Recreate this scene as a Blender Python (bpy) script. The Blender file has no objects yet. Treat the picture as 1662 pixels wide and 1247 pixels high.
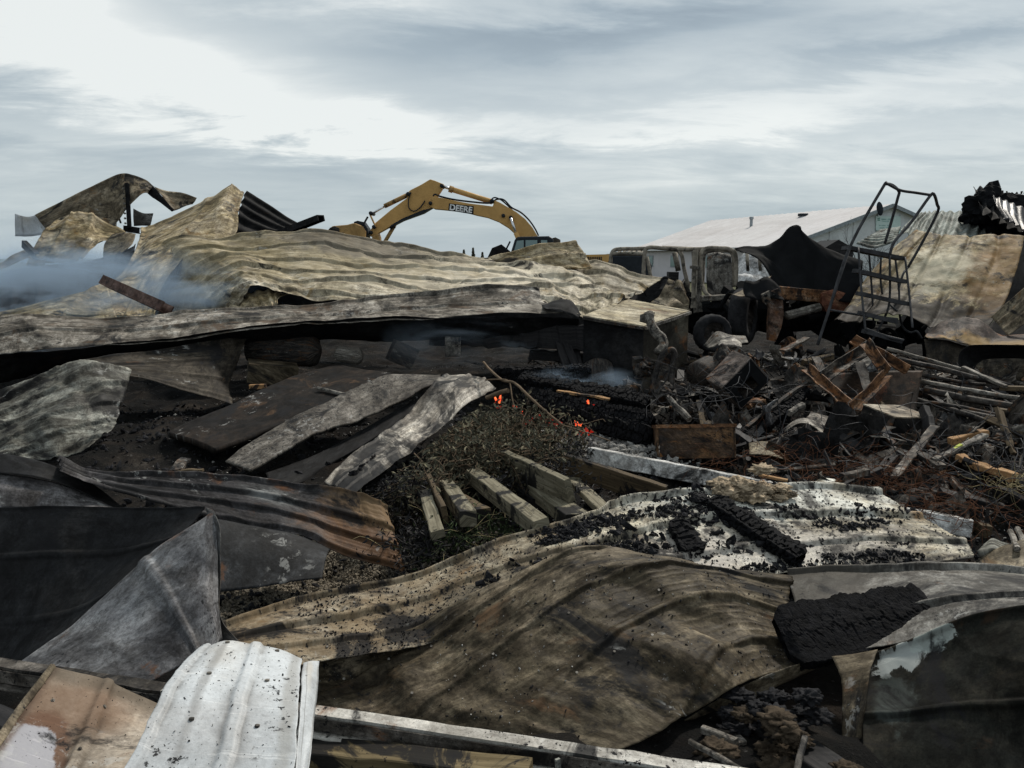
import bpy, math, random
import numpy as np
from mathutils import Vector
R = math.radians
rng = np.random.default_rng(7)
random.seed(7)
S = bpy.context.scene
COL = S.collection

# ------------------------------------------------------------------ camera
CAM_H, FPX, HZ = 2.0, 1300.0, 420.0          # eye height, focal length and horizon row of the 1662x1247 photograph
PITCH = math.atan((623.5 - HZ) / FPX)
cd = bpy.data.cameras.new('camera'); cam = bpy.data.objects.new('camera', cd); COL.objects.link(cam)
cam.location = (0, 0, CAM_H); cam.rotation_euler = (R(90) - PITCH, 0, 0)
cd.sensor_fit = 'HORIZONTAL'; cd.sensor_width = 36; cd.lens = 36 * FPX / 1662
cd.clip_start = .05; cd.clip_end = 6000
S.camera = cam

# ------------------------------------------------------------------ light: overcast day, sun behind thin cloud ahead to the right
SUN_EL, SUN_AZ = R(50), R(38)                # azimuth measured from +Y towards +X
sl = bpy.data.lights.new('sun', 'SUN'); sl.energy = 3.5; sl.angle = R(7); sl.color = (1, .94, .84)
sun = bpy.data.objects.new('sun', sl); COL.objects.link(sun)
sdir = Vector((math.sin(SUN_AZ) * math.cos(SUN_EL), math.cos(SUN_AZ) * math.cos(SUN_EL), math.sin(SUN_EL)))
sun.rotation_euler = sdir.to_track_quat('Z', 'Y').to_euler(); sun.location = (0, 0, 30)
S.view_settings.view_transform = 'Standard'; S.view_settings.look = 'None'
S.view_settings.gamma = 1; S.view_settings.exposure = .05; S.view_settings.use_curve_mapping = False

class NT:
    """small helper round a node tree"""
    def __init__(s, tree): s.t = tree; s.n = tree.nodes; s.l = tree.links
    def new(s, typ, ins=None, **kw):
        n = s.n.new(typ)
        for k, v in kw.items(): setattr(n, k, v)
        for k, v in (ins or {}).items(): s.set(n.inputs[k], v)
        return n
    def set(s, sock, v):
        if isinstance(v, bpy.types.NodeSocket): s.l.new(v, sock)
        elif isinstance(v, bpy.types.Node): s.l.new(v.outputs[0], sock)
        else: sock.default_value = (tuple(v) + (1,) if isinstance(v, (tuple, list)) and len(v) == 3 and sock.type == 'RGBA' else v)
    def math(s, op, a, b=None, c=None, clamp=False):
        n = s.new('ShaderNodeMath', operation=op, use_clamp=clamp); s.set(n.inputs[0], a)
        if b is not None: s.set(n.inputs[1], b)
        if c is not None: s.set(n.inputs[2], c)
        return n.outputs[0]
    def vmath(s, op, a, b):
        n = s.new('ShaderNodeVectorMath', operation=op); s.set(n.inputs[0], a); s.set(n.inputs[1], b); return n.outputs[0]
    def noise(s, vec, scale, detail=5, rough=.55, dist=0, dims='3D'):
        n = s.new('ShaderNodeTexNoise', {'Vector': vec, 'Scale': scale, 'Detail': detail, 'Roughness': rough, 'Distortion': dist}, noise_dimensions=dims)
        return n.outputs['Fac']
    def range(s, v, a, b, lo=0., hi=1.):
        n = s.new('ShaderNodeMapRange', {0: v, 1: a, 2: b, 3: lo, 4: hi}); n.interpolation_type = 'SMOOTHSTEP'; return n.outputs[0]
    def mix(s, f, a, b, mode='MIX'):
        n = s.new('ShaderNodeMix', data_type='RGBA', blend_type=mode)
        s.set(n.inputs[0], f); s.set(n.inputs[6], a); s.set(n.inputs[7], b); return n.outputs[2]
    def ramp(s, f, stops):
        n = s.new('ShaderNodeValToRGB'); s.set(n.inputs[0], f); e = n.color_ramp.elements
        while len(e) > 1: e.remove(e[-1])
        e[0].position = stops[0][0]; e[0].color = tuple(stops[0][1]) + (1,)
        for p, c in stops[1:]:
            q = e.new(p); q.color = tuple(c) + (1,)
        return n.outputs[0]

# ------------------------------------------------------------------ sky
W = bpy.data.worlds.new('World'); S.world = W; W.use_nodes = True
w = NT(W.node_tree); w.n.clear()
tc = w.new('ShaderNodeTexCoord')
sep = w.new('ShaderNodeSeparateXYZ', {0: tc.outputs['Generated']})
sx, sy, sz = sep.outputs
az = w.math('ARCTAN2', sx, sy); el = w.math('ARCSINE', sz)
zc = w.math('ADD', w.math('MAXIMUM', sz, 0.0), .16)
comb = w.new('ShaderNodeCombineXYZ', {0: w.math('DIVIDE', sx, zc), 1: w.math('DIVIDE', sy, zc), 2: 0.})
cv = comb.outputs[0]
rot = w.new('ShaderNodeMapping', {0: cv, 'Rotation': (0, 0, R(-18)), 'Scale': (.55, 1.0, 1)})
n1 = w.noise(rot, .9, 10, .58, .6); n2 = w.noise(rot, 2.6, 9, .62, .35); n3 = w.noise(rot, .35, 4, .5, .2)
wa = w.math('MULTIPLY_ADD', w.math('SUBTRACT', n1, .5), .30, 0.); we = w.math('MULTIPLY', w.math('SUBTRACT', n2, .5), .16)
azw = w.math('ADD', az, wa); elw = w.math('ADD', el, we)
def blob(px, py, wx, wy, amp, tilt=0.):
    a0, e0 = math.atan((px - 831) / 1300), math.atan((HZ - py) / 1300)
    da = w.math('SUBTRACT', azw, a0); de = w.math('MULTIPLY_ADD', da, -tilt, w.math('SUBTRACT', elw, e0))
    q = w.math('ADD', w.math('POWER', w.math('ABSOLUTE', w.math('DIVIDE', da, wx / 1300)), 2.), w.math('POWER', w.math('ABSOLUTE', w.math('DIVIDE', de, wy / 1300)), 2.))
    return w.math('MULTIPLY', w.math('EXPONENT', w.math('MULTIPLY', q, -1.)), amp)
f = w.math('MULTIPLY_ADD', n1, .55, w.math('MULTIPLY_ADD', n2, .55, w.math('MULTIPLY', n3, .30)))
f = w.math('SUBTRACT', f, .165)
for b in [(180, 130, 330, 58, .55, -.22), (60, 30, 160, 30, .16, 0), (620, 20, 90, 30, .25, 0), (1000, 215, 560, 24, .22, .02), (560, 232, 220, 22, .20, -.05),
          (960, 80, 330, 34, -.26, .1), (60, 100, 60, 16, -.25, 0), (130, 215, 260, 30, -.14, -.15), (1300, 55, 240, 22, .10, .15), (1450, 170, 260, 20, .12, .1),
          (1560, 110, 230, 22, -.16, .2), (450, 55, 130, 26, -.06, .1), (330, 290, 400, 30, -.08, 0), (1500, 265, 300, 22, .06, 0)]:
    f = w.math('ADD', f, blob(*b))
low = w.range(el, .0, .11, -.10, 0.)
f = w.math('ADD', f, low)
cloud = w.ramp(f, [(.14, (.25, .31, .36)), (.36, (.375, .445, .49)), (.56, (.56, .62, .64)), (.82, (.85, .88, .86))])
hzf = w.range(el, -.01, .10, .62, 0.)
cloud = w.mix(hzf, cloud, (.455, .55, .61))
sky = w.new('ShaderNodeTexSky', sky_type='NISHITA'); sky.sun_disc = False
sky.sun_elevation = SUN_EL; sky.sun_rotation = SUN_AZ
b1 = w.new('ShaderNodeBackground', {0: sky.outputs[0], 1: .10}); b2 = w.new('ShaderNodeBackground', {0: cloud, 1: 1.0})
ms = w.new('ShaderNodeMixShader', {0: .90, 1: b1.outputs[0], 2: b2.outputs[0]})
w.new('ShaderNodeOutputWorld', {0: ms.outputs[0]})
W.cycles.sampling_method = 'MANUAL'; W.cycles.sample_map_resolution = 512

# ------------------------------------------------------------------ placing: a pixel of the photograph and a distance give a point in the place
def ray(px, py):
    a, b = (px - 831) / FPX, (623.5 - py) / FPX
    cp, sp = math.cos(PITCH), math.sin(PITCH)
    return np.array([a, cp + b * sp, -sp + b * cp])
def P(px, py, Y):
    d = ray(px, py); t = Y / d[1]
    return np.array([0, 0, CAM_H]) + d * t

# ------------------------------------------------------------------ numpy noise
def _h(i, j, k, s):
    n = (i.astype(np.int64) * 374761393 + j.astype(np.int64) * 668265263 + k.astype(np.int64) * 2147483647 + s * 974711) & 0xffffffff
    n = ((n ^ (n >> 13)) * 1274126177) & 0xffffffff
    return ((n ^ (n >> 16)) & 0xffff) / 32767.5 - 1
def vn(x, y, z=0., s=0):
    x, y, z = np.broadcast_arrays(np.asarray(x, float), np.asarray(y, float), np.asarray(z, float))
    i, j, k = np.floor(x), np.floor(y), np.floor(z); fx, fy, fz = x - i, y - j, z - k
    fx, fy, fz = [q * q * q * (q * (q * 6 - 15) + 10) for q in (fx, fy, fz)]
    i, j, k = i.astype(int), j.astype(int), k.astype(int)
    def L(a, b, t): return a + (b - a) * t
    c = [[[_h(i + a, j + b, k + d, s) for d in (0, 1)] for b in (0, 1)] for a in (0, 1)]
    return L(L(L(c[0][0][0], c[1][0][0], fx), L(c[0][1][0], c[1][1][0], fx), fy), L(L(c[0][0][1], c[1][0][1], fx), L(c[0][1][1], c[1][1][1], fx), fy), fz)
def facet(x, y, s=0):
    """creased noise: flat triangles of different height, like metal that buckled"""
    x, y = np.broadcast_arrays(np.asarray(x, float), np.asarray(y, float)); wx = x + .35 * vn(x * .6, y * .6, 5.5, s); wy = y + .35 * vn(x * .6 + 9, y * .6, 2.5, s)
    a = wx * .83 + wy * .42; b = -wx * .37 + wy * .91
    i, j = np.floor(a), np.floor(b); fx, fy = a - i, b - j; i, j = i.astype(int), j.astype(int); z = np.zeros_like(i)
    h00, h10, h01, h11 = _h(i, j, z, s), _h(i + 1, j, z, s), _h(i, j + 1, z, s), _h(i + 1, j + 1, z, s)
    lo = h00 + (h10 - h00) * fx + (h11 - h10) * fy; hi = h00 + (h11 - h01) * fx + (h01 - h00) * fy
    return np.where(fx > fy, lo, hi)
def fbm(x, y, z=0., s=0, o=4, g=.5):
    t, a, f = 0., 1., 1.
    for q in range(o):
        t = t + a * vn(np.asarray(x) * f, np.asarray(y) * f, np.asarray(z) * f, s + q * 17); a *= g; f *= 2.03
    return t

# ------------------------------------------------------------------ ground height
def sst(a, b, x): t = np.clip((x - a) / (b - a), 0, 1); return t * t * (3 - 2 * t)
def gh(x, y):
    x, y = np.asarray(x, float), np.asarray(y, float)
    near = sst(4.6, 7.2, y) * .24 * (1 - sst(20, 30, y))
    m = .30 * np.exp(-((x - 4.2) / 3.2) ** 2 - ((y - 10.6) / 1.9) ** 2) + .10 * np.exp(-((x + 2.6) / 2) ** 2 - ((y - 7) / 1.5) ** 2)
    rough = (.07 * fbm(x * 1.1, y * 1.1, 0, 3, 3) + .035 * fbm(x * 5, y * 5, 0, 9, 3)) * (1 - sst(18, 30, y))
    far = -.9 * sst(60, 400, y) * 0
    return near + m + rough + far
def G(px, py, lift=0.):
    Y = 8.
    for _ in range(25):
        p = P(px, py, Y); z = float(gh(p[0], p[1])) + lift
        d = ray(px, py); Y = .5 * Y + .5 * min(60, max(1.5, (z - CAM_H) / (d[2] / d[1]) if d[2] < -1e-4 else 60))
    return P(px, py, Y)

# ------------------------------------------------------------------ objects
def tag(o, label=None, cat=None, group=None, kind=None):
    for k, v in (('label', label), ('category', cat), ('group', group), ('kind', kind)):
        if v: o[k] = v
    return o
def meshdata(name, V, F, mats, UV=None, NV=None, smooth=True, mi=None, RV=None):
    me = bpy.data.meshes.new(name); V = np.asarray(V, np.float32)
    if isinstance(F, np.ndarray):
        k = F.shape[1]; me.vertices.add(len(V)); me.vertices.foreach_set('co', V.ravel())
        me.loops.add(F.size); me.loops.foreach_set('vertex_index', F.ravel().astype(np.int32))
        me.polygons.add(len(F)); me.polygons.foreach_set('loop_start', (np.arange(len(F)) * k).astype(np.int32))
        li = F.ravel()
        me.update(calc_edges=True)
    else:
        me.from_pydata([tuple(map(float, v)) for v in V], [], [tuple(f) for f in F])
        li = np.fromiter((i for f in F for i in f), int)
    for nm, U in (('UVMap', UV), ('Norm', NV), ('Rib', RV)):
        if U is not None:
            l = me.uv_layers.new(name=nm); l.data.foreach_set('uv', np.asarray(U, np.float32)[li].ravel())
    for m in (mats if isinstance(mats, (list, tuple)) else [mats]): me.materials.append(m)
    me.polygons.foreach_set('use_smooth', np.full(len(me.polygons), bool(smooth)))
    if mi is not None: me.polygons.foreach_set('material_index', np.asarray(mi, np.int32))
    me.update()
    return me
def mk(name, V, F, mat, UV=None, parent=None, NV=None, smooth=True, mi=None, loc=None, RV=None):
    V = np.asarray(V, float)
    if parent is None:
        o0 = np.array([(V[:, 0].min() + V[:, 0].max()) / 2, (V[:, 1].min() + V[:, 1].max()) / 2, V[:, 2].min()]) if loc is None else np.asarray(loc, float)
    else:
        o0 = np.zeros(3); q = parent
        while q is not None: o0 += np.array(q.location); q = q.parent
    if UV is None: UV = V[:, :2] * .7 + V[:, 2:3] * np.array([[.5, .7]])
    me = meshdata(name, V - o0, F, mat, UV, NV, smooth, mi, RV)
    o = bpy.data.objects.new(name, me); COL.objects.link(o)
    if parent is None: o.location = o0
    else: o.parent = parent
    return o
def empty(name, loc, label, cat, group=None):
    o = bpy.data.objects.new(name, None); COL.objects.link(o); o.location = tuple(loc); o.empty_display_size = .2
    tag(o, label, cat, group); return o
def copy_tree(o, parent=None):
    c = o.copy(); COL.objects.link(c)
    if parent: c.parent = parent
    for ch in o.children: copy_tree(ch, c)
    return c
def join(parts):
    V, F, U, n = [], [], [], 0
    for v, f, u in parts:
        V.append(v); U.append(u); F += [tuple(int(i) + n for i in q) for q in f]; n += len(v)
    return np.concatenate(V), F, np.concatenate(U)

# ------------------------------------------------------------------ swept bars, tubes, boards
def crm(n, N):
    """Catmull-Rom weights for n control points sampled at parameters N (array 0..n-1)"""
    M = np.zeros((len(N), n))
    for r, t in enumerate(N):
        i = min(int(t), n - 2); q = t - i
        wt = [(-q + 2 * q * q - q ** 3) / 2, (2 - 5 * q * q + 3 * q ** 3) / 2, (q + 4 * q * q - 3 * q ** 3) / 2, (-q * q + q ** 3) / 2]
        for k, wv in zip((i - 1, i, i + 1, i + 2), wt):
            if k < 0: M[r, 0] += 2 * wv; M[r, 1] -= wv
            elif k > n - 1: M[r, n - 1] += 2 * wv; M[r, n - 2] -= wv
            else: M[r, k] += wv
    return M
def smooth_path(pts, per=6):
    pts = np.asarray(pts, float); n = len(pts)
    return crm(n, np.linspace(0, n - 1, (n - 1) * per + 1)) @ pts
def sweep(path, prof, up=(0, 0, 1), n=0., seed=0, roll=0., scale=None, nf=3., caps=True):
    path = np.asarray(path, float); prof = np.asarray(prof, float); m, k = len(path), len(prof)
    T = np.gradient(path, axis=0); T /= np.linalg.norm(T, axis=1)[:, None] + 1e-9
    up = np.asarray(up, float); V = np.zeros((m, k, 3))
    prev = None
    c, s = math.cos(roll), math.sin(roll); pr = np.stack([prof[:, 0] * c - prof[:, 1] * s, prof[:, 0] * s + prof[:, 1] * c], 1)
    for i in range(m):
        if prev is None:
            u = up - T[i] * np.dot(up, T[i])
            if np.linalg.norm(u) < .05: u = np.array([0, 1, 0.]) - T[i] * T[i][1]
        else: u = prev - T[i] * np.dot(prev, T[i])
        u /= np.linalg.norm(u); prev = u; sd = np.cross(T[i], u)
        sc = 1 if scale is None else scale[i]
        V[i] = path[i] + (pr[:, :1] * sd + pr[:, 1:] * u) * sc
    V = V.reshape(-1, 3)
    if n: V += np.stack([vn(V[:, 0] * nf / .3, V[:, 1] * nf / .3, V[:, 2] * nf / .3, seed + q) for q in range(3)], 1) * n
    i, j = np.meshgrid(np.arange(m - 1), np.arange(k), indexing='ij'); j2 = (j + 1) % k
    F = np.stack([i * k + j, i * k + j2, (i + 1) * k + j2, (i + 1) * k + j], -1).reshape(-1, 4)[:, ::-1].tolist()
    if caps: F += [list(range(k)), list(range((m - 1) * k + k - 1, (m - 1) * k - 1, -1))]
    L = np.concatenate([[0], np.cumsum(np.linalg.norm(np.diff(path, axis=0), axis=1))])
    pp = np.concatenate([[0], np.cumsum(np.linalg.norm(np.diff(np.vstack([prof]), axis=0), axis=1))])
    U = np.stack([np.repeat(L, k), np.tile(pp, m)], 1)
    return V, F, U
def circ(r, k=8): a = np.arange(k) * 2 * math.pi / k; return np.stack([np.cos(a) * r, np.sin(a) * r], 1)
def rect(wd, t, c=.0):
    a, b = wd / 2, t / 2
    if not c: return [(-a, -b), (a, -b), (a, b), (-a, b)]
    return [(-a + c, -b), (a - c, -b), (a, -b + c), (a, b - c), (a - c, b), (-a + c, b), (-a, b - c), (-a, -b + c)]
def Lp(a, b, t): return [(0, 0), (a, 0), (a, t), (t, t), (t, b), (0, b)]
def Cp(wd, h, t): return [(-wd, -h / 2), (0, -h / 2), (0, h / 2), (-wd, h / 2), (-wd, h / 2 - t), (-t, h / 2 - t), (-t, -h / 2 + t), (-wd, -h / 2 + t)]
def line(a, b, n=2): a, b = np.asarray(a, float), np.asarray(b, float); return a + (b - a) * np.linspace(0, 1, n)[:, None]
def tube(pts, r, k=8, smooth=True, per=5, **kw):
    p = smooth_path(pts, per) if smooth and len(pts) > 2 else np.asarray(pts, float)
    return sweep(p, circ(r, k), **kw)
def bar(name, a, b, prof, mat, label=None, cat=None, parent=None, n=.004, seg=8, bend=0., smooth=False, group=None, **kw):
    L = line(a, b, seg)
    if bend:
        t = np.linspace(0, 1, seg); L = L + np.array([[0, 0, 1.]]) * (bend * 4 * t * (1 - t))[:, None]
    o = mk(name, *sweep(L, prof, n=n, **kw)[:2], mat, UV=sweep(L, prof, **kw)[2], parent=parent, smooth=smooth)
    return tag(o, label, cat, group)

# ------------------------------------------------------------------ sheets of metal: a grid of points, smoothed, ribbed, dented, given thickness
def grid_faces(M, N):
    i, j = np.meshgrid(np.arange(M - 1), np.arange(N - 1), indexing='ij'); a = i * N + j
    return np.stack([a, a + 1, a + N + 1, a + N], -1).reshape(-1, 4)
SURF = {}
def sheet(name, label, cat, rows, mat, Y=None, rib=None, cr=.012, crs=2.2, rag=.012, th=.003, res=None, seed=0, parent=None, key=None, lin=False, group=None, fold=0.):
    n, m = max(len(r) for r in rows), len(rows)
    Cg = np.zeros((m, n, 3))
    for i, r in enumerate(rows):
        pts = []
        for j, p in enumerate(r):
            if len(p) == 3: y = p[2]
            else:
                fi, fj = i / max(1, m - 1), j / max(1, len(r) - 1)
                y = (Y[0] * (1 - fj) + Y[1] * fj) * (1 - fi) + (Y[2] * (1 - fj) + Y[3] * fj) * fi
            pts.append(P(p[0], p[1], y))
        pts = np.array(pts)
        if len(r) < n: pts = crm(len(r), np.linspace(0, len(r) - 1, n)) @ pts
        Cg[i] = pts
    ym = max(1.5, np.median(Cg[..., 1])); res = res or ym * .0032
    lu = np.linalg.norm(np.diff(Cg, axis=1), axis=2).sum(1).mean(); lv = np.linalg.norm(np.diff(Cg, axis=0), axis=2).sum(0).mean()
    ru, rv = (res, res * .55) if rib and rib[0] == 'v' else (res * .55, res) if rib else (res, res)
    N, M = int(np.clip(lu / ru, 12, 460)), int(np.clip(lv / rv, 8, 420))
    tu, tv = np.linspace(0, 1, N), np.linspace(0, 1, M)
    A = crm(m, tv * (m - 1)) if not lin else None
    if lin:
        A = np.zeros((M, m))
        for r_, t in enumerate(tv * (m - 1)):
            i = min(int(t), m - 2); q = t - i; A[r_, i] = 1 - q; A[r_, i + 1] = q
    B = crm(n, tu * (n - 1))
    V = np.einsum('ri,ijk,cj->rck', A, Cg, B)
    # ragged edges: edge vertices slide inwards
    if rag:
        rg = rag * .45
        k = max(2, int(.05 * min(N, M)) + 1)
        eu = lambda s_: np.abs(fbm(tv * lv * 4 + s_ * 9, s_ * 3.1, 0, seed + s_, 4, .6)) * rg / max(lu, .1)
        ev = lambda s_: np.abs(fbm(tu * lu * 3 + s_ * 7, s_ * 5.3, 0, seed + s_ + 4, 4, .6)) * rg / max(lv, .1)
        a0, a1, b0, b1 = eu(1), eu(2), ev(3), ev(4)
        UU = tu[None, :] * (1 - a0 - a1)[:, None] + a0[:, None]; VV = tv[:, None] * (1 - b0 - b1)[None, :] + b0[None, :]
        def samp(X, Uq, Vq):
            x = np.clip(Uq * (N - 1), 0, N - 1.001); y = np.clip(Vq * (M - 1), 0, M - 1.001); i, j = y.astype(int), x.astype(int); fy, fx = (y - i)[..., None], (x - j)[..., None]
            return (X[i, j] * (1 - fx) + X[i, j + 1] * fx) * (1 - fy) + (X[i + 1, j] * (1 - fx) + X[i + 1, j + 1] * fx) * fy
        V = samp(V, UU, VV)
    s_u = tu[None, :] * lu + 0 * tv[:, None]; s_v = tv[:, None] * lv + 0 * tu[None, :]
    def normals(V):
        n_ = np.cross(np.gradient(V, axis=1), np.gradient(V, axis=0)); return n_ / (np.linalg.norm(n_, axis=2)[..., None] + 1e-9)
    Nn = normals(V)
    flip = np.sign((Nn * (np.array([0, 0, CAM_H + 3.]) - V)).sum(2).mean()) or 1; Nn = Nn * flip
    d = .14 * cr * fbm(s_u * crs, s_v * crs, 0, seed, 3) + .75 * cr * facet(s_u * crs * 1.1, s_v * crs * 1.1, seed) + .22 * cr * facet(s_u * crs * 2.6, s_v * crs * 2.6, seed + 3) + .10 * cr * facet(s_u * crs * 7, s_v * crs * 7, seed + 6)
    wv_ = .012 * fbm(s_u * 1.5, s_v * 1.5, 0, seed + 8, 2)
    rib_dark = 0 * s_u  # mask that darkens the colour along the rib edges
    if rib:
        ax, pitch, h, typ = rib[:4]; sl_ = rib[4] if len(rib) > 4 else 0.
        s_ = (s_v + sl_ * s_u if ax == 'v' else s_u + sl_ * s_v) + wv_; w0 = max(.010, res * .5); w1 = w0 + max(.018, res * .9)
        ph = (s_ / pitch + .5) % 1 - .5; dist = np.abs(ph) * pitch; rib_dark = np.exp(-(np.maximum(0, np.abs(dist - w1 * .8)) / (.009 + res * .35))) if typ != 'corr' else .5 - .5 * np.cos(ph * 2 * math.pi)
        rib_dark = rib_dark * (1. if ym < 8 else .45) * (.35 + .65 * sst(-.2, .5, fbm(s_u * .8, s_v * 2, 0, seed + 41, 2)))
        dm = .85 + .25 * fbm(s_u * 1.3, s_v * 1.3, 0, seed + 21, 2)
        if typ == 'box': d = d + h * dm * (1 - sst(w0, w1, dist)) + h * .10 * ((1 - sst(.01, .035, np.abs(np.abs(ph) - .24))) + (1 - sst(.01, .035, np.abs(np.abs(ph) - .38))))
        elif typ == 'seam': d = d + h * dm * (1 - sst(w0 * .8, w1 * .8, dist))
        elif typ == 'v': d = d - h * dm * (1 - sst(.0, w1, dist))
        else: d = d + h * dm * np.cos(ph * 2 * math.pi)
    if fold:
        fz = fbm(s_u * 1.1 + 9, s_v * .8, 0, seed + 31, 3); d = d + .45 * fold * (np.abs(fz) ** .8 - .4)
    V = V + Nn * d[..., None]
    Nn = normals(V) * flip
    SURF[key or name] = (V, Nn)
    top = V.reshape(-1, 3); bot = (V - Nn * th).reshape(-1, 3); K = M * N
    F = grid_faces(M, N)
    if flip > 0: F1 = F[:, ::-1]; F2 = F + K
    else: F1 = F; F2 = F[:, ::-1] + K
    bd = np.concatenate([np.arange(N), np.arange(1, M) * N + N - 1, (M - 1) * N + np.arange(N - 2, -1, -1), np.arange(M - 2, 0, -1) * N])
    nb = np.roll(bd, -1); E = np.stack([bd, nb, nb + K, bd + K], 1)
    if flip < 0: E = E[:, ::-1]
    UV = np.stack([s_u, s_v], -1).reshape(-1, 2); NV = np.stack([tu[None, :] + 0 * tv[:, None], tv[:, None] + 0 * tu[None, :]], -1).reshape(-1, 2)
    o = mk(name, np.concatenate([top, bot]), np.concatenate([F1, F2, E]), mat, UV=np.concatenate([UV, UV]), NV=np.concatenate([NV, NV]), parent=parent, RV=np.tile(np.stack([rib_dark, rib_dark], -1).reshape(-1, 2), (2, 1)))
    return tag(o, label, cat, group)
def on_surf(key, u, v):
    V, Nn = SURF[key]; M, N = V.shape[:2]
    i = (np.clip(v, 0, .999) * (M - 1)).astype(int); j = (np.clip(u, 0, .999) * (N - 1)).astype(int)
    return V[i, j], Nn[i, j]

def surf_at(key, px, py, lift=0.):
    """the point of a built sheet seen at this pixel"""
    V, Nn = SURF[key]; d = V - np.array([0, 0, CAM_H]); cp, sp = math.cos(PITCH), math.sin(PITCH); f = d[..., 1] * cp - d[..., 2] * sp
    x = 831 + FPX * d[..., 0] / f; y = 623.5 - FPX * (d[..., 1] * sp + d[..., 2] * cp) / f; i = np.argmin((x - px) ** 2 + (y - py) ** 2)
    return V.reshape(-1, 3)[i] + np.array([0, 0, 1.]) * lift
# ------------------------------------------------------------------ scatters and lumps
def ico(sub=1):
    import bmesh
    bm = bmesh.new(); bmesh.ops.create_icosphere(bm, subdivisions=sub, radius=1)
    V = np.array([v.co[:] for v in bm.verts]); F = np.array([[v.index for v in f.verts] for f in bm.faces]); bm.free(); return V, F
def rotm(n, flat=1.):
    q = rng.normal(size=(n, 4)); q[:, 1:3] *= flat; q /= np.linalg.norm(q, axis=1)[:, None]
    a, b, c, d = q.T
    return np.stack([np.stack([1 - 2 * (c * c + d * d), 2 * (b * c - a * d), 2 * (b * d + a * c)], -1), np.stack([2 * (b * c + a * d), 1 - 2 * (b * b + d * d), 2 * (c * d - a * b)], -1), np.stack([2 * (b * d - a * c), 2 * (c * d + a * b), 1 - 2 * (b * b + c * c)], -1)], 1)
ROCK = [(v * (1 + .35 * rng.normal(size=(len(v), 1))), f) for v, f in [ico(1) for _ in range(6)]]
TET = (np.array([[1, 0, -.4], [-.6, .9, -.3], [-.6, -.8, -.4], [.1, .1, .9], [.5, .7, .4]]) , np.array([[0, 1, 2], [0, 3, 4], [0, 4, 1], [1, 4, 3], [1, 3, 2], [2, 3, 0]]))
CHIP = (np.array([[-1, -.6, 0], [1, -.5, .1], [.9, .6, -.05], [-.8, .7, .15], [-1, -.6, .25], [1, -.5, .3], [.9, .6, .2], [-.8, .7, .4]]), np.array([[0, 3, 2], [0, 2, 1], [4, 5, 6], [4, 6, 7], [0, 1, 5], [0, 5, 4], [1, 2, 6], [1, 6, 5], [2, 3, 7], [2, 7, 6], [3, 0, 4], [3, 4, 7]]))
def scatter(name, pts, size, base, mat, label, cat=None, aspect=(1, 1, 1), flat=1., parent=None, kind='stuff', group=None):
    n = len(pts); bv, bf = base; Rm = rotm(n, flat)
    sz = np.asarray(size)[:, None, None] * (np.asarray(aspect)[None, None] * (.7 + .6 * rng.random((n, 1, 3))))
    V = np.einsum('nij,nkj->nki', Rm, bv[None] * sz) + pts[:, None]
    F = bf[None] + (np.arange(n) * len(bv))[:, None, None]
    o = mk(name, V.reshape(-1, 3), F.reshape(-1, bf.shape[1]), mat, parent=parent, smooth=False)
    return tag(o, label, cat, group, kind)
def lump(c, r, seed=0, sub=3, amp=.3, f=1.6, sq=(1, 1, 1)):
    V, F = ico(sub); d = 1 + amp * fbm(V[:, 0] * f + seed, V[:, 1] * f, V[:, 2] * f, seed, 4)
    V = V * d[:, None] * np.array(sq) * r + np.asarray(c); return V, F.tolist(), V[:, :2] + V[:, 2:3]
def prism(poly, Y, dep, px=True):
    """polygon drawn in side view, given its own distance and depth"""
    a = np.array([P(x, y, Y) for x, y in poly]) if px else np.asarray(poly, float); b = a.copy(); a[:, 1] -= dep / 2; b[:, 1] += dep / 2
    n = len(a); F = [list(range(n)), list(range(2 * n - 1, n - 1, -1))] + [[i, i + n, (i + 1) % n + n, (i + 1) % n] for i in range(n)]
    V = np.concatenate([a, b]); return V, F, V[:, [0, 2]]
def fix_normals(o):
    import bmesh
    bm = bmesh.new(); bm.from_mesh(o.data); bmesh.ops.recalc_face_normals(bm, faces=bm.faces); bm.to_mesh(o.data); bm.free()
def bev(o, wd, seg=2):
    fix_normals(o); m = o.modifiers.new('bevel', 'BEVEL'); m.width = wd; m.segments = seg; m.limit_method = 'ANGLE'; m.angle_limit = R(35); return o
def hexa(c8):
    V = np.asarray(c8, float); F = [[0, 1, 2, 3], [7, 6, 5, 4], [0, 4, 5, 1], [1, 5, 6, 2], [2, 6, 7, 3], [3, 7, 4, 0]]
    return V, F, V[:, :2] + V[:, 2:3]
def boxv(c, size, M=None):
    sx_, sy_, sz_ = np.asarray(size) / 2
    v = np.array([[-sx_, -sy_, -sz_], [sx_, -sy_, -sz_], [sx_, sy_, -sz_], [-sx_, sy_, -sz_], [-sx_, -sy_, sz_], [sx_, -sy_, sz_], [sx_, sy_, sz_], [-sx_, sy_, sz_]])
    if M is not None: v = v @ np.asarray(M).T
    v = v + np.asarray(c)
    return hexa(v)
def eul(rx, ry, rz):
    from mathutils import Euler
    return np.array(Euler((R(rx), R(ry), R(rz))).to_matrix())
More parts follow.
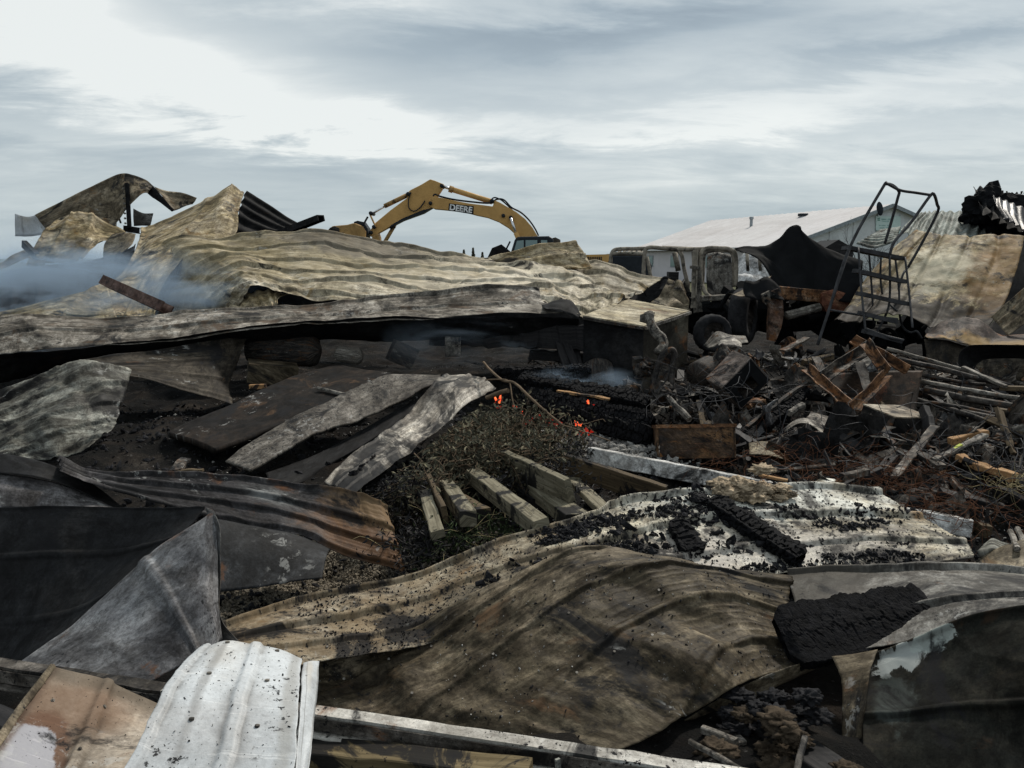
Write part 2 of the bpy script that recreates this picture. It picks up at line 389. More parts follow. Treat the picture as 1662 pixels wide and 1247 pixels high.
# ------------------------------------------------------------------ materials
from statistics import NormalDist
def thr(cov, sd=.075): return .5 + sd * NormalDist().inv_cdf(1 - min(.97, max(.005, cov)))
CHAR = (.010, .010, .011)
def burnt(name, cols, soot=.35, rust=.25, rustc=(.23, .10, .04), streak=.35, ax='u', rough=.62, met=.0, spk=.35, ash=.15, scale=1., blobs=(), bump=.35, sootc=CHAR, spec=.09, wob=3.2, mott=1.):
    m = bpy.data.materials.new(name); m.use_nodes = True; t = NT(m.node_tree); t.n.clear()
    uv = t.new('ShaderNodeUVMap', uv_map='UVMap'); oi = t.new('ShaderNodeObjectInfo')
    sp = t.new('ShaderNodeSeparateXYZ', {0: uv.outputs[0]})
    rnd = t.math('MULTIPLY', oi.outputs['Random'], 41.)
    v = t.new('ShaderNodeCombineXYZ', {0: sp.outputs[0], 1: sp.outputs[1], 2: rnd}).outputs[0]
    k = (.5, 5.) if ax == 'u' else (5., .5)
    vs = t.new('ShaderNodeCombineXYZ', {0: t.math('MULTIPLY', sp.outputs[0], k[0]), 1: t.math('MULTIPLY', sp.outputs[1], k[1]), 2: rnd}).outputs[0]
    a = t.noise(v, 2.0 * scale, 12, .70, .7)
    n = len(cols); st = [(.37 + .26 * i / max(1, n - 1), c) for i, c in enumerate(cols)]
    c = t.ramp(a, st)
    s1 = t.noise(vs, 1.6 * scale, 8, .65, .5); c = t.mix(t.math('MULTIPLY', t.range(s1, .46, .60), streak), c, t.vmath('MULTIPLY', c, (.34, .32, .30)))
    s2 = t.noise(vs, 2.7 * scale, 7, .6, .3); c = t.mix(t.math('MULTIPLY', t.range(s2, .52, .66), streak * .7), c, t.vmath('MULTIPLY', c, (1.7, 1.68, 1.62)))
    vf = t.new('ShaderNodeCombineXYZ', {0: t.math('MULTIPLY', sp.outputs[0], k[0] * .8), 1: t.math('MULTIPLY', sp.outputs[1], k[1] * 4), 2: rnd}).outputs[0]
    s3_ = t.noise(vf, 1.5, 6, .7, .3); c = t.mix(t.math('MULTIPLY', t.range(s3_, .50, .62), streak * .8), c, t.vmath('MULTIPLY', c, (.40, .38, .36)))
    hf = t.noise(v, 11, 10, .78, .3); c = t.mix(t.range(hf, .47, .60, 0, .75 * mott), c, t.vmath('MULTIPLY', c, (.45, .43, .41))); c = t.mix(t.range(hf, .50, .36, 0, .7 * mott), c, t.vmath('MULTIPLY', c, (1.55, 1.53, 1.5)))
    gr1 = t.noise(v, 70, 5, .8); c = t.mix(t.range(gr1, .48, .60, 0, .55 * mott + .1), c, t.vmath('MULTIPLY', c, (.50, .49, .48))); c = t.mix(t.range(gr1, .46, .36, 0, .5 * mott), c, t.vmath('MULTIPLY', c, (1.5, 1.48, 1.45)))
    pt = t.noise(v, 4.2 * scale, 10, .7, 1.3); c = t.mix(t.math('MULTIPLY', t.range(pt, .53, .55), .6 * mott), c, t.vmath('MULTIPLY', c, (.52, .50, .49)))
    if rust:
        r1 = t.noise(v, 2.3 * scale, 10, .68, .6); c = t.mix(t.range(r1, thr(rust * .55) - .02, thr(rust * .55) + .07, 0, .85), c, t.mix(t.noise(v, 9, 5), rustc, tuple(x * .35 for x in rustc)))
    for (u0, v0, ru, rv, bc, sth, soft) in blobs:
        nv = t.new('ShaderNodeUVMap', uv_map='Norm'); q = t.new('ShaderNodeSeparateXYZ', {0: nv.outputs[0]})
        wn = t.math('MULTIPLY', t.math('SUBTRACT', t.noise(v, 3.5, 10, .68, .6), .5), wob)
        dx = t.math('POWER', t.math('ABSOLUTE', t.math('DIVIDE', t.math('SUBTRACT', q.outputs[0], u0), ru)), 2.)
        dy = t.math('POWER', t.math('ABSOLUTE', t.math('DIVIDE', t.math('SUBTRACT', q.outputs[1], v0), rv)), 2.)
        dd = t.math('ADD', t.math('SQRT', t.math('ADD', dx, dy)), wn)
        c = t.mix(t.range(dd, 1 + soft, 1 - soft, 0, sth), c, t.mix(.12, bc, c))
    if soot:
        s3 = t.noise(v, 1.9 * scale, 12, .72, .9); c = t.mix(t.range(s3, thr(soot * .8) - .03, thr(soot * .8) + .06, 0, .93), c, sootc)
    vo = t.new('ShaderNodeTexVoronoi', {'Vector': t.vmath('ADD', v, t.vmath('MULTIPLY', t.new('ShaderNodeTexNoise', {'Vector': v, 'Scale': 6., 'Detail': 6.}).outputs['Color'], (.35, .35, .35))), 'Scale': 7. * scale})
    cell = t.new('ShaderNodeSeparateColor', {0: vo.outputs['Color']}).outputs[0]
    c = t.mix(t.range(cell, .62, .64, 0, .42 * mott), c, t.vmath('MULTIPLY', c, (.55, .53, .51))); c = t.mix(t.range(cell, .30, .28, 0, .30 * mott), c, t.vmath('MULTIPLY', c, (1.35, 1.33, 1.3)))
    rbv = t.new('ShaderNodeUVMap', uv_map='Rib'); rb = t.new('ShaderNodeSeparateXYZ', {0: rbv.outputs[0]}).outputs[0]
    c = t.mix(t.math('MULTIPLY', rb, t.range(t.noise(v, 5, 7, .7), .36, .58, .1, .95)), c, t.vmath('MULTIPLY', c, (.34, .32, .30)))
    scr = t.noise(t.new('ShaderNodeMapping', {0: v, 'Rotation': (0, 0, .5), 'Scale': (2.5, 60., 1)}).outputs[0], 1., 4, .6, 1.2)
    c = t.mix(t.range(scr, .63, .68, 0, .35), c, t.vmath('MULTIPLY', c, (1.8, 1.75, 1.7)))
    if ash:
        s4 = t.noise(v, 14 * scale, 6, .7, .4); s5 = t.noise(v, 1.8 * scale, 5, .6)
        c = t.mix(t.math('MULTIPLY', t.range(s4, .54, .60), t.range(s5, thr(ash * .7), thr(ash * .7) + .06, 0, .7)), c, t.mix(.4, (.40, .40, .385), c))
    if spk:
        sk = t.noise(v, 38, 4, .7); sk2 = t.noise(v, 2.1, 6, .65)
        c = t.mix(t.math('MULTIPLY', t.range(sk, .57, .61), t.range(sk2, thr(spk * .8), thr(spk * .8) + .05)), c, CHAR)
        sk3 = t.noise(v, 120, 2, .6); c = t.mix(t.range(sk3, .66, .72, 0, spk * .8), c, CHAR)
    fine = t.noise(v, 26, 8, .7); med = t.noise(v, 5, 6, .6, .5)
    hgt = t.math('ADD', t.math('ADD', t.math('MULTIPLY', fine, .5), t.math('MULTIPLY', gr1, .2)), med)
    bp = t.new('ShaderNodeBump', {'Strength': bump, 'Distance': .012, 'Height': hgt})
    rg = t.math('ADD', t.math('MULTIPLY', pt, .35), rough - .15)
    bs = t.new('ShaderNodeBsdfPrincipled', {'Base Color': c, 'Roughness': rg, 'Metallic': met, 'Normal': bp.outputs[0], 'Specular IOR Level': spec})
    t.new('ShaderNodeOutputMaterial', {0: bs.outputs[0]})
    return m
def plain(name, col, rough=.6, met=0., var=.25, scale=6., bump=.2, dirt=.3, emit=None):
    m = bpy.data.materials.new(name); m.use_nodes = True; t = NT(m.node_tree); t.n.clear()
    tcn = t.new('ShaderNodeTexCoord'); oi = t.new('ShaderNodeObjectInfo')
    v = t.vmath('ADD', tcn.outputs['Object'], t.new('ShaderNodeCombineXYZ', {0: t.math('MULTIPLY', oi.outputs['Random'], 31.)}).outputs[0])
    a = t.noise(v, scale, 8, .65, .5); c = t.mix(t.range(a, .3, .7), tuple(x * (1 - var) for x in col), tuple(min(1, x * (1 + var)) for x in col))
    b = t.noise(v, scale * .4, 9, .7, .7); c = t.mix(t.range(b, thr(dirt * .7), thr(dirt * .7) + .08, 0, .85), c, (.03, .028, .026))
    bp = t.new('ShaderNodeBump', {'Strength': bump, 'Distance': .01, 'Height': t.noise(v, scale * 4, 7, .65)})
    ins = {'Base Color': c, 'Roughness': rough, 'Metallic': met, 'Normal': bp.outputs[0], 'Specular IOR Level': .08}
    if emit: ins['Emission Color'] = emit[0] + (1,); ins['Emission Strength'] = emit[1]
    bs = t.new('ShaderNodeBsdfPrincipled', ins); t.new('ShaderNodeOutputMaterial', {0: bs.outputs[0]}); return m
def wood(name, cols, char=.3, rough=.75):
    m = bpy.data.materials.new(name); m.use_nodes = True; t = NT(m.node_tree); t.n.clear()
    uv = t.new('ShaderNodeUVMap', uv_map='UVMap'); oi = t.new('ShaderNodeObjectInfo'); sp = t.new('ShaderNodeSeparateXYZ', {0: uv.outputs[0]})
    rnd = t.math('MULTIPLY', oi.outputs['Random'], 23.)
    vg = t.new('ShaderNodeCombineXYZ', {0: t.math('MULTIPLY', sp.outputs[0], 1.6), 1: t.math('MULTIPLY', sp.outputs[1], 26.), 2: rnd}).outputs[0]
    v = t.new('ShaderNodeCombineXYZ', {0: sp.outputs[0], 1: sp.outputs[1], 2: rnd}).outputs[0]
    gr = t.noise(vg, 1.6, 8, .6, .6); c = t.ramp(gr, [(.3 + .4 * i / (len(cols) - 1), q) for i, q in enumerate(cols)])
    sp_ = t.noise(v, 30, 4, .7); c = t.mix(t.range(sp_, .60, .67, 0, .9), c, CHAR)
    s = t.noise(v, 3.2, 9, .68, .8); c = t.mix(t.range(s, thr(char * .8), thr(char * .8) + .06, 0, .95), c, CHAR)
    bp = t.new('ShaderNodeBump', {'Strength': .5, 'Distance': .008, 'Height': gr})
    bs = t.new('ShaderNodeBsdfPrincipled', {'Base Color': c, 'Roughness': rough, 'Normal': bp.outputs[0], 'Specular IOR Level': .12}); t.new('ShaderNodeOutputMaterial', {0: bs.outputs[0]}); return m

M_tan = burnt('burnt_tan_steel', [(.17, .135, .075), (.33, .265, .155), (.47, .395, .27), (.57, .50, .38)], soot=.22, rust=.22, rustc=(.30, .19, .08), streak=.55, spk=.15)
M_tanbig = burnt('burnt_tan_roofing', [(.215, .18, .125), (.37, .325, .235), (.52, .465, .36), (.64, .59, .49)], soot=.10, rust=.2, rustc=(.33, .23, .10), streak=.6, spk=.12,
                 blobs=[(.58, .45, .22, .4, (.70, .64, .53), .6, .6), (.25, .25, .35, .5, (.24, .19, .10), .65, .6), (.42, .10, .14, .16, (.10, .09, .08), .8, .5), (.93, .18, .07, .22, (.09, .08, .06), .7, .6)])
M_tan2 = burnt('scorched_tan_steel', [(.10, .082, .056), (.20, .165, .115), (.31, .265, .195)], soot=.4, rust=.2, rustc=(.22, .13, .06), streak=.5, spk=.2)
M_rtan = burnt('scorched_cream_steel', [(.17, .13, .07), (.31, .25, .15), (.46, .40, .28)], soot=.2, rust=.42, rustc=(.27, .16, .06), streak=.4, ax='v', ash=.12,
               blobs=[(.5, 1.05, 1.8, .42, (.018, .017, .019), 1., .15), (.30, .62, .10, .22, (.10, .085, .065), .7, .3), (.90, .35, .18, .4, (.22, .13, .055), .8, .5), (.5, .4, .22, .2, (.60, .55, .42), .8, .5)])
M_grey = burnt('burnt_grey_steel', [(.055, .055, .06), (.09, .09, .096), (.15, .15, .157), (.24, .245, .255)], soot=.25, rust=.12, streak=.35, ax='v', rough=.5, ash=.6, met=.1)
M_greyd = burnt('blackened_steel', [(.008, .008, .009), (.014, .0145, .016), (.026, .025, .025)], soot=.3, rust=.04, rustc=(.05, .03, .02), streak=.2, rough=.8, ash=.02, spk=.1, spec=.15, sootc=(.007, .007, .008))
M_beam = burnt('sooty_ash_steel', [(.06, .056, .05), (.16, .145, .125), (.31, .285, .25), (.46, .43, .385)], soot=.28, rust=.30, rustc=(.14, .095, .065), streak=.75, spk=.3)
M_brown = burnt('smoked_brown_steel', [(.035, .028, .019), (.075, .061, .041), (.14, .115, .080), (.24, .20, .145)], soot=.3, rust=.12, rustc=(.15, .09, .05), streak=.6, spk=.3, rough=.55)
M_cream = burnt('cream_panel_paint', [(.20, .165, .115), (.37, .33, .25), (.53, .495, .40), (.67, .645, .56)], soot=.52, rust=.2, rustc=(.26, .15, .07), streak=.5, spk=.95, ash=.3,
                blobs=[(.10, .4, .36, 1.1, (.15, .105, .06), .85, .5), (.5, .62, .2, .3, (.13, .11, .08), .7, .5), (.85, .15, .14, .3, (.74, .75, .70), .8, .5), (.75, .75, .2, .25, (.66, .63, .60), .5, .5), (.38, .7, .12, .3, (.10, .09, .07), .7, .5)])
M_white = burnt('white_paint_steel', [(.44, .45, .46), (.51, .535, .555), (.56, .59, .615)], soot=.0, rust=.0, streak=.12, ax='v', spk=.35, ash=0, rough=.45, mott=.22, spec=.3,
                blobs=[(.42, .12, .2, .3, (.50, .45, .38), .55, .6), (.28, .4, .035, .6, (.14, .13, .12), .55, .7), (.93, .6, .05, .6, (.25, .24, .22), .7, .6)])
M_palewhite = burnt('pale_green_grey_paint', [(.12, .12, .11), (.225, .228, .205), (.35, .355, .32)], soot=.42, rust=.0, streak=.8, spk=.1, ash=.1, rough=.5)
M_rustcurl = burnt('rusty_grey_steel', [(.030, .029, .031), (.054, .052, .055), (.095, .092, .097)], soot=.3, rust=.10, rustc=(.20, .085, .035), streak=.3, ash=.4, rough=.5,
                   blobs=[(.92, .6, .20, .7, (.14, .070, .030), .85, .5), (.97, .1, .2, .3, (.20, .14, .08), .7, .5), (.60, .3, .06, .14, (.30, .31, .31), .7, .6)])
M_bl = burnt('heat_stained_paint', [(.19, .155, .12), (.30, .255, .205), (.42, .375, .32)], soot=.05, rust=.1, streak=.3, ax='v', spk=.15, ash=.3, mott=.45,
             blobs=[(.38, .30, .5, .22, (.16, .095, .06), .75, .5), (.24, .78, .36, .36, (.12, .065, .042), 1., .10), (.23, .80, .29, .29, (.37, .375, .41), 1., .04), (.02, .5, .06, .9, (.17, .12, .09), .8, .5), (.4, .02, .8, .1, (.10, .08, .06), .8, .5)], wob=.9)
M_ashb = burnt('ashy_board', [(.07, .062, .054), (.14, .128, .113), (.24, .222, .20)], soot=.35, rust=.0, streak=.5, spk=1.0, ash=.4, bump=.9)
M_curl = burnt('pale_curled_steel', [(.08, .075, .07), (.20, .185, .165), (.42, .39, .345), (.60, .57, .51)], soot=.55, rust=.06, streak=.7, spk=.2, rough=.5)
M_slab = burnt('charred_flat_board', [(.008, .007, .007), (.013, .011, .010), (.028, .020, .015)], spec=.12, rough=.8, soot=.25, rust=.25, rustc=(.10, .06, .035), streak=.3, spk=.3, ash=.3)
M_darkbrown = burnt('smoked_dark_brown', [(.022, .018, .014), (.042, .035, .027), (.075, .064, .05)], soot=.35, rust=.1, streak=.5, rough=.7, spec=.15)
M_green = burnt('dark_olive_panel', [(.008, .009, .008), (.015, .015, .012), (.030, .026, .019)], soot=.4, rust=.15, rustc=(.05, .03, .018), streak=.2, spk=.1, ash=.02, rough=.85, spec=.12,
                blobs=[(.20, .10, .16, .10, (.34, .36, .35), .9, .06), (.42, .05, .12, .07, (.30, .33, .31), .9, .05), (.15, .42, .10, .2, (.06, .07, .066), .8, .3)])
M_lgrey = burnt('smoke_grey_steel', [(.075, .072, .065), (.145, .14, .13), (.26, .255, .24)], soot=.35, rust=.05, streak=.5, spk=.25, rough=.5,
                blobs=[(.14, .5, .24, .8, (.05, .045, .038), .92, .4)])
M_roofg = burnt('weathered_green_roofing', [(.20, .225, .205), (.30, .33, .305), (.42, .44, .42)], soot=.15, rust=.05, streak=.7, ax='v', spk=.1)
M_rust = burnt('rusted_iron', [(.07, .045, .032), (.15, .08, .045), (.25, .13, .065), (.32, .22, .15)], soot=.35, rust=.4, rustc=(.27, .11, .04), streak=.4, spk=.4, scale=2.2)
M_iron = burnt('burnt_iron', [(.03, .028, .027), (.055, .05, .047), (.10, .09, .08)], soot=.3, rust=.35, rustc=(.13, .065, .03), streak=.4, spk=.3, scale=2.5)
M_pale_iron = burnt('ash_pale_iron', [(.10, .095, .085), (.20, .185, .165), (.33, .31, .28)], soot=.3, rust=.2, rustc=(.16, .09, .05), streak=.5, spk=.3, scale=2.5)
M_smallscrap = burnt('small_scrap_steel', [(.03, .027, .025), (.075, .065, .055), (.15, .132, .115), (.28, .26, .235)], soot=.5, rust=.4, rustc=(.18, .08, .035), streak=.4, spk=.3, scale=3)
M_whitebeam = burnt('dirty_white_paint', [(.52, .51, .49), (.66, .66, .65), (.74, .75, .75)], soot=.3, rust=.05, streak=.3, spk=.5, ash=0, rough=.5)
M_cab = burnt('lit_scorched_cabinet_top', [(.24, .20, .12), (.38, .33, .23), (.52, .47, .36)], soot=.12, rust=.15, streak=.3, spk=.2)  # scorched paint, brightened to show the top as lit
M_wood = wood('weathered_lumber', [(.07, .062, .042), (.16, .142, .10), (.28, .255, .19)], char=.5)
M_woodb = wood('scorched_lumber', [(.04, .03, .02), (.085, .062, .038), (.14, .105, .065)], char=.5)
M_woodo = wood('fresh_broken_wood', [(.15, .08, .035), (.30, .17, .08), (.42, .28, .15)], char=.5)
M_charw = wood('charred_wood', [(.010, .010, .011), (.020, .019, .020), (.035, .033, .033)], char=.2, rough=.6)
M_char = plain('charcoal', (.016, .016, .018), .7, var=.5, scale=14, bump=.8, dirt=0)
M_black = plain('black_steel', (.008, .0085, .0095), .85, var=.3, scale=3, bump=.2, dirt=0)
M_tube = plain('scorched_tube', (.045, .045, .048), .55, var=.4, scale=9, bump=.2, dirt=.1)
M_rops = plain('scorched_frame_paint', (.22, .195, .16), .7, var=.55, scale=7, bump=.4, dirt=.45)
M_yel = plain('construction_yellow', (.52, .31, .115), .5, var=.12, scale=2.2, bump=.05, dirt=.02)
M_yeld = plain('dusty_yellow', (.36, .22, .09), .6, var=.3, scale=3, bump=.2, dirt=.35)
M_chrome = plain('cylinder_rod_steel', (.65, .66, .68), .25, .8, var=.05, dirt=0)
M_cabd = plain('dark_cab_paint', (.022, .026, .032), .4, var=.2, dirt=0)
M_rubber = plain('burnt_rubber', (.025, .025, .027), .85, var=.4, scale=12, bump=.5, dirt=0)
M_wool = plain('scorched_insulation', (.34, .27, .19), .95, var=.5, scale=16, bump=1., dirt=.4)
M_wool2 = plain('brown_insulation', (.055, .042, .03), .95, var=.5, scale=16, bump=1., dirt=.3)
M_ashg = plain('grey_ash', (.20, .195, .185), .95, var=.5, scale=20, bump=1., dirt=.35)
M_wire = plain('rusty_wire', (.09, .04, .022), .8, var=.5, scale=10, dirt=0)
M_twig = plain('dry_stem', (.13, .095, .065), .85, var=.4, scale=10, dirt=0)
M_leaf = plain('wilted_leaf', (.06, .058, .042), .8, var=.7, scale=3, dirt=.1)
M_leafg = plain('green_grass_blade', (.05, .07, .032), .7, var=.6, scale=3, dirt=0)
M_straw = plain('yellow_straw', (.30, .25, .14), .85, var=.4, scale=5, dirt=0)
M_grav = plain('gravel_stone', (.19, .165, .13), .9, var=.6, scale=30, bump=.5, dirt=.3)
M_crumb = plain('ash_flake', (.30, .29, .275), .9, var=.5, scale=20, dirt=.1)
M_ember = plain('glowing_ember', (.05, .01, .005), .9, emit=((1., .03, .015), .35))
M_flame = plain('flame', (.9, .2, .05), .9, emit=((1., .13, .06), 1.2))
t_ = NT(M_flame.node_tree); b_ = [n for n in t_.n if n.type == 'BSDF_PRINCIPLED'][0]
t_.set(b_.inputs['Emission Color'], t_.ramp(t_.noise(t_.new('ShaderNodeTexCoord').outputs['Object'], 30, 3), [(.38, (1., .035, .02)), (.55, (1., .12, .04)), (.68, (1., .45, .14))]))
def glass(name):
    m = bpy.data.materials.new(name); m.use_nodes = True; b = m.node_tree.nodes['Principled BSDF']
    b.inputs['Base Color'].default_value = (.16, .24, .24, 1); b.inputs['Roughness'].default_value = .1; b.inputs['Metallic'].default_value = .0; b.inputs['Specular IOR Level'].default_value = .8; return m
M_glass = glass('cab_glass')
# ------------------------------------------------------------------ ground
def ground_mat():
    m = bpy.data.materials.new('charred_ground'); m.use_nodes = True; t = NT(m.node_tree); t.n.clear()
    g = t.new('ShaderNodeNewGeometry'); p = g.outputs['Position']; sp = t.new('ShaderNodeSeparateXYZ', {0: p})
    a = t.noise(p, 2.2, 12, .72, .5); b = t.noise(p, 22, 6, .7); r_ = t.noise(p, .9, 8, .65, .8)
    c = t.ramp(a, [(.36, (.005, .005, .0055)), (.5, (.010, .0095, .009)), (.60, (.025, .021, .018)), (.72, (.08, .07, .06))])
    c = t.mix(t.range(r_, .54, .68, 0, .7), c, (.016, .010, .007))
    c = t.mix(t.range(b, .62, .70, 0, .55), c, (.22, .21, .20))
    gr = t.ramp(t.noise(p, .6, 9, .7), [(.35, (.05, .06, .03)), (.6, (.10, .095, .055)), (.7, (.15, .13, .10))])
    c = t.mix(t.range(sp.outputs[1], 21, 27), c, gr)
    hgt = t.math('ADD', t.math('MULTIPLY', b, .6), t.noise(p, 60, 5, .7))
    bp = t.new('ShaderNodeBump', {'Strength': .9, 'Distance': .03, 'Height': hgt})
    bs = t.new('ShaderNodeBsdfPrincipled', {'Base Color': c, 'Roughness': .9, 'Normal': bp.outputs[0], 'Specular IOR Level': .08}); t.new('ShaderNodeOutputMaterial', {0: bs.outputs[0]}); return m
gx = np.concatenate([-np.geomspace(3000, 14, 22), np.linspace(-12, 12, 260), np.geomspace(14, 3000, 22)])
gy = np.concatenate([[-60, -20, -8, -3], np.linspace(-1, 19, 260), np.geomspace(21, 4500, 30)])
X, Y_ = np.meshgrid(gx, gy); Z = gh(X, Y_)
o = mk('ground', np.stack([X, Y_, Z], -1).reshape(-1, 3), grid_faces(len(gy), len(gx)), ground_mat(), loc=(0, 0, 0)); o['kind'] = 'structure'

# ------------------------------------------------------------------ large collapsed metal sheets, far to near
D = 'sheet metal'
# --- left wreck against the sky
sheet('roof_sheet', 'arched grey-brown roofing sheet forming the left slope of the far peak', D,
      [[(57, 351), (101, 328), (141, 308), (170, 294), (195, 283), (215, 285), (236, 294), (249, 304)],
       [(68, 365), (112, 346), (148, 330), (176, 322), (200, 308), (216, 302), (234, 303), (244, 308)],
       [(80, 380), (122, 370), (158, 364), (186, 364), (205, 340), (221, 323), (232, 314), (240, 313)]], M_tan2, Y=(16.5, 17, 16, 16.6), rib=('v', .3, .03, 'box'), seed=1)
sheet('roof_sheet', 'dark brown underside of the torn sheet right of the steel post', D,
      [[(236, 311), (243, 306), (250, 303)], [(246, 320), (256, 318), (264, 320)], [(262, 331), (270, 330), (276, 333)], [(279, 344), (281, 343), (284, 342)]], M_greyd, Y=(16.9, 16.9, 16.8, 16.8), seed=2)
sheet('roof_sheet', 'small brown sheet behind the pointed panel, sloping down to the right', D,
      [[(249, 303), (270, 310), (296, 313), (320, 322)], [(262, 318), (276, 324), (297, 326), (316, 328)], [(279, 343), (287, 342), (300, 336), (312, 332)]], M_tan2, Y=(17, 17.4, 16.9, 17.3), rib=('v', .2, .02, 'box'), seed=3)
sheet('roof_sheet', 'crumpled tan sheet leaning under the arched peak on the far left', D,
      [[(95, 360), (110, 350), (126, 343), (150, 346), (175, 358), (219, 380)],
       [(84, 376), (100, 366), (122, 362), (148, 364), (165, 372), (195, 386)],
       [(70, 392), (88, 388), (112, 384), (138, 382), (152, 386), (166, 390)],
       [(56, 412), (78, 410), (100, 406), (122, 404), (138, 402), (150, 404)],
       [(43, 434), (66, 432), (88, 429), (108, 428), (124, 427), (137, 425)]], M_tan, Y=(15.4, 15.6, 14.6, 14.8), rib=('u', .35, .04, 'seam'), cr=.16, crs=1.3, seed=4, fold=.12)
sheet('roof_sheet', 'small curled brown sheet right of the gap beside the crumpled tan sheet', D,
      [[(182, 381), (195, 379), (208, 379), (221, 381)], [(170, 393), (188, 390), (204, 390), (218, 392)], [(166, 410), (180, 404), (198, 400), (215, 398)], [(165, 428), (175, 420), (190, 413), (208, 404)]], M_tan2, Y=(14.6, 14.6, 14.2, 14.2), cr=.04, seed=5)
sheet('roof_sheet', 'hazy pale sheet standing far left behind the smoke', D, [[(24, 347), (44, 352), (64, 347)], [(24, 365), (46, 366), (70, 362)], [(24, 384), (50, 384), (78, 380)]], M_white, Y=(22, 22, 22, 22), cr=.05, seed=6)
sheet('roof_sheet', 'bluish grey sheet scrap standing behind the steel post', D, [[(216, 338), (232, 346), (249, 346)], [(216, 352), (232, 355), (247, 355)], [(217, 368), (230, 367), (244, 367)]], M_lgrey, Y=(20, 20, 20, 20), seed=7)
sheet('wall_sheet', 'dark collapsed wall sheet low in the smoke at the far left edge', D,
      [[(-30, 452), (30, 436), (80, 432), (140, 427), (190, 412), (222, 398)], [(-30, 490), (30, 475), (80, 462), (130, 455), (180, 445), (215, 430)], [(-30, 530), (30, 515), (70, 500), (120, 490), (160, 475), (195, 460)]], M_greyd, Y=(14, 14.4, 12.4, 12.8), rib=('u', .4, .03, 'box'), seed=8, cr=.05)
sheet('wall_sheet', 'pale sheet lying in the smoke just above the long front beam', D,
      [[(-30, 512), (30, 500), (80, 487), (130, 475), (175, 462)], [(-30, 524), (40, 512), (90, 502), (140, 494), (180, 484)], [(-30, 540), (40, 530), (90, 524), (140, 520), (190, 516)]], M_tan, Y=(12.2, 12.2, 11.2, 11.2), seed=9)
sheet('wall_sheet', 'tan sheet scrap at the far left edge beside the short channel', D, [[(-30, 418), (0, 426), (20, 414), (48, 402)], [(-30, 445), (0, 438), (24, 428), (58, 414)]], M_tan2, Y=(15.2, 15.2, 14.8, 14.8), seed=10)
sheet('wall_sheet', 'brown-grey folded sheet filling the gap under the arched peak', D,
      [[(72, 366), (100, 352), (130, 344), (165, 352), (190, 362)], [(66, 392), (95, 380), (128, 374), (160, 380), (186, 378)], [(50, 425), (85, 420), (118, 414), (140, 405), (150, 390)]], M_tan2, Y=(16.2, 16.2, 15.6, 15.6), rib=('v', .3, .03, 'box'), cr=.12, crs=1.4, seed=84)
# --- pointed panel and its dark back
sheet('roof_sheet', 'big pointed tan panel rising to a sharp tip left of centre', D,
      [[(226, 366), (250, 355), (286, 340), (337, 316), (372, 295), (385, 300), (399, 310)],
       [(222, 384), (248, 372), (280, 358), (322, 340), (352, 328), (372, 330), (390, 340)],
       [(205, 418), (228, 404), (256, 392), (290, 384), (325, 378), (352, 378), (378, 384)],
       [(184, 455), (205, 445), (228, 438), (250, 428), (272, 420), (290, 414), (305, 410)],
       [(145, 478), (172, 480), (200, 480), (222, 476), (238, 472), (250, 468), (262, 464)],
       [(104, 514), (145, 515), (180, 516), (205, 517), (220, 517), (235, 517), (250, 517)]], M_tan,
      Y=(14.3, 15.0, 11.3, 11.4), rib=('u', .75, .035, 'seam'), cr=.12, crs=1.1, seed=11, fold=.05)
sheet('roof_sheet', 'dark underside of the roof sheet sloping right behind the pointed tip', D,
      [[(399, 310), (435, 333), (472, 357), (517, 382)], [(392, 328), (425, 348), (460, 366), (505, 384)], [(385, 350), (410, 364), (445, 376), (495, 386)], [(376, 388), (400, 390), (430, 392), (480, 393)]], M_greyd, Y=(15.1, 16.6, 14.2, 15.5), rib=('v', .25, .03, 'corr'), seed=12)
# --- the great tan roof panel
sheet('roof_panel', 'huge buckled tan roof panel sagging across the middle of the wreck', D,
      [[(205, 514), (240, 450), (278, 388), (381, 381), (472, 381), (560, 385), (640, 400), (719, 416), (790, 420), (840, 424), (900, 430), (950, 436), (1010, 446), (1071, 463)],
       [(230, 514), (262, 455), (300, 405), (381, 398), (472, 398), (560, 404), (640, 418), (719, 432), (790, 436), (850, 436), (905, 440), (955, 446), (1005, 456), (1050, 470)],
       [(260, 514), (290, 460), (330, 425), (390, 415), (472, 418), (560, 424), (640, 436), (719, 448), (790, 451), (860, 450), (910, 453), (955, 459), (1000, 468), (1040, 477)],
       [(300, 514), (322, 470), (355, 446), (400, 438), (472, 441), (560, 446), (640, 454), (719, 464), (790, 466), (865, 465), (912, 468), (955, 474), (992, 481), (1026, 486)],
       [(345, 514), (362, 487), (385, 464), (420, 455), (480, 458), (560, 466), (640, 472), (719, 480), (790, 481), (870, 480), (912, 484), (950, 490), (982, 494), (1008, 493)],
       [(392, 514), (398, 492), (415, 476), (440, 471), (490, 479), (560, 491), (640, 496), (719, 500), (790, 500), (872, 498), (910, 502), (940, 508), (965, 508), (990, 500)]],
      M_tanbig, Y=(13.4, 13.0, 10.9, 10.3), rib=('v', .55, .05, 'box'), cr=.15, crs=1.3, seed=13, fold=.06, rag=.03)
sheet('roof_panel', 'raised tan roof flap with a rolled edge in front of the excavator cab', D,
      [[(795, 420), (837, 409), (871, 401), (905, 398), (935, 395)], [(810, 430), (850, 420), (885, 412), (918, 409), (946, 410)], [(835, 440), (868, 432), (900, 428), (930, 426), (955, 424)], [(860, 447), (890, 443), (920, 440), (945, 440), (962, 438)]],
      M_tan, Y=(12.95, 12.9, 12.5, 12.4), rib=('v', .36, .04, 'box'), cr=.05, seed=14)
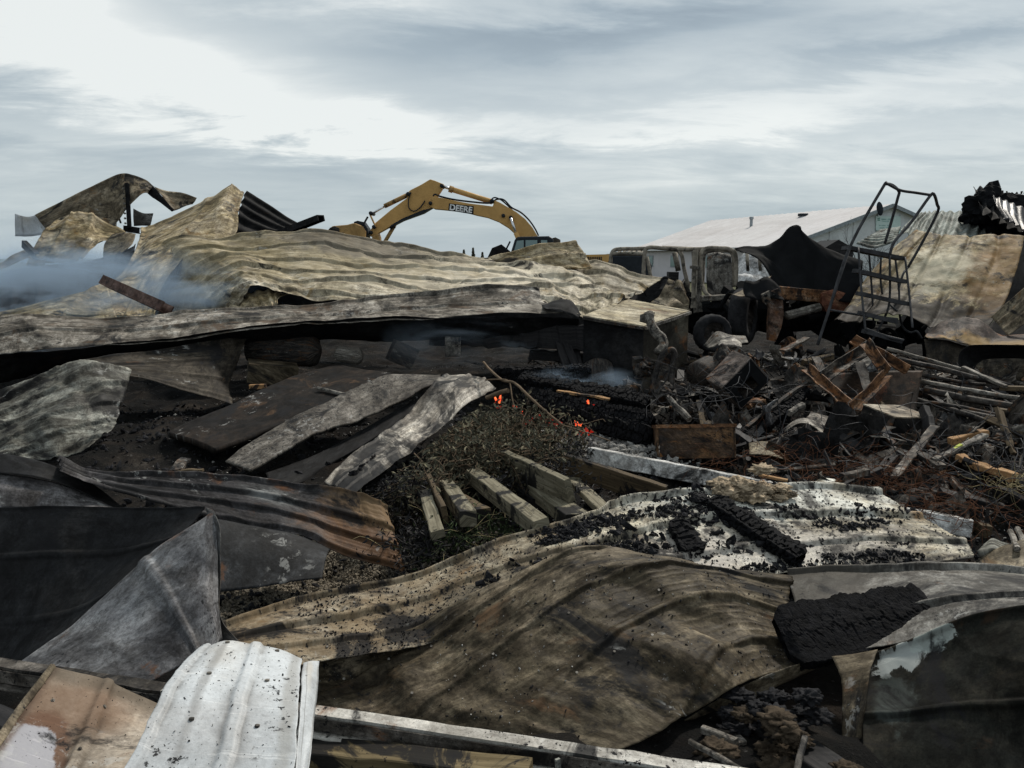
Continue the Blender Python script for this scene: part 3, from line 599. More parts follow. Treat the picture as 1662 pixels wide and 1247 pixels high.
sheet('wall_sheet', 'added black sheet keeping light out of the cavity behind the long beam', D,  # added sheet, blocks light that would enter the cavity from behind
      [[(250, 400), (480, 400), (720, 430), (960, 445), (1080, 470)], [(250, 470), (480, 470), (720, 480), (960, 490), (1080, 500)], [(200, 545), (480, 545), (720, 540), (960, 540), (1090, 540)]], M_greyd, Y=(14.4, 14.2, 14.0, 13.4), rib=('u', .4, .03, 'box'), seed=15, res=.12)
sheet('roof_sheet', 'tan lip curling over the dark gap at the lower left of the huge panel', D,
      [[(330, 514), (375, 495), (401, 477), (438, 470), (470, 478)], [(345, 514), (385, 502), (412, 490), (440, 482), (455, 484)], [(372, 516), (400, 512), (425, 506), (445, 500), (450, 490)]], M_tan, Y=(11, 11, 10.5, 10.6), rib=('u', .12, .02, 'corr'), seed=16)
# --- long front beam sheet
BT = [[(-40, 529), (57, 514), (219, 509), (337, 503), (472, 497), (567, 489), (647, 479), (760, 472), (876, 469)],
      [(-40, 540), (57, 527), (219, 519), (337, 512), (472, 506), (567, 500), (647, 495), (760, 490), (880, 490)],
      [(-40, 556), (57, 545), (219, 535), (337, 526), (472, 514), (567, 508), (647, 504), (770, 502), (900, 503)],
      [(-40, 578), (57, 571), (219, 554), (337, 541), (472, 525), (567, 517), (689, 515), (800, 513), (940, 517)]]
sheet('beam_sheet', 'long ash-streaked ribbed sheet spanning like a beam across the wreck', D, BT, M_beam, Y=(9.6, 10.4, 8.9, 9.7), rib=('v', .46, .03, 'seam'), cr=.08, crs=1.0, seed=17)
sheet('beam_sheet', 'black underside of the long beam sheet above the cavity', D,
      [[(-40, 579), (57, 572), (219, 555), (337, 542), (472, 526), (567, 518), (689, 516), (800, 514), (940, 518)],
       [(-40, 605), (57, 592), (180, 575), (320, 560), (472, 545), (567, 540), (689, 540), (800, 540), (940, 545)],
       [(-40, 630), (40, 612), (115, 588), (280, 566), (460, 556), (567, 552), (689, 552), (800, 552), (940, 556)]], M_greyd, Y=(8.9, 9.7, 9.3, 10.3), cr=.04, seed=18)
sheet('beam_sheet', 'black crumpled end of sheet poking up at the right of the long beam', D, [[(878, 490), (900, 488), (925, 492), (942, 512)], [(884, 500), (905, 503), (922, 510), (938, 518)]], M_greyd, Y=(9.9, 9.9, 9.6, 9.6), cr=.06, crs=4, seed=19)
# --- right-hand wreck
sheet('roof_sheet', 'grey-green corrugated roof sheet behind the cream panel at right', D,
      [[(1496, 346), (1513, 343), (1545, 343), (1583, 344), (1600, 352), (1636, 380)], [(1478, 358), (1500, 360), (1540, 362), (1585, 366), (1610, 374), (1640, 388)], [(1460, 376), (1490, 384), (1530, 388), (1580, 392), (1615, 396), (1650, 398)]], M_roofg, Y=(16, 16.4, 14, 14.4), rib=('u', .17, .035, 'corr'), seed=20)
sheet('roof_sheet', 'small weathered corrugated sheet left of the ladder platform', D,
      [[(1426, 376), (1445, 373), (1462, 370)], [(1410, 385), (1432, 383), (1458, 379)], [(1390, 395), (1420, 402), (1456, 390)]], M_roofg, Y=(15, 15, 14, 14), rib=('v', .17, .03, 'corr'), seed=21)
sheet('roof_sheet', 'black charred roofing sloping down at the top right corner', D,
      [[(1578, 308), (1605, 306), (1640, 318), (1700, 330)], [(1586, 326), (1612, 330), (1650, 345), (1700, 365)], [(1590, 345), (1620, 362), (1650, 378), (1700, 392)]], M_greyd, Y=(15.6, 15.6, 14.4, 14.4), rib=('u', .22, .05, 'corr'), cr=.08, crs=2, seed=22, rag=.08)
sheet('roof_sheet', 'torn dark ribbed roofing with one silvery patch at the right edge', D,
      [[(1610, 318), (1634, 326), (1660, 336), (1700, 352)], [(1615, 334), (1636, 344), (1662, 358), (1700, 374)], [(1628, 352), (1646, 364), (1668, 376), (1700, 386)]],
      burnt('dark_ribbed_roofing', [(.02, .02, .023), (.05, .05, .056), (.11, .112, .118)], soot=.35, rust=0, streak=.6, ax='v', rough=.35, blobs=[(.35, .25, .18, .22, (.30, .30, .31), .8, .3)]), Y=(14.6, 14.6, 13.9, 13.9), rib=('u', .16, .03, 'corr'), seed=23)
sheet('wall_panel', 'large cream and brown panel standing curved behind the ladder', D,
      [[(1486, 371), (1505, 376), (1525, 381), (1569, 379), (1610, 381), (1662, 384)],
       [(1444, 406), (1475, 410), (1510, 410), (1555, 410), (1605, 413), (1656, 416)],
       [(1402, 455), (1440, 455), (1485, 453), (1535, 453), (1590, 453), (1645, 455)],
       [(1378, 487), (1415, 488), (1462, 488), (1520, 493), (1572, 495), (1628, 497)],
       [(1354, 516), (1392, 520), (1440, 514), (1500, 528), (1548, 540), (1594, 546)]],
      M_rtan, Y=(13.6, 13.2, 11.8, 11.4), rib=('u', .42, .035, 'v'), cr=.09, crs=1.6, seed=24, fold=.05)
sheet('wall_panel', 'black back sheet beyond the right edge of the curved cream panel', D,
      [[(1655, 388), (1700, 392)], [(1645, 440), (1700, 445)], [(1625, 500), (1700, 505)], [(1596, 545), (1700, 552)]], M_greyd, Y=(13.6, 13.8, 12.2, 12.4), seed=25)
sheet('wall_sheet', 'brown-grey ribbed scrap sheet at right edge below the cream panel', D,
      [[(1610, 517), (1635, 494), (1662, 471), (1700, 440)], [(1622, 530), (1645, 512), (1668, 492), (1700, 470)], [(1636, 546), (1655, 532), (1675, 520), (1700, 505)]], M_tan2, Y=(11.6, 11.4, 11, 10.9), rib=('v', .25, .03, 'box'), seed=26)
sheet('wall_sheet', 'low sheet with orange burnt edge under the cream panel', D,
      [[(1496, 546), (1525, 528), (1554, 520), (1590, 522), (1625, 540), (1700, 543)], [(1504, 544), (1530, 538), (1560, 536), (1595, 543), (1630, 550), (1700, 553)], [(1500, 548), (1535, 549), (1560, 557), (1592, 562), (1630, 560), (1700, 562)]], 
      burnt('orange_edged_sheet', [(.04, .032, .030), (.075, .06, .054), (.13, .105, .092)], soot=.25, rust=.3, streak=.4, blobs=[(.6, .95, .5, .35, (.26, .17, .065), .8, .4)]), Y=(11.4, 11.2, 10.7, 10.6), cr=.06, crs=3, seed=27, rag=.04)
sheet('wall_sheet', 'brown shaded sheet hanging below the orange-edged sheet', D,
      [[(1500, 550), (1535, 551), (1565, 560), (1600, 566)], [(1505, 585), (1535, 585), (1570, 590), (1600, 592)], [(1500, 610), (1535, 608), (1570, 606), (1600, 604)]], M_darkbrown, Y=(10.8, 10.8, 10.6, 10.6), seed=28)
sheet('tarp', 'black draped sheet peaking between machine frame and ladder', 'tarp',
      [[(1192, 404), (1232, 403), (1262, 391), (1280, 368), (1296, 363), (1308, 380), (1338, 402), (1370, 414), (1400, 424)],
       [(1200, 408), (1236, 416), (1262, 425), (1282, 412), (1300, 404), (1318, 412), (1345, 425), (1372, 434), (1400, 440)],
       [(1225, 418), (1250, 434), (1268, 450), (1286, 455), (1304, 452), (1325, 452), (1348, 458), (1374, 462), (1402, 466)],
       [(1262, 462), (1270, 468), (1284, 478), (1298, 482), (1316, 484), (1335, 486), (1355, 488), (1380, 492), (1404, 496)]], M_black, Y=(13.6, 12.9, 13.0, 12.5), cr=.10, crs=2.2, seed=29, th=.01)
sheet('wall_sheet', 'crumpled white sheet pile behind the right machine frame', D,
      [[(1193, 425), (1215, 412), (1238, 418), (1262, 440)], [(1194, 445), (1218, 436), (1245, 440), (1268, 448)], [(1196, 462), (1222, 462), (1248, 460), (1272, 456)]], burnt('crumpled_white', [(.35, .36, .37), (.55, .56, .57), (.7, .7, .7)], soot=.2, rust=0, streak=.2, spk=.1), Y=(16, 16, 15.4, 15.4), cr=.16, crs=3.2, seed=30)
sheet('wall_sheet', 'small bent tan scrap lying in front of the black draped sheet', D,
      [[(1215, 465), (1235, 455), (1252, 448)], [(1190, 478), (1215, 472), (1240, 460)], [(1182, 476), (1205, 482), (1228, 474)]], M_tan2, Y=(12.6, 12.6, 12.2, 12.2), seed=31)
sheet('wall_sheet', 'black folded scrap lying left of the black draped sheet', D,
      [[(1208, 455), (1222, 458), (1246, 448), (1266, 465)], [(1206, 470), (1225, 476), (1248, 470), (1270, 480)], [(1210, 482), (1232, 488), (1250, 482), (1275, 488)]], M_black, Y=(12.3, 12.3, 12.1, 12.1), cr=.06, crs=4, seed=32)

for i, (c_, r_, sd_, lab) in enumerate((((1606, 330), .50, 1, 'black charred heap forming the left tip of the top right wreck'), ((1645, 352), .62, 2, 'black charred heap behind the ribbed dark roofing'), ((1680, 362), .7, 3, 'black heap cut by the right edge of the picture'))):
    v, f_, u = lump(P(c_[0], c_[1] + 8, 15.2), r_, sd_, 4, .35, 2.4, (1., .6, .72)); tag(mk('charred_heap', v, f_, M_black, UV=u, smooth=False), lab, 'debris')
# --- middle distance
sheet('roof_sheet', 'smoky brown triangular sheet hanging under the long beam at left', D,
      [[(118, 586), (190, 576), (260, 568), (345, 556), (400, 550)], [(140, 592), (215, 590), (285, 588), (350, 585), (385, 590)], [(150, 596), (225, 603), (292, 612), (345, 620), (372, 625)], [(168, 602), (236, 615), (293, 635), (340, 648), (378, 660)]], M_darkbrown, Y=(8.7, 9.6, 8.2, 8.6), rib=('v', .3, .02, 'box'), cr=.03, seed=33)
sheet('wall_sheet', 'pale greenish crumpled wall sheet at the left edge', D,
      [[(-50, 660), (0, 632), (60, 604), (111, 588), (160, 592), (212, 604)],
       [(-50, 690), (0, 664), (60, 642), (118, 622), (165, 618), (208, 630)],
       [(-50, 722), (0, 697), (55, 682), (110, 660), (155, 650), (198, 660)],
       [(-50, 748), (0, 724), (45, 715), (96, 700), (140, 688), (184, 694)],
       [(-50, 768), (0, 744), (40, 750), (89, 752), (112, 738), (137, 722)]], M_palewhite, Y=(7.0, 7.8, 6.4, 6.6), rib=('v', .24, .04, 'box', .40), cr=.08, crs=2.2, seed=34, fold=.0, rag=.04)
sheet('roof_sheet', 'pale curled strip of sheet arching down from the fire', D,
      [[(722, 606), (705, 628), (660, 672), (625, 700), (575, 735), (526, 786)],
       [(760, 606), (730, 632), (686, 678), (645, 708), (594, 748), (540, 792)],
       [(785, 614), (748, 645), (704, 688), (660, 718), (612, 756), (556, 798)],
       [(806, 632), (758, 658), (715, 697), (676, 729), (630, 764), (576, 804)]], M_curl, Y=(8.0, 5.6, 7.6, 5.4), rib=('v', .16, .018, 'seam'), cr=.035, crs=2.5, seed=35, rag=.03)
sheet('flat_board', 'flaky ash-grey board sloping beside the pale curled strip', 'board',
      [[(716, 608), (638, 607), (560, 638), (500, 664), (430, 702), (365, 748)], [(712, 615), (642, 630), (578, 655), (515, 680), (455, 712), (385, 756)], [(702, 624), (648, 652), (596, 676), (530, 697), (478, 722), (405, 765)]], M_ashb, Y=(8.4, 6.4, 7.9, 6.1), cr=.02, crs=3, seed=36, th=.02, rag=.03)
sheet('flat_board', 'wide flat blackened board lying in the dark left of the fire', 'board',
      [[(548, 591), (480, 610), (420, 634), (350, 668), (270, 700)], [(590, 598), (525, 622), (460, 650), (385, 684), (310, 712)], [(636, 605), (570, 635), (505, 664), (425, 700), (348, 728)]], M_slab, Y=(9.2, 7.0, 8.4, 6.5), cr=.02, seed=37, th=.05, rag=.01)
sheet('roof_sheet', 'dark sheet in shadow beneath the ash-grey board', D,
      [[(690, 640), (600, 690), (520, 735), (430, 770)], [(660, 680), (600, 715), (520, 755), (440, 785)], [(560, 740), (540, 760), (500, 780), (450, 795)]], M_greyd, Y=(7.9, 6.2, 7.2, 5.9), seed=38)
# --- curved rusty sheet and left foreground
sheet('roof_sheet', 'long twisted grey sheet with a rusty torn end at its right', D,
      [[(88, 750), (130, 768), (180, 776), (240, 772), (320, 772), (404, 775), (489, 783), (560, 794), (605, 810), (628, 822)],
       [(92, 754), (135, 774), (190, 786), (250, 790), (330, 796), (410, 803), (490, 816), (562, 836), (610, 852), (640, 864)],
       [(95, 757), (140, 780), (200, 798), (265, 808), (345, 820), (416, 830), (492, 843), (560, 866), (612, 884), (650, 895)],
       [(98, 760), (145, 785), (212, 808), (285, 828), (357, 846), (421, 860), (485, 868), (545, 893), (600, 914), (657, 932)]], M_rustcurl, Y=(4.9, 5.0, 4.5, 4.6), rib=('v', .155, .028, 'box'), cr=.03, crs=2, seed=39, rag=.035, fold=.03)
sheet('roof_sheet', 'black band of sheet edge curving at the left above the grey sheet', D,
      [[(-50, 738), (0, 735), (60, 747), (110, 767), (155, 790), (200, 824)], [(-50, 752), (0, 752), (55, 760), (105, 778), (150, 800), (190, 824)], [(-50, 768), (0, 768), (52, 773), (100, 785), (140, 803), (175, 824)]], M_greyd, Y=(4.8, 4.7, 4.6, 4.55), seed=40)
sheet('roof_sheet', 'ash-mottled grey sheet between black band and black folded sheet', D,
      [[(-50, 768), (0, 768), (55, 774), (105, 787), (145, 805), (180, 822)], [(-50, 795), (0, 790), (55, 796), (100, 805), (140, 815), (185, 824)], [(-50, 835), (0, 826), (55, 828), (100, 829), (145, 830), (190, 832)]],
      burnt('mottled_ash_steel', [(.06, .058, .06), (.14, .135, .14), (.26, .255, .26)], soot=.25, rust=.2, streak=.4, ash=.5), Y=(4.65, 4.6, 4.45, 4.4), seed=41)
sheet('roof_sheet', 'dark flat sheet with pale scuffs under the twisted rusty sheet', D,
      [[(350, 842), (420, 856), (480, 868), (536, 890)], [(350, 890), (415, 895), (475, 900), (530, 905)], [(352, 962), (410, 955), (465, 946), (524, 940)]], burnt('scuffed_dark_steel', [(.010, .0105, .012), (.018, .019, .021), (.05, .053, .058)], spec=.15, soot=.3, rust=.05, ash=.3, streak=.3), Y=(4.45, 4.6, 4.1, 4.3), seed=42)
sheet('folded_sheet', 'black inner face of the big folded sheet at left', D,
      [[(-60, 828), (60, 823), (180, 825), (260, 824), (334, 822)], [(-60, 900), (60, 890), (170, 890), (240, 880), (300, 862)], [(-60, 990), (40, 985), (120, 975), (180, 950), (240, 915)], [(-60, 1090), (0, 1085), (60, 1065), (110, 1035), (160, 985)]], M_greyd, Y=(4.3, 3.7, 3.6, 3.4), cr=.02, seed=43, rib=('v', .3, .012, 'seam'))
sheet('folded_sheet', 'mottled grey front face of the big folded sheet at left', D,
      [[(8, 1088), (50, 1056), (105, 1018), (150, 982), (208, 932), (262, 886), (320, 848), (347, 828)],
       [(30, 1096), (80, 1066), (130, 1035), (178, 1000), (232, 955), (280, 918), (326, 886), (352, 868)],
       [(60, 1104), (115, 1082), (165, 1055), (210, 1025), (258, 990), (300, 960), (332, 940), (355, 930)],
       [(100, 1112), (150, 1102), (200, 1080), (242, 1054), (284, 1028), (318, 1005), (342, 992), (357, 985)],
       [(140, 1124), (190, 1122), (235, 1108), (275, 1088), (310, 1070), (336, 1058), (352, 1045), (362, 1036)]], M_grey, Y=(3.1, 3.5, 2.75, 3.0), cr=.022, crs=2.2, seed=44, rib=('u', .5, .012, 'seam'))
sheet('folded_sheet', 'narrow bent flange down the right side of the folded sheet', D,
      [[(333, 822), (345, 826), (349, 832)], [(338, 860), (350, 850), (357, 856)], [(338, 950), (350, 930), (358, 930)], [(340, 1010), (352, 1000), (358, 1000)], [(352, 1045), (372, 1040), (392, 1046)]], 
      burnt('rust_edged_flange', [(.05, .05, .052), (.10, .10, .10), (.20, .17, .14)], soot=.2, rust=.25, streak=.5, ax='v'), Y=(3.55, 3.5, 3.1, 3.05), seed=45, cr=.006)
# --- foreground panels
sheet('roof_panel', 'long cream panel strewn with charcoal running to the right', D,
      [[(350, 1014), (450, 986), (547, 965), (640, 948), (724, 921), (800, 887), (897, 853), (951, 835), (1005, 813), (1100, 802), (1200, 796), (1320, 786), (1425, 794)],
       [(366, 1030), (470, 1004), (560, 988), (650, 973), (740, 945), (820, 912), (910, 880), (975, 860), (1040, 842), (1130, 828), (1240, 820), (1350, 812), (1474, 823)],
       [(384, 1046), (490, 1028), (590, 1018), (680, 998), (760, 965), (840, 935), (930, 905), (1000, 890), (1070, 870), (1160, 860), (1270, 855), (1390, 845), (1520, 848)],
       [(402, 1064), (505, 1050), (608, 1040), (690, 1018), (772, 984), (860, 955), (955, 928), (1030, 915), (1110, 905), (1200, 895), (1300, 890), (1430, 876), (1572, 880)],
       [(430, 1090), (530, 1076), (628, 1062), (710, 1045), (795, 1015), (882, 985), (975, 960), (1060, 945), (1150, 938), (1235, 934), (1318, 928), (1460, 918), (1583, 904)]],
      M_cream, Y=(3.6, 5.5, 3.15, 4.6), rib=('v', .27, .035, 'box'), cr=.03, crs=1.4, seed=46, key='cream', rag=.03, fold=.02)
sheet('front_panel', 'broad smoke-browned panel bulging across the foreground', D,
      [[(400, 1108), (500, 1070), (600, 1042), (690, 1012), (778, 960), (850, 926), (920, 902), (1007, 893), (1111, 908), (1210, 929), (1290, 931)],
       [(440, 1135), (535, 1100), (622, 1074), (700, 1046), (780, 1002), (850, 962), (925, 932), (1010, 918), (1100, 922), (1190, 938), (1288, 948)],
       [(480, 1170), (570, 1132), (645, 1106), (722, 1078), (792, 1042), (862, 1006), (930, 972), (1010, 948), (1100, 942), (1180, 952), (1285, 972)],
       [(530, 1205), (605, 1172), (675, 1146), (752, 1112), (822, 1076), (890, 1042), (960, 1006), (1036, 980), (1118, 970), (1195, 974), (1290, 1000)],
       [(590, 1245), (660, 1212), (724, 1186), (792, 1156), (862, 1116), (930, 1082), (1000, 1046), (1070, 1020), (1140, 1005), (1210, 1006), (1300, 1026)],
       [(700, 1275), (765, 1245), (828, 1216), (890, 1184), (950, 1148), (1010, 1112), (1070, 1082), (1130, 1056), (1190, 1040), (1245, 1040), (1310, 1052)],
       [(850, 1300), (900, 1282), (950, 1255), (1005, 1226), (1059, 1200), (1102, 1172), (1144, 1148), (1190, 1120), (1230, 1100), (1275, 1080), (1320, 1070)]],
      M_brown, Y=(3.4, 4.2, 2.75, 3.5), rib=('v', .33, .024, 'box', .22), cr=.075, crs=2.0, seed=47, key='front', fold=.03)
sheet('front_panel', 'rounded brown lower flange of the bulging foreground panel', D,
      [[(850, 1302), (1005, 1226), (1059, 1202), (1144, 1150), (1230, 1102), (1322, 1068)], [(880, 1316), (1020, 1240), (1066, 1216), (1150, 1165), (1235, 1116), (1325, 1078)], [(900, 1316), (1030, 1246), (1068, 1228), (1152, 1178), (1236, 1128), (1322, 1086)]], M_tan2, Y=(2.9, 3.5, 2.95, 3.55), cr=.008, seed=48)
sheet('front_panel', 'smooth grey panel curving away at the right edge', D,
      [[(1277, 931), (1350, 926), (1422, 921), (1490, 919), (1575, 924), (1720, 938)],
       [(1283, 955), (1355, 950), (1430, 944), (1505, 938), (1590, 938), (1720, 946)],
       [(1290, 990), (1362, 984), (1440, 970), (1520, 958), (1600, 952), (1720, 954)],
       [(1300, 1030), (1375, 1022), (1450, 1002), (1530, 985), (1610, 970), (1720, 964)],
       [(1318, 1076), (1400, 1060), (1465, 1042), (1535, 1018), (1610, 992), (1720, 978)]], M_lgrey, Y=(4.25, 4.1, 3.5, 3.5), cr=.02, crs=1.5, seed=49, rib=('v', .5, .04, 'seam'), key='rgrey', fold=.04)
sheet('wall_panel', 'dark olive panel with peeled white paint at lower right', D,
      [[(1400, 1062), (1465, 1044), (1535, 1020), (1610, 994), (1720, 980)], [(1405, 1130), (1475, 1120), (1550, 1100), (1625, 1085), (1720, 1075)], [(1398, 1200), (1475, 1200), (1560, 1195), (1630, 1190), (1720, 1190)], [(1395, 1290), (1475, 1300), (1560, 1300), (1640, 1300), (1720, 1300)]], M_green, Y=(3.45, 3.4, 2.9, 2.8), cr=.05, crs=2, seed=50, rib=('v', .4, .03, 'seam'))
sheet('hanging_strip', 'vertical grey-brown strip of sheet hanging beside the olive panel', D,
      [[(1350, 1066), (1385, 1062), (1425, 1055)], [(1366, 1110), (1390, 1105), (1412, 1100)], [(1366, 1180), (1385, 1180), (1402, 1180)], [(1366, 1290), (1385, 1292), (1400, 1290)]], M_brown, Y=(3.45, 3.4, 3.0, 3.0), cr=.01, seed=51)
sheet('wall_sheet', 'heat-stained cream panel with lilac unburnt patch, bottom left', D,
      [[(84, 1079), (125, 1090), (165, 1100), (211, 1122), (262, 1146)], [(44, 1135), (90, 1146), (135, 1158), (190, 1172), (240, 1185)], [(-6, 1205), (45, 1222), (95, 1236), (152, 1240), (215, 1238)], [(-70, 1290), (0, 1310), (60, 1320), (120, 1318), (190, 1300)]], M_bl, Y=(2.45, 2.5, 1.85, 1.85), rib=('u', .23, .013, 'seam'), cr=.006, seed=52, key='lilac')
sheet('wall_sheet', 'long narrow seam folded along the left of the heat-stained panel', D,
      [[(78, 1085), (84, 1077), (92, 1082)], [(32, 1145), (40, 1132), (50, 1140)], [(-18, 1212), (-10, 1200), (4, 1208)], [(-80, 1295), (-70, 1285), (-56, 1290)]], M_brown, Y=(2.43, 2.43, 1.83, 1.83), seed=53, cr=.002)
sheet('white_panel', 'clean white curved panel end at the bottom left foreground', D,
      [[(345, 1075), (368, 1058), (404, 1062), (448, 1068), (484, 1084)],
       [(332, 1050), (365, 1038), (404, 1044), (452, 1054), (489, 1072)],
       [(300, 1077), (342, 1070), (390, 1076), (442, 1084), (488, 1096)],
       [(268, 1115), (318, 1116), (370, 1122), (430, 1128), (487, 1134)],
       [(236, 1178), (292, 1186), (352, 1192), (418, 1196), (484, 1200)],
       [(182, 1270), (245, 1284), (315, 1292), (395, 1296), (474, 1300)]], M_white, Y=(2.35, 2.35, 1.62, 1.62), rib=('u', .19, .009, 'seam'), cr=.012, seed=54, key='white', res=.006, rag=.015)
sheet('white_panel', 'white upright flange along the right side of the curved panel', D,
      [[(491, 1077), (504, 1073), (518, 1073)], [(489, 1100), (504, 1100), (516, 1115)], [(487, 1150), (500, 1155), (511, 1165)], [(482, 1220), (494, 1225), (505, 1216)], [(474, 1300), (486, 1302), (492, 1290)]], M_white, Y=(2.25, 2.3, 1.62, 1.66), seed=55, cr=.003)
# ------------------------------------------------------------------ white metal building far right
def V3(*a): return np.array(a, float)
bl = empty('metal_building', (19.4, 58.6, 0), 'white gabled metal building with pale snow-grey roof behind the wreckage', 'building')
nl, nr, apx = V3(19.4, 58.6, 2.8), V3(36.8, 63.4, 2.8), V3(28.1, 61.0, 5.85)
dirv = V3(-7.1, 25, 0)
fl, fr, fa = nl + dirv, nr + dirv, apx + dirv
M_bwall = burnt('pale_wall_cladding', [(.52, .55, .57), (.60, .63, .65), (.66, .68, .69)], soot=0, rust=0, streak=.1, ax='v', spk=0, ash=0, scale=.2, mott=.12)
M_broof = burnt('white_roof_cladding', [(.52, .495, .49), (.56, .54, .54), (.60, .585, .585)], soot=0, rust=0, streak=.1, ax='v', spk=0, ash=0, scale=.12, mott=.12, blobs=[(.5, .15, .5, .10, (.56, .54, .55), .5, .6)])
M_trim = plain('grey_trim', (.24, .27, .29), .5, dirt=0); M_pinkw = plain('pinkish_wall', (.52, .50, .52), .7, var=.06, dirt=0, scale=.6)
z0 = np.array([0, 0, -1.]) 
def flat(name, pts, mat, th, parent, n=(0, 0, 1)):
    pts = np.array(pts, float); q = np.asarray(n, float); V = np.concatenate([pts, pts - q * th]); k = len(pts)
    F = [list(range(k)), list(range(2 * k - 1, k - 1, -1))] + [[i, i + k, (i + 1) % k + k, (i + 1) % k] for i in range(k)]
    o = mk(name, V, F, mat, parent=parent, smooth=False, UV=V[:, [0, 2]] * .3); fix_normals(o); return o
gdir = (nr - nl) / np.linalg.norm(nr - nl); gout = np.array([gdir[1], -gdir[0], 0]); lout = np.array([-gdir[0], -gdir[1], 0])
def down(p, z=-.3): q = p.copy(); q[2] = z; return q
flat('gable_wall', [down(nl), down(nr), nr, apx, nl], M_bwall, .15, bl, gout)
flat('gable_wall', [down(fl), down(fr), fr, fa, fl], M_bwall, .15, bl, -gout)
flat('side_wall', [down(nl), down(fl), fl, nl], M_pinkw, .15, bl, lout)
flat('side_wall', [down(nr), down(fr), fr, nr], M_pinkw, .15, bl, -lout)
def roofhalf(e0, e1, r0, r1):
    ov = gout * .35; s = (e0 - r0) / np.linalg.norm(e0 - r0) * .4
    a, b, c, d = e0 + ov + s, e1 - ov + s, r1 - ov, r0 + ov
    up = np.array([0, 0, .12]); rows = [[a + up, d + up], [b + up, c + up]]
    n = 60; V = []; 
    for i in range(n + 1):
        t = i / n
        for j in range(9):
            q = j / 8; p = (a * (1 - t) + b * t) * (1 - q) + (d * (1 - t) + c * t) * q
            V.append(p + up + np.array([0, 0, .05 * (i % 2)]))
    V = np.array(V); F = grid_faces(n + 1, 9); nn = len(V); Vb = V.copy(); Vb[:, 2] -= .14
    tt = np.linspace(0, 1, n + 1); U = np.stack(np.meshgrid(np.linspace(0, 9, 9), tt * 26), -1).reshape(-1, 2)
    NV = np.stack(np.meshgrid(np.linspace(0, 1, 9), tt), -1).reshape(-1, 2)
    o = mk('roof', np.concatenate([V, Vb]), np.concatenate([F, F[:, ::-1] + nn]), M_broof, parent=bl, smooth=False, UV=np.concatenate([U, U]), NV=np.concatenate([NV, NV])); fix_normals(o)
roofhalf(nl, fl, apx, fa); roofhalf(nr, fr, apx, fa)
for a, b in ((nl, apx), (apx, nr)):
    off = gout * .42 + np.array([0, 0, .05]); ex = (nl - apx) / np.linalg.norm(nl - apx) * .4 if a is nl else 0; ex2 = (nr - apx) / np.linalg.norm(nr - apx) * .4 if b is nr else 0
    bar('rake_trim', a + off + ex, b + off + ex2, rect(.10, .26), M_trim, parent=bl, n=0, seg=2)
bar('gutter', nl + lout * .45 + gout * .3, fl + lout * .45 - gout * .3, rect(.14, .14), plain('white_gutter', (.6, .6, .6), .5, dirt=0), parent=bl, n=0, seg=2)
# wall ribs of the gable, and the corner trim
for k in range(1, 9):
    t = k / 9; p = nl * (1 - t) + nr * t; zt = 2.8 + 3.05 * (1 - abs(2 * t - 1))
    bar('corner_trim' if k == 4 else 'wall_rib', down(p) + gout * .04, V3(p[0], p[1], zt - .1) + gout * .04, rect(.06, .05), M_trim if k == 4 else M_bwall, parent=bl, n=0, seg=2)
for t, zz in ((.12, 1.2), (.35, 1.2), (.6, 1.2), (.8, 1.2)):
    p = nl * (1 - t) + fl * t + lout * .03; q = dirv / 26.
    wn = flat('window', [V3(*(p[:2]), zz) + 0 * q, V3(*((p + q * 1.6)[:2]), zz), V3(*((p + q * 1.6)[:2]), zz + 1.1), V3(*(p[:2]), zz + 1.1)], M_trim, .06, bl, lout)
    pp = p + lout * .03
    flat('pane', [V3(*((pp + q * .1)[:2]), zz + .1), V3(*((pp + q * 1.5)[:2]), zz + .1), V3(*((pp + q * 1.5)[:2]), zz + 1.), V3(*((pp + q * .1)[:2]), zz + 1.)], M_glass, .02, wn, lout)
# pale sign on the gable with its leaf mark and faint lettering
def gpt(px, py, out=.1):
    d = ray(px, py); nrm = gout; c0 = nl + gout * out; t = np.dot(c0 - np.array([0, 0, CAM_H]), nrm) / np.dot(d, nrm); return np.array([0, 0, CAM_H]) + d * t
sg = empty('sign_board', gpt(1438, 372), 'pale green sign with dark leaf mark under the gable peak', 'sign')
M_sign = plain('pale_green_board', (.50, .62, .60), .5, var=.05, dirt=0); M_sgn = plain('sign_green_ink', (.05, .20, .15), .6, dirt=0); M_sgn2 = plain('sign_pale_ink', (.20, .36, .34), .6, dirt=0)
flat('board', [gpt(1422, 374), gpt(1462, 380), gpt(1462, 351), gpt(1422, 351)], M_sign, .06, sg, gout)
for cx, cy in ((1425.3, 355), (1427.6, 354.6), (1425.3, 357.6), (1427.6, 357.4)):
    flat('leaf_mark', [gpt(cx - 1.0, cy + .2, .115), gpt(cx + .1, cy + 1.3, .115), gpt(cx + 1.1, cy, .115), gpt(cx, cy - 1.3, .115)], M_sgn, .01, sg, gout)
for x0, x1, yy, hh in ((1431, 1439, 356, 1.3), (1441, 1446, 356, 1.3), (1432, 1443, 359.4, .8), (1427, 1429, 366, .9), (1431, 1438, 366, .9), (1440, 1447, 366, .9), (1428, 1436, 370, .8), (1438, 1445, 370, .8)):
    x = x0
    while x < x1 - .3:
        flat('letter', [gpt(x, yy + hh, .115), gpt(x + .8, yy + hh, .115), gpt(x + .6, yy - hh, .115), gpt(x + .1, yy - hh * .8, .115)], M_sgn2, .01, sg, gout); x += 1.35
dsh = empty('satellite_dish', gpt(1428, 345, .3), 'dark satellite dish at the gable rake', 'satellite dish')
c = gpt(1428, 339, .5); 
V, F = ico(3); V = V * np.array([.24, .07, .52]); V = V @ eul(0, -12, 0).T
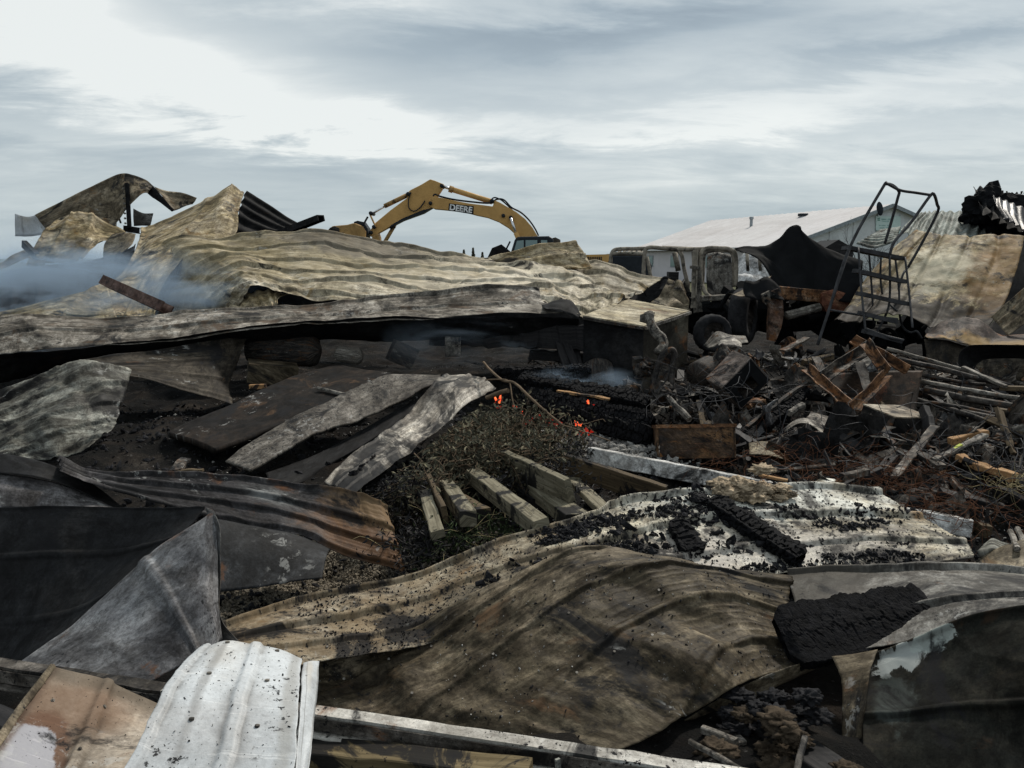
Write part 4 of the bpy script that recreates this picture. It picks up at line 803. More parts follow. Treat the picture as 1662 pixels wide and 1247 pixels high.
mk('dish', V + c, F.tolist(), M_cabd, parent=dsh)
bar('mast', gpt(1428, 346, .3), c, circ(.04), M_cabd, parent=dsh, n=0, seg=2)
def roofpt(px, py):
    n = np.cross(fa - apx, nl - apx); d = ray(px, py); o0 = np.array([0, 0, CAM_H]); return o0 + d * np.dot(apx - o0, n) / np.dot(d, n)
p = roofpt(1219, 370); fp = empty('flue_pipe', p, 'thin dark flue pipe with cap standing on the white roof', 'pipe')
bar('pipe', p - V3(0, 0, .2), p + V3(0, 0, .75), circ(.13, 12), M_trim, parent=fp, n=0, seg=2); bar('cap', p + V3(0, 0, .75), p + V3(0, 0, .95), circ(.19, 12), M_trim, parent=fp, n=0, seg=2)
p = roofpt(1303, 354); fp = empty('roof_vent', p, 'low dark ventilator cowl near the roof ridge', 'vent')
bar('neck', p - V3(0, 0, .2), p + V3(0, 0, .18), circ(.3, 12), M_trim, parent=fp, n=0, seg=2); bar('cowl', p + V3(0, 0, .15), p + V3(0, 0, .36), circ(.42, 14), M_cabd, parent=fp, n=0, seg=2)

# ------------------------------------------------------------------ excavator, side on
YE = 30.
ex = empty('excavator', V3(P(930, 480, YE)[0], YE, 0), 'yellow excavator reaching left over the wreck with its curled boom', 'excavator')
boom = [(697, 327), (703, 320), (717, 322), (740, 327), (761, 331), (785, 334), (800, 336), (803, 326), (812, 330), (824, 337), (838, 345), (852, 356), (864, 370), (873, 385), (882, 418), (862, 420), (846, 396), (838, 382), (826, 371), (810, 361), (792, 354), (773, 350), (755, 345), (737, 343), (718, 341), (706, 340), (698, 336)]
o = mk('boom', *prism(boom, YE, .52)[:2], M_yel, parent=ex, smooth=False); bev(o, .02)
stick = [(699, 292), (706, 294), (721, 300), (718, 308), (712, 317), (708, 328), (706, 336), (688, 345), (655, 357), (628, 372), (612, 381), (603, 385), (601, 376), (606, 369), (611, 362), (635, 342), (662, 322), (664, 312), (668, 309), (684, 301)]
o = mk('stick', *prism(stick, YE, .40)[:2], M_yel, parent=ex, smooth=False); bev(o, .02)
o = mk('stick_underside_shade', *prism([(703, 338), (688, 347), (655, 359), (632, 371), (636, 366), (655, 355), (686, 342)], YE, .44)[:2], M_cabd, parent=ex, smooth=False)  # dark solid standing in for the shade under the stick
def rod(name, a, b, r, mat, y=YE, k=10, parent=None): return bar(name, P(*a, y), P(*b, y), circ(r, k), mat, parent=parent or ex, n=0, seg=2, smooth=True)
cyl = rod('stick_cylinder', (731, 307), (799, 328), .10, M_yel); rod('rod', (720, 303), (732, 307), .055, M_chrome, parent=cyl); rod('end_cap', (729, 306.5), (735, 308.5), .125, M_yeld, parent=cyl)
cyl = rod('bucket_cylinder', (624, 335), (663, 316), .085, M_yeld); rod('rod', (604, 347), (626, 334), .04, M_chrome, parent=cyl)
for yo in (-.42, .42):
    cyl = rod('boom_cylinder', (837, 378), (852, 412), .09, M_yel, YE + yo); rod('rod', (829, 354), (838, 381), .05, M_chrome, YE + yo, parent=cyl)
for a in ((829, 354), (700, 331), (664, 316), (799, 327), (718, 303), (604, 347), (609, 369), (604, 378), (817, 351)):
    q = P(*a, YE); bar('pin', q - V3(0, .34, 0), q + V3(0, .34, 0), circ(.07, 10), M_cabd, parent=ex, n=0, seg=2, smooth=True)
for yo in (-.26, .26):
    bar('bucket_link', P(600, 347, YE + yo), P(610, 369, YE + yo), rect(.12, .05, .01), M_yeld, parent=ex, n=0, seg=2)
    bar('bucket_link', P(597, 352, YE + yo), P(588, 368, YE + yo), rect(.14, .05, .01), M_cabd, parent=ex, n=0, seg=2)
bk = mk('bucket', *prism([(537, 380), (538, 373), (545, 368), (556, 367), (568, 366), (579, 363), (592, 368), (597, 377), (597, 388), (588, 394), (560, 392), (540, 388)], YE, 1.1)[:2], M_yeld, parent=ex, smooth=False); bev(bk, .05)
mk('coupler', *prism([(577, 361), (583, 359), (592, 361), (599, 371), (600, 380), (597, 389), (590, 388), (585, 378), (577, 366)], YE, .62)[:2], M_cabd, parent=ex, smooth=False)
for k in range(5):
    y = YE - .46 + .23 * k; bar('bucket_tooth', P(541, 385, y), P(531, 388, y), rect(.09, .05), M_iron, parent=bk, n=0, seg=2)
mk('bucket_back_plate', *prism([(536, 379), (541, 371), (549, 368), (556, 372), (556, 391), (541, 389)], YE, 1.16)[:2], M_iron, parent=ex, smooth=False)
rod('thumb_strut', (641, 365), (624, 394), .07, M_yeld); rod('thumb_strut', (633, 370), (640, 366), .11, M_iron)
mk('thumb', *prism([(606, 384), (615, 379), (617, 385), (618, 394), (612, 396), (605, 394)], YE, .5)[:2], M_yeld, parent=ex, smooth=False)
# hoses along the boom
for k, off in enumerate((0, 2.2)):
    pts = [P(x, y - 1.5 + off * .3, YE - .2 + .25 * k) for x, y in ((703, 320), (706, 317), (714, 320), (735, 325), (765, 329), (795, 331), (806, 325), (818, 326), (830, 338), (845, 346), (858, 358), (868, 372), (874, 384))]
    mk('hose', *tube(pts, .028, 6)[:2], M_cabd, parent=ex)
mk('hose', *tube([P(667, 312, YE - .24), P(663, 325, YE - .26), P(664, 338, YE - .26), P(672, 343, YE - .26), P(682, 337, YE - .26), P(690, 326, YE - .25)], .022, 6)[:2], M_cabd, parent=ex)
mk('hose', *tube([P(795, 327, YE - .2), P(802, 321, YE - .2), P(812, 324, YE - .2), P(822, 332, YE - .2), P(834, 344, YE - .2)], .028, 6)[:2], M_cabd, parent=ex)
# cab, house, tracks
cabz = [(827, 440), (829, 412), (836, 388), (841, 385), (890, 384), (897, 388), (899, 440)]
o = mk('cab', *prism(cabz, YE - .75, 1.05)[:2], M_cabd, parent=ex, smooth=False); bev(o, .06)
for poly in ([(833, 412), (839, 391), (850, 390), (850, 412)], [(853, 412), (853, 390), (872, 390), (872, 412)], [(878, 411), (878, 390), (888, 390), (890, 411)]):
    w_ = flat('window', [P(x, y, YE - 1.285) for x, y in poly], M_glass, .02, ex, (0, -1, 0))
flat('windscreen', [P(828.4, 412, YE - 1.2) , P(835.2, 390, YE - 1.2), P(835.2, 390, YE - .3), P(828.4, 412, YE - .3)], M_glass, .03, ex, (-1, 0, 0))
mk('house', *prism([(862, 440), (862, 416), (986, 413), (990, 460), (862, 460)], YE + .1, 2.3)[:2], M_yel, parent=ex, smooth=False)
mk('engine_hood', *prism([(893, 413), (893, 388), (900, 386), (908, 390), (909, 413)], YE + .2, 1.2)[:2], M_lgrey, parent=ex, smooth=False)
for k in range(9):
    q = P(952 + k * 3, 417, YE - 1.06); bar('louver', q, q - V3(0, 0, .28), rect(.035, .03), M_cabd, parent=ex, n=0, seg=2)
cw = mk('counterweight', *prism([(986, 412), (1040, 412), (1050, 430), (1048, 458), (974, 458), (972, 440)], YE + .1, 2.4)[:2], M_cabd, parent=ex, smooth=False); bev(cw, .12)
for yo in (-1.15, 1.15):
    tr = mk('track', *prism([(850, 478), (860, 466), (1010, 466), (1022, 478), (1022, 490), (1010, 498), (860, 498), (850, 490)], YE + yo, .6)[:2], M_rubber, parent=ex, smooth=False); bev(tr, .08)
mk('turntable', *prism([(900, 470), (900, 455), (970, 455), (970, 470)], YE, 1.6)[:2], M_cabd, parent=ex, smooth=False)
bar('grab_handle', P(828, 392, YE - 1.3), P(822, 404, YE - 1.3), circ(.03), M_cabd, parent=ex, n=0, seg=2)
# decal with lettering on the boom
def decal():
    a, b = P(729, 331, YE), P(769, 336.6, YE); ang = math.atan2(b[2] - a[2], b[0] - a[0]); y = YE - .264
    c4 = [P(729.5, 331, YE), P(769.5, 335.5, YE), P(769, 349, YE), P(728.5, 342.5, YE)]
    q = [V3(p[0], y, p[2]) for p in c4]; d = flat('decal_plate', q, plain('decal_black', (.02, .02, .02), .5, dirt=0), .006, ex, (0, -1, 0))
    cu = bpy.data.curves.new('lettering', 'FONT'); cu.body = 'DEERE'; cu.size = .36; cu.offset = .011; cu.extrude = .004; cu.space_character = 1.02
    to = bpy.data.objects.new('tmp', cu); COL.objects.link(to); bpy.context.view_layer.update()
    me = bpy.data.meshes.new_from_object(to.evaluated_get(bpy.context.evaluated_depsgraph_get())); bpy.data.objects.remove(to)
    n = len(me.vertices); co = np.zeros(n * 3); me.vertices.foreach_get('co', co); co = co.reshape(-1, 3)
    co -= [(co[:, 0].max() + co[:, 0].min()) / 2, (co[:, 1].max() + co[:, 1].min()) / 2, 0]
    co[:, 0] *= .82 / (co[:, 0].max() - co[:, 0].min()); co[:, 1] *= .215 / (co[:, 1].max() - co[:, 1].min())
    cen = sum(q) / 4; v = np.array([[math.cos(ang), 0, math.sin(ang)]]) * co[:, :1] + np.array([[-math.sin(ang), 0, math.cos(ang)]]) * co[:, 1:2] + np.array([[0, -1, 0]]) * (co[:, 2:] + .012) + cen
    o = bpy.data.objects.new('lettering', me); COL.objects.link(o); o.parent = ex; v -= np.array(ex.location); me.vertices.foreach_set('co', v.ravel().astype(np.float32)); me.materials.clear(); me.materials.append(plain('decal_white', (.75, .75, .75), .5, dirt=0)); me.update()
decal()
o = mk('scrap_plate', *prism([(791, 420), (799, 403), (814, 397), (828, 408), (838, 416), (838, 424)], 17, .5)[:2], M_greyd, smooth=False); tag(o, 'dark angular scrap corner standing left of the excavator cab', 'scrap')

# ------------------------------------------------------------------ far trees and shrubs
def tree_leaves(name, parent, c, rad, n, s, mat, seed):
    r = np.random.default_rng(seed); u = r.normal(size=(n, 3)); u /= np.linalg.norm(u, axis=1)[:, None]; q = u * (r.random((n, 1)) ** .45) 
    q = q * (1 + .35 * fbm(u[:, :1] * 2, u[:, 1:2] * 2, u[:, 2:] * 2, seed, 3)); pts = np.asarray(c) + q * np.asarray(rad)
    return scatter(name, pts, np.full(n, s), (np.array([[-1, -.5, 0], [1, -.4, .1], [.8, .5, 0], [-.7, .6, .1]]), np.array([[0, 1, 2, 3]])), mat, None, parent=parent, kind=None)
for i, (x, h, r_) in enumerate(((753, 14, 3.4), (768, 17, 4.2), (783, 10, 3.0))):
    b = V3(P(x, 424, 110)[0], 110, 0); t = empty('pine_tree', b, ['small distant conifer left of the tallest one in the sag of the panel', 'tallest distant conifer in the sag of the tan panel', 'shortest distant conifer, nearest the excavator'][i], 'tree', 'distant conifers')
    H = 2 + (h - 4) / 1300 * 110 + .2; bar('trunk', b, b + V3(0, 0, H), circ(.09, 6), M_twig, parent=t, n=0, seg=2)
    n = 500; rr = np.random.default_rng(i); zz = rr.random(n) ** .8; a = rr.random(n) * 6.28; w_ = (1 - zz) * .62 * (.6 + .5 * np.abs(np.sin(zz * 25))) * rr.random(n) ** .4
    scatter('crown', b + np.stack([np.cos(a) * w_, np.sin(a) * w_, .4 + zz * (H - .3)], 1), np.full(n, .13), TET, M_leaf, None, parent=t, kind=None)
b = V3(P(1342, 420, 48)[0], 48, 0); t = empty('fir_tree', b, 'small dark fir in front of the white gable', 'tree'); bar('trunk', b, b + V3(0, 0, 3.0), circ(.05, 6), M_twig, parent=t, n=0, seg=2)
n = 1500; rr = np.random.default_rng(5); zz = rr.random(n) ** .8; a = rr.random(n) * 6.28; w_ = (1 - zz) * 1.0 * (.6 + .5 * np.abs(np.sin(zz * 25))) * rr.random(n) ** .4
scatter('crown', b + np.stack([np.cos(a) * w_, np.sin(a) * w_, .3 + zz * 2.75], 1), np.full(n, .06), TET, M_leaf, None, parent=t, kind=None)
def shrub(c, H, n, label, seed, name='bare_shrub', mat=None, thick=.02):
    r = np.random.default_rng(seed); parts = []
    def br(p, d, L, rad, lev):
        pts = [p]; 
        for k in range(4): d = d + r.normal(size=3) * .16; d /= np.linalg.norm(d); pts.append(pts[-1] + d * L / 4)
        parts.append(sweep(np.array(pts), circ(1, 4), scale=np.linspace(rad, rad * .45, 5)))
        if lev > 0:
            for k in range(r.integers(3, 5)):
                dd = d + r.normal(size=3) * .75; dd[2] += .2; dd /= np.linalg.norm(dd); br(pts[r.integers(1, 5)], dd, L * .62, rad * .5, lev - 1)
    for k in range(n): d = V3(r.normal() * .55, r.normal() * .55, 1.); br(np.asarray(c, float) + V3(r.normal() * .15, r.normal() * .15, 0), d / np.linalg.norm(d), H * .5, thick, 3)
    o = mk(name, *join(parts)[:2], mat or M_charw, loc=c); return tag(o, label, 'shrub')
c = P(1385, 425, 30); shrub(V3(c[0], 30, 0), 3.5, 7, 'bare dark shrub in front of the white gable left of the ladder', 3, thick=.035)
c = P(1430, 425, 33); shrub(V3(c[0], 33, 0), 3.6, 4, 'thin bare shrub below the pale green sign', 8, thick=.025)
b = V3(P(1640, 420, 38)[0], 38, 0); t = empty('leafy_tree', b, 'green leafy tree top showing above the black roofing', 'tree'); bar('trunk', b, b + V3(0, 0, 3.6), circ(.2, 8), M_charw, parent=t, n=0, seg=3)
tree_leaves('crown', t, b + V3(0, 0, 3.6), (2.6, 2.0, 1.25), 7000, .10, M_leaf, 4)
# lean-to gable scrap beside the fir
mk_o = mk('shed_roof', *prism([(1322, 404), (1346, 390), (1370, 404), (1368, 420), (1324, 420)], 26, 1.5)[:2], M_charw, smooth=False); tag(mk_o, 'small dark gabled shed roof below the white building', 'shed')

# ------------------------------------------------------------------ steel members of the left wreck
bar('steel_channel', P(446, 378, 14.2), P(520, 349, 13.6), Cp(.10, .16, .02), M_greyd, 'dark steel channel jutting up right of the pointed panel', 'steel beam', n=.002, roll=R(90))
bar('steel_channel', P(35, 396, 14.6), P(56, 417, 14.2), Cp(.08, .13, .02), M_greyd, 'short dark channel poking from the smoke at far left', 'steel beam', n=.002)
bar('steel_beam', P(168, 464, 10.9), P(266, 509, 9.9), Cp(.13, .16, .018), burnt('red_brown_primer', [(.085, .05, .042), (.13, .08, .065), (.19, .13, .11)], soot=.15, rust=0, streak=.3, spk=.1), 'red-brown steel beam end leaning out of the smoke', 'steel beam', n=.002, roll=R(-60))
pst = empty('steel_post', P(206, 374, 16.4), 'dark perforated steel post propping up the arched sheet', 'post')
a, b = P(203, 298, 16.4), P(207, 371, 16.3); bar('upright', a, b, Cp(.07, .12, .012), M_greyd, parent=pst, n=0)
bar('foot', P(200, 371, 16.4), P(226, 375, 16.2), Cp(.07, .12, .012), M_greyd, parent=pst, n=0)
for k in range(8): q = a + (b - a) * (.12 + .11 * k); bar('bolt', q + V3(.0, -.07, 0), q + V3(.0, -.09, 0), circ(.022, 6), M_pale_iron, parent=pst, n=0, seg=2)
bar('steel_brace', P(196, 362, 16.5), P(184, 330, 16.8), rect(.03, .03), M_greyd, 'thin dark brace left of the perforated post', 'steel brace', n=0)
# ------------------------------------------------------------------ burnt machines at right of centre
def polyt(name, pts, r, mat, parent=None, label=None, cat=None, k=8, smooth=True, n=.0, per=6):
    p = [P(*q) for q in pts]; v, f_, u = tube(p, r, k, smooth=smooth, per=per, n=n); return tag(mk(name, v, f_, mat, UV=u, parent=parent), label, cat)
YM = 14.0
rp = empty('roll_cage', P(1055, 470, YM), 'burnt cab frame with slatted roof, left of the two', 'machine frame')
for yo, pp in ((0, None), (1.3, None)):
    polyt('cage_post', [(1120, 503, YM + yo), (1117, 468, YM + yo), (1111, 440, YM + yo), (1106, 414, YM + yo), (1096, 405, YM + yo), (1075, 403, YM + yo), (1054, 402, YM + yo), (1047, 408, YM + yo), (1045, 430, YM + yo), (1044, 462, YM + yo)], .034, M_rops, rp, n=.004)
polyt('cage_post', [(992, 442, YM + .3), (991, 425, YM + .3), (993, 411, YM + .3), (1001, 405, YM + .3), (1025, 404, YM + .2), (1050, 404, YM + .1)], .034, M_rops, rp, n=.004)
polyt('cage_rail', [(993, 412, YM + .3), (1020, 412, YM + .2), (1046, 412, YM)], .035, M_rops, rp)
for k in range(6):
    x = 1003 + k * 8; bar('roof_slat', P(x, 411, YM + .1), P(x + 6, 405, YM + 1.1), rect(.05, .02), M_rops, parent=rp, n=.003)
polyt('diagonal_brace', [(1050, 417, YM), (1054, 438, YM), (1058, 458, YM)], .03, M_rops, rp, smooth=False)
polyt('window_bar', [(1095, 410, YM + 1.2), (1098, 425, YM + 1.2), (1101, 440, YM + 1.2)], .05, M_rops, rp, smooth=False)
rp2 = empty('roll_cage', P(1165, 480, YM), 'burnt rounded cab frame around a grey door slab, right of the two', 'machine frame')
polyt('cage_post', [(1158, 486, YM - .6), (1146, 476, YM - .5), (1138, 458, YM - .4), (1136, 436, YM - .4), (1138, 413, YM - .4), (1146, 404, YM - .4), (1166, 403, YM - .4), (1184, 405, YM - .4), (1193, 413, YM - .4), (1195, 435, YM - .4), (1194, 466, YM - .4)], .038, M_rops, rp2, n=.004)
polyt('cage_post', [(1140, 470, YM + .6), (1141, 430, YM + .6), (1145, 410, YM + .6), (1166, 407, YM + .6), (1188, 410, YM + .6), (1191, 440, YM + .6), (1191, 466, YM + .6)], .04, M_rops, rp2, n=.004)
ds = sheet('door_slab', None, None, [[(1148, 412), (1166, 410), (1186, 414)], [(1147, 445), (1166, 446), (1189, 448)], [(1150, 478), (1168, 482), (1190, 476)]], burnt('streaked_door', [(.10, .095, .09), (.19, .18, .165), (.28, .265, .24)], soot=.25, rust=.1, streak=.7, ax='v'), Y=(YM + .3, YM + .3, YM, YM), rib=('u', .12, .01, 'seam'), seed=60, th=.03, parent=rp2)
bar('bench', P(1137, 485, 13.4), P(1184, 482, 13.4), rect(.22, .09, .01), M_pale_iron, parent=rp2)
polyt('roof_rail', [(1100, 405, YM), (1120, 405, YM - .1), (1146, 404, YM - .3)], .035, M_rops, rp2, smooth=False)
polyt('roof_rail', [(1075, 402, YM + 1.2), (1120, 404, YM + .9), (1166, 406, YM + .6)], .035, M_rops, rp2, smooth=False)
for x_ in (1212, 1232): polyt('pillar', [(x_, 408, YM + .8), (x_ + 2, 440, YM + .8)], .03, M_rops, rp2, smooth=False)
cm = empty('machine_column', P(1128, 508, 13.6), 'pale scorched steel column between the two cab frames', 'steel column')
bar('column', P(1125, 408, 13.7), P(1128, 508, 13.5), Cp(.10, .16, .02), M_pale_iron, parent=cm, n=.008); bar('column', P(1133, 406, 13.6), P(1130, 500, 13.5), Lp(.09, .07, .02), M_rops, parent=cm, n=.008)
bar('hinge', P(1120, 434, 13.5), P(1136, 435, 13.5), rect(.05, .05), M_pale_iron, parent=cm)
def junk_parts(c, r, seed, sq=(1, 1, 1), n=16):
    """machine wreckage: short shafts, flanges, housings and ribs piled on one core"""
    rr = np.random.default_rng(seed); out = []; sq = np.array(sq); c = np.asarray(c)
    v, f_, u = lump(c, r * .62, seed, 3, .25, 1.5, sq); out.append((v, f_, u))
    for k in range(n):
        q = rr.normal(size=3); q /= np.linalg.norm(q); p = c + q * r * .62 * sq; d = rr.normal(size=3); d /= np.linalg.norm(d); t = rr.random()
        if t < .35: out.append(boxv(p, r * (.15 + .5 * rr.random(3)), eul(*(rr.random(3) * 180))))
        elif t < .75: out.append(sweep(line(p - d * r * (.1 + .3 * rr.random()), p + d * r * (.1 + .3 * rr.random()), 3), circ(r * (.05 + .16 * rr.random()), 10)))
        elif t < .9: out.append(tube([p, p + d * r * .3 + V3(0, 0, r * .2), p + d * r * .6, p + d * r * .8 - V3(0, 0, r * .4)], r * .05, 6))
        else:
            a = np.linspace(0, 6.283, 20); e1 = np.cross(d, [0, 0, 1.]); e1 /= np.linalg.norm(e1) + 1e-6; e2 = np.cross(d, e1); R_ = r * (.2 + .15 * rr.random())
            out.append(sweep(p + R_ * (np.cos(a)[:, None] * e1 + np.sin(a)[:, None] * e2), circ(r * .05, 6)))
    return out
def rocky(c, r, seed, name, label, cat, mat, sq=(1, 1, 1), amp=.5, sub=4, group=None):
    v, f_, u = join(junk_parts(c, r, seed, sq, 22)); return tag(mk(name, v, f_, mat, UV=u, smooth=False), label, cat, group)
rocky(P(1080, 478, 14.2), .52, 3, 'engine_block', 'black burnt engine mass inside the left cab frame', 'engine', M_charw, (1.0, .7, .95), .6)
mk_o = sheet('bent_plate', 'mottled brown bent plate inside the left cab frame', 'plate', [[(1085, 455), (1100, 452), (1112, 470)], [(1070, 478), (1095, 478), (1118, 492)], [(1050, 500), (1085, 502), (1120, 508)]], M_tan2, Y=(13.8, 13.8, 13.3, 13.3), cr=.1, crs=5, seed=61)
def wheel(c, r, w_, yaw, label, parent=None, tilt=0):
    e = empty('wheel', c, label, 'wheel'); Mx = eul(tilt, 0, yaw)
    a = np.linspace(0, 2 * math.pi, 41)[:-1]; prof = [(r * .60, -w_ / 2), (r * .9, -w_ / 2), (r, -w_ * .32), (r, w_ * .32), (r * .9, w_ / 2), (r * .60, w_ / 2)]
    V = np.array([[q[0] * math.cos(t) * (1 + (.015 * (-1) ** i if q[0] == r else 0)), q[1], q[0] * math.sin(t) * (1 + (.015 * (-1) ** i if q[0] == r else 0))] for i, t in enumerate(a) for q in prof]); n = len(prof)
    F = [[i * n + j, i * n + (j + 1) % n, ((i + 1) % 40) * n + (j + 1) % n, ((i + 1) % 40) * n + j] for i in range(40) for j in range(n)]
    o = mk('tyre', V @ Mx.T + c, F, M_rubber, parent=e); fix_normals(o)
    prof = [(r * .12, 0.02), (r * .35, .03), (r * .55, w_ * .1), (r * .62, w_ * .42), (r * .62, -w_ * .42), (r * .5, -w_ * .12), (r * .12, -.05)]; n = len(prof)
    V = np.array([[q[0] * math.cos(t), q[1], q[0] * math.sin(t)] for t in a for q in prof]); F = [[i * n + j, i * n + (j + 1) % n, ((i + 1) % 40) * n + (j + 1) % n, ((i + 1) % 40) * n + j] for i in range(40) for j in range(n)]
    o = mk('rim', V @ Mx.T + c, F, M_iron, parent=e); fix_normals(o); return e
wheel(P(1156, 541, 12.3), .29, .2, 10, 'burnt wheel rim and tyre behind the pale scrap, below the bench')
wheel(P(1206, 514, 12.9), .45, .28, 60, 'large black burnt wheel below the right cab frame')
for a, b, lab in (((1256, 474, 12.5), (1378, 486, 12.9), 'long rusty lift arm running right under the black drape'),):
    e = empty('lift_arm', P(*a), lab, 'machine arm'); bar('arm', P(*a), P(*b), rect(.09, .20, .01), M_rust, parent=e, seg=10); 
    v, f_, u = prism([(1332, 476), (1352, 470), (1376, 478), (1384, 492), (1366, 505), (1338, 506), (1330, 492)], 12.7, .16); mk('gusset', v, f_, burnt('orange_gusset', [(.14, .06, .04), (.24, .10, .065), (.28, .16, .10)], soot=.15, rust=.2), parent=e, smooth=False)
    bar('link_rod', P(1276, 513, 12.5), P(1330, 499, 12.6), circ(.07, 10), M_pale_iron, parent=e, smooth=True)
e = empty('arm_plate', P(1250, 553, 12.2), 'upright rusty plate arm with bolt holes below the drape', 'machine arm')
v, f_, u = prism([(1245, 474), (1262, 468), (1268, 480), (1270, 510), (1266, 532), (1257, 554), (1246, 552), (1246, 520), (1248, 500), (1243, 490)], 12.25, .12); mk('plate', v, f_, burnt('red_rust_plate', [(.10, .065, .05), (.19, .12, .09), (.30, .24, .19)], soot=.2, rust=.35, ax='v', scale=2), parent=e, smooth=False)
v, f_, u = prism([(1236, 478), (1248, 472), (1250, 490), (1242, 494), (1238, 490)], 12.1, .08); mk('lug', v, f_, M_pale_iron, parent=e, smooth=False)
for q in ((1242, 480), (1243, 488), (1256, 480)): c = P(*q, 12.05); bar('bolt', c, c - V3(0, .05, 0), circ(.022, 8), M_black, parent=e, n=0, seg=2)
rocky(P(1215, 500, 13.4), .75, 8, 'burnt_machine', 'black burnt machine body under the right cab frame', 'machine', M_black, (1.3, .6, .55), .35)
rocky(P(1310, 505, 13.6), .9, 9, 'burnt_machine', 'black machine hulk in shadow under the draped sheet', 'machine', M_black, (1.2, .5, .6), .3)
rocky(P(1140, 512, 14.0), .7, 29, 'burnt_machine', 'black engine bay between the cabinet and the wheels', 'machine', M_black, (1.3, .5, .6), .3)
rocky(P(1440, 545, 12.8), .6, 19, 'burnt_machine', 'low black debris mass behind the foot of the ladder', 'debris', M_black, (1.6, .5, .5), .4)

# metal cabinet, its top coloured as lit from above, its sides as shaded
cb = empty('metal_cabinet', P(1080, 600, 9.8), 'metal cabinet with a scorched top coloured as lit, sides as shaded', 'cabinet')
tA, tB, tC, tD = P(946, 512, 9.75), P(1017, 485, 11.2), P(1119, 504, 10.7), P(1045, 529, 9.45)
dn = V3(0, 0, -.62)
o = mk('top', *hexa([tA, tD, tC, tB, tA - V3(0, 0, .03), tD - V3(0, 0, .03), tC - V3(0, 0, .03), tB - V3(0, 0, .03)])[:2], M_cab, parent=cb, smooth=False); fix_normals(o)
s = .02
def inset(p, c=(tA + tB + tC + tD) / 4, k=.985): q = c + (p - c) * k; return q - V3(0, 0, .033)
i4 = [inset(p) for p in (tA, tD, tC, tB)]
for a, b, nm, mt in ((0, 1, 'front_panel', M_greyd), (1, 2, 'side_panel', burnt('shaded_cabinet_side', [(.03, .028, .024), (.06, .055, .045), (.12, .11, .085)], soot=.35, rust=.15, streak=.5, ax='v')), (2, 3, 'back_panel', M_greyd), (3, 0, 'side_panel', M_greyd)):
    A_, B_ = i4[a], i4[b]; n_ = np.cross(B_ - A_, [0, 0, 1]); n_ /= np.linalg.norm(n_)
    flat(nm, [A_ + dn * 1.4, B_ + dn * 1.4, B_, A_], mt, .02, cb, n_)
bar('rim_strip', tA - V3(0, .02, .03), tD - V3(0, .02, .03), rect(.03, .035), M_iron, parent=cb); bar('rim_strip', tD + V3(.02, 0, -.03), tC + V3(.02, 0, -.03), rect(.03, .035), M_pale_iron, parent=cb)
polyt('exhaust_pipe', [(1052, 510, 9.2), (1053, 517, 9.15), (1060, 530, 9.1), (1066, 543, 9.05), (1076, 552, 9.0), (1077, 562, 8.95), (1066, 572, 8.9)], .055, M_pale_iron, None, 'jointed pale pipe bent down the cabinet side', 'pipe', k=10, n=.012)
polyt('pipe_flange', [(1050, 509, 9.2), (1049, 524, 9.18)], .07, M_pale_iron, None, 'short flanged pipe stub at the cabinet corner', 'pipe', k=10, n=.03)
polyt('bent_hose', [(1057, 640, 8.6), (1066, 600, 8.7), (1075, 578, 8.7), (1090, 568, 8.7), (1095, 580, 8.7), (1090, 610, 8.7), (1093, 650, 8.6)], .035, M_iron, None, 'black hose looping below the cabinet', 'hose')
sheet('bent_plate', 'dark crumpled plate folded below the cabinet corner', 'plate', [[(1068, 578), (1082, 568), (1096, 570)], [(1060, 610), (1078, 606), (1092, 612)], [(1064, 655), (1080, 660), (1092, 658)]], M_iron, Y=(8.9, 8.9, 8.6, 8.6), cr=.08, crs=6, seed=63)
for i, (q, r_, lab) in enumerate((((1045, 600, 8.9), .17, 'gnarled black engine casting left under the cabinet'), ((1022, 632, 8.5), .13, 'small black casting beside the smouldering log ends'), ((1078, 640, 8.4), .15, 'knobbly dark casting right below the hose loop'), ((1108, 665, 8.1), .16, 'dark ash heap between casting and rusty tub'))):
    rocky(P(*q), r_, 30 + i, 'casting', lab, 'machine part', M_iron, (1.1, 1, 1), .75)
# ------------------------------------------------------------------ things in the dark cavity
def capsule(name, a, b, r, mat, label, cat, k=20):
    a, b = np.asarray(a), np.asarray(b); t = np.linspace(0, 1, 15); L = np.linalg.norm(b - a); h = min(.45, r * .6 / L)
    sc = np.where(t < h, np.sqrt(np.clip(1 - ((h - t) / h) ** 2, .0, 1)), 1.) * np.where(t > 1 - h, np.sqrt(np.clip(1 - ((t - 1 + h) / h) ** 2, .0, 1)), 1.); sc = np.clip(sc, .25, 1)
    v, f_, u = sweep(a + (b - a) * t[:, None], circ(1, k), scale=sc * r, up=(0, 1, .3)); return tag(mk(name, v, f_, mat, UV=u), label, cat)
capsule('pressure_tank', P(968, 583, 9.6), P(975, 650, 9.4), .19, M_iron, 'dark domed tank standing under the black beam', 'tank')
capsule('burnt_drum', P(400, 566, 9.9), P(520, 570, 9.7), .20, M_iron, 'dim rounded drum lying in the shade below the beam', 'drum')
capsule('burnt_drum', P(545, 573, 9.6), P(588, 580, 9.5), .10, M_pale_iron, 'small pale metal cylinder right of the rounded drum', 'drum')
v, f_, u = boxv(P(442, 605, 9.2), (.55, .3, .22), eul(5, 8, 20)); tag(mk('scorched_box', v, f_, M_brown, smooth=False), 'brown angular box under the rounded drum', 'box')
v, f_, u = boxv(P(653, 575, 9.6), (.30, .2, .26), eul(0, 25, 20)); tag(mk('scorched_box', v, f_, M_iron, smooth=False), 'dim grey box tilted in the cavity left of the fire', 'box')
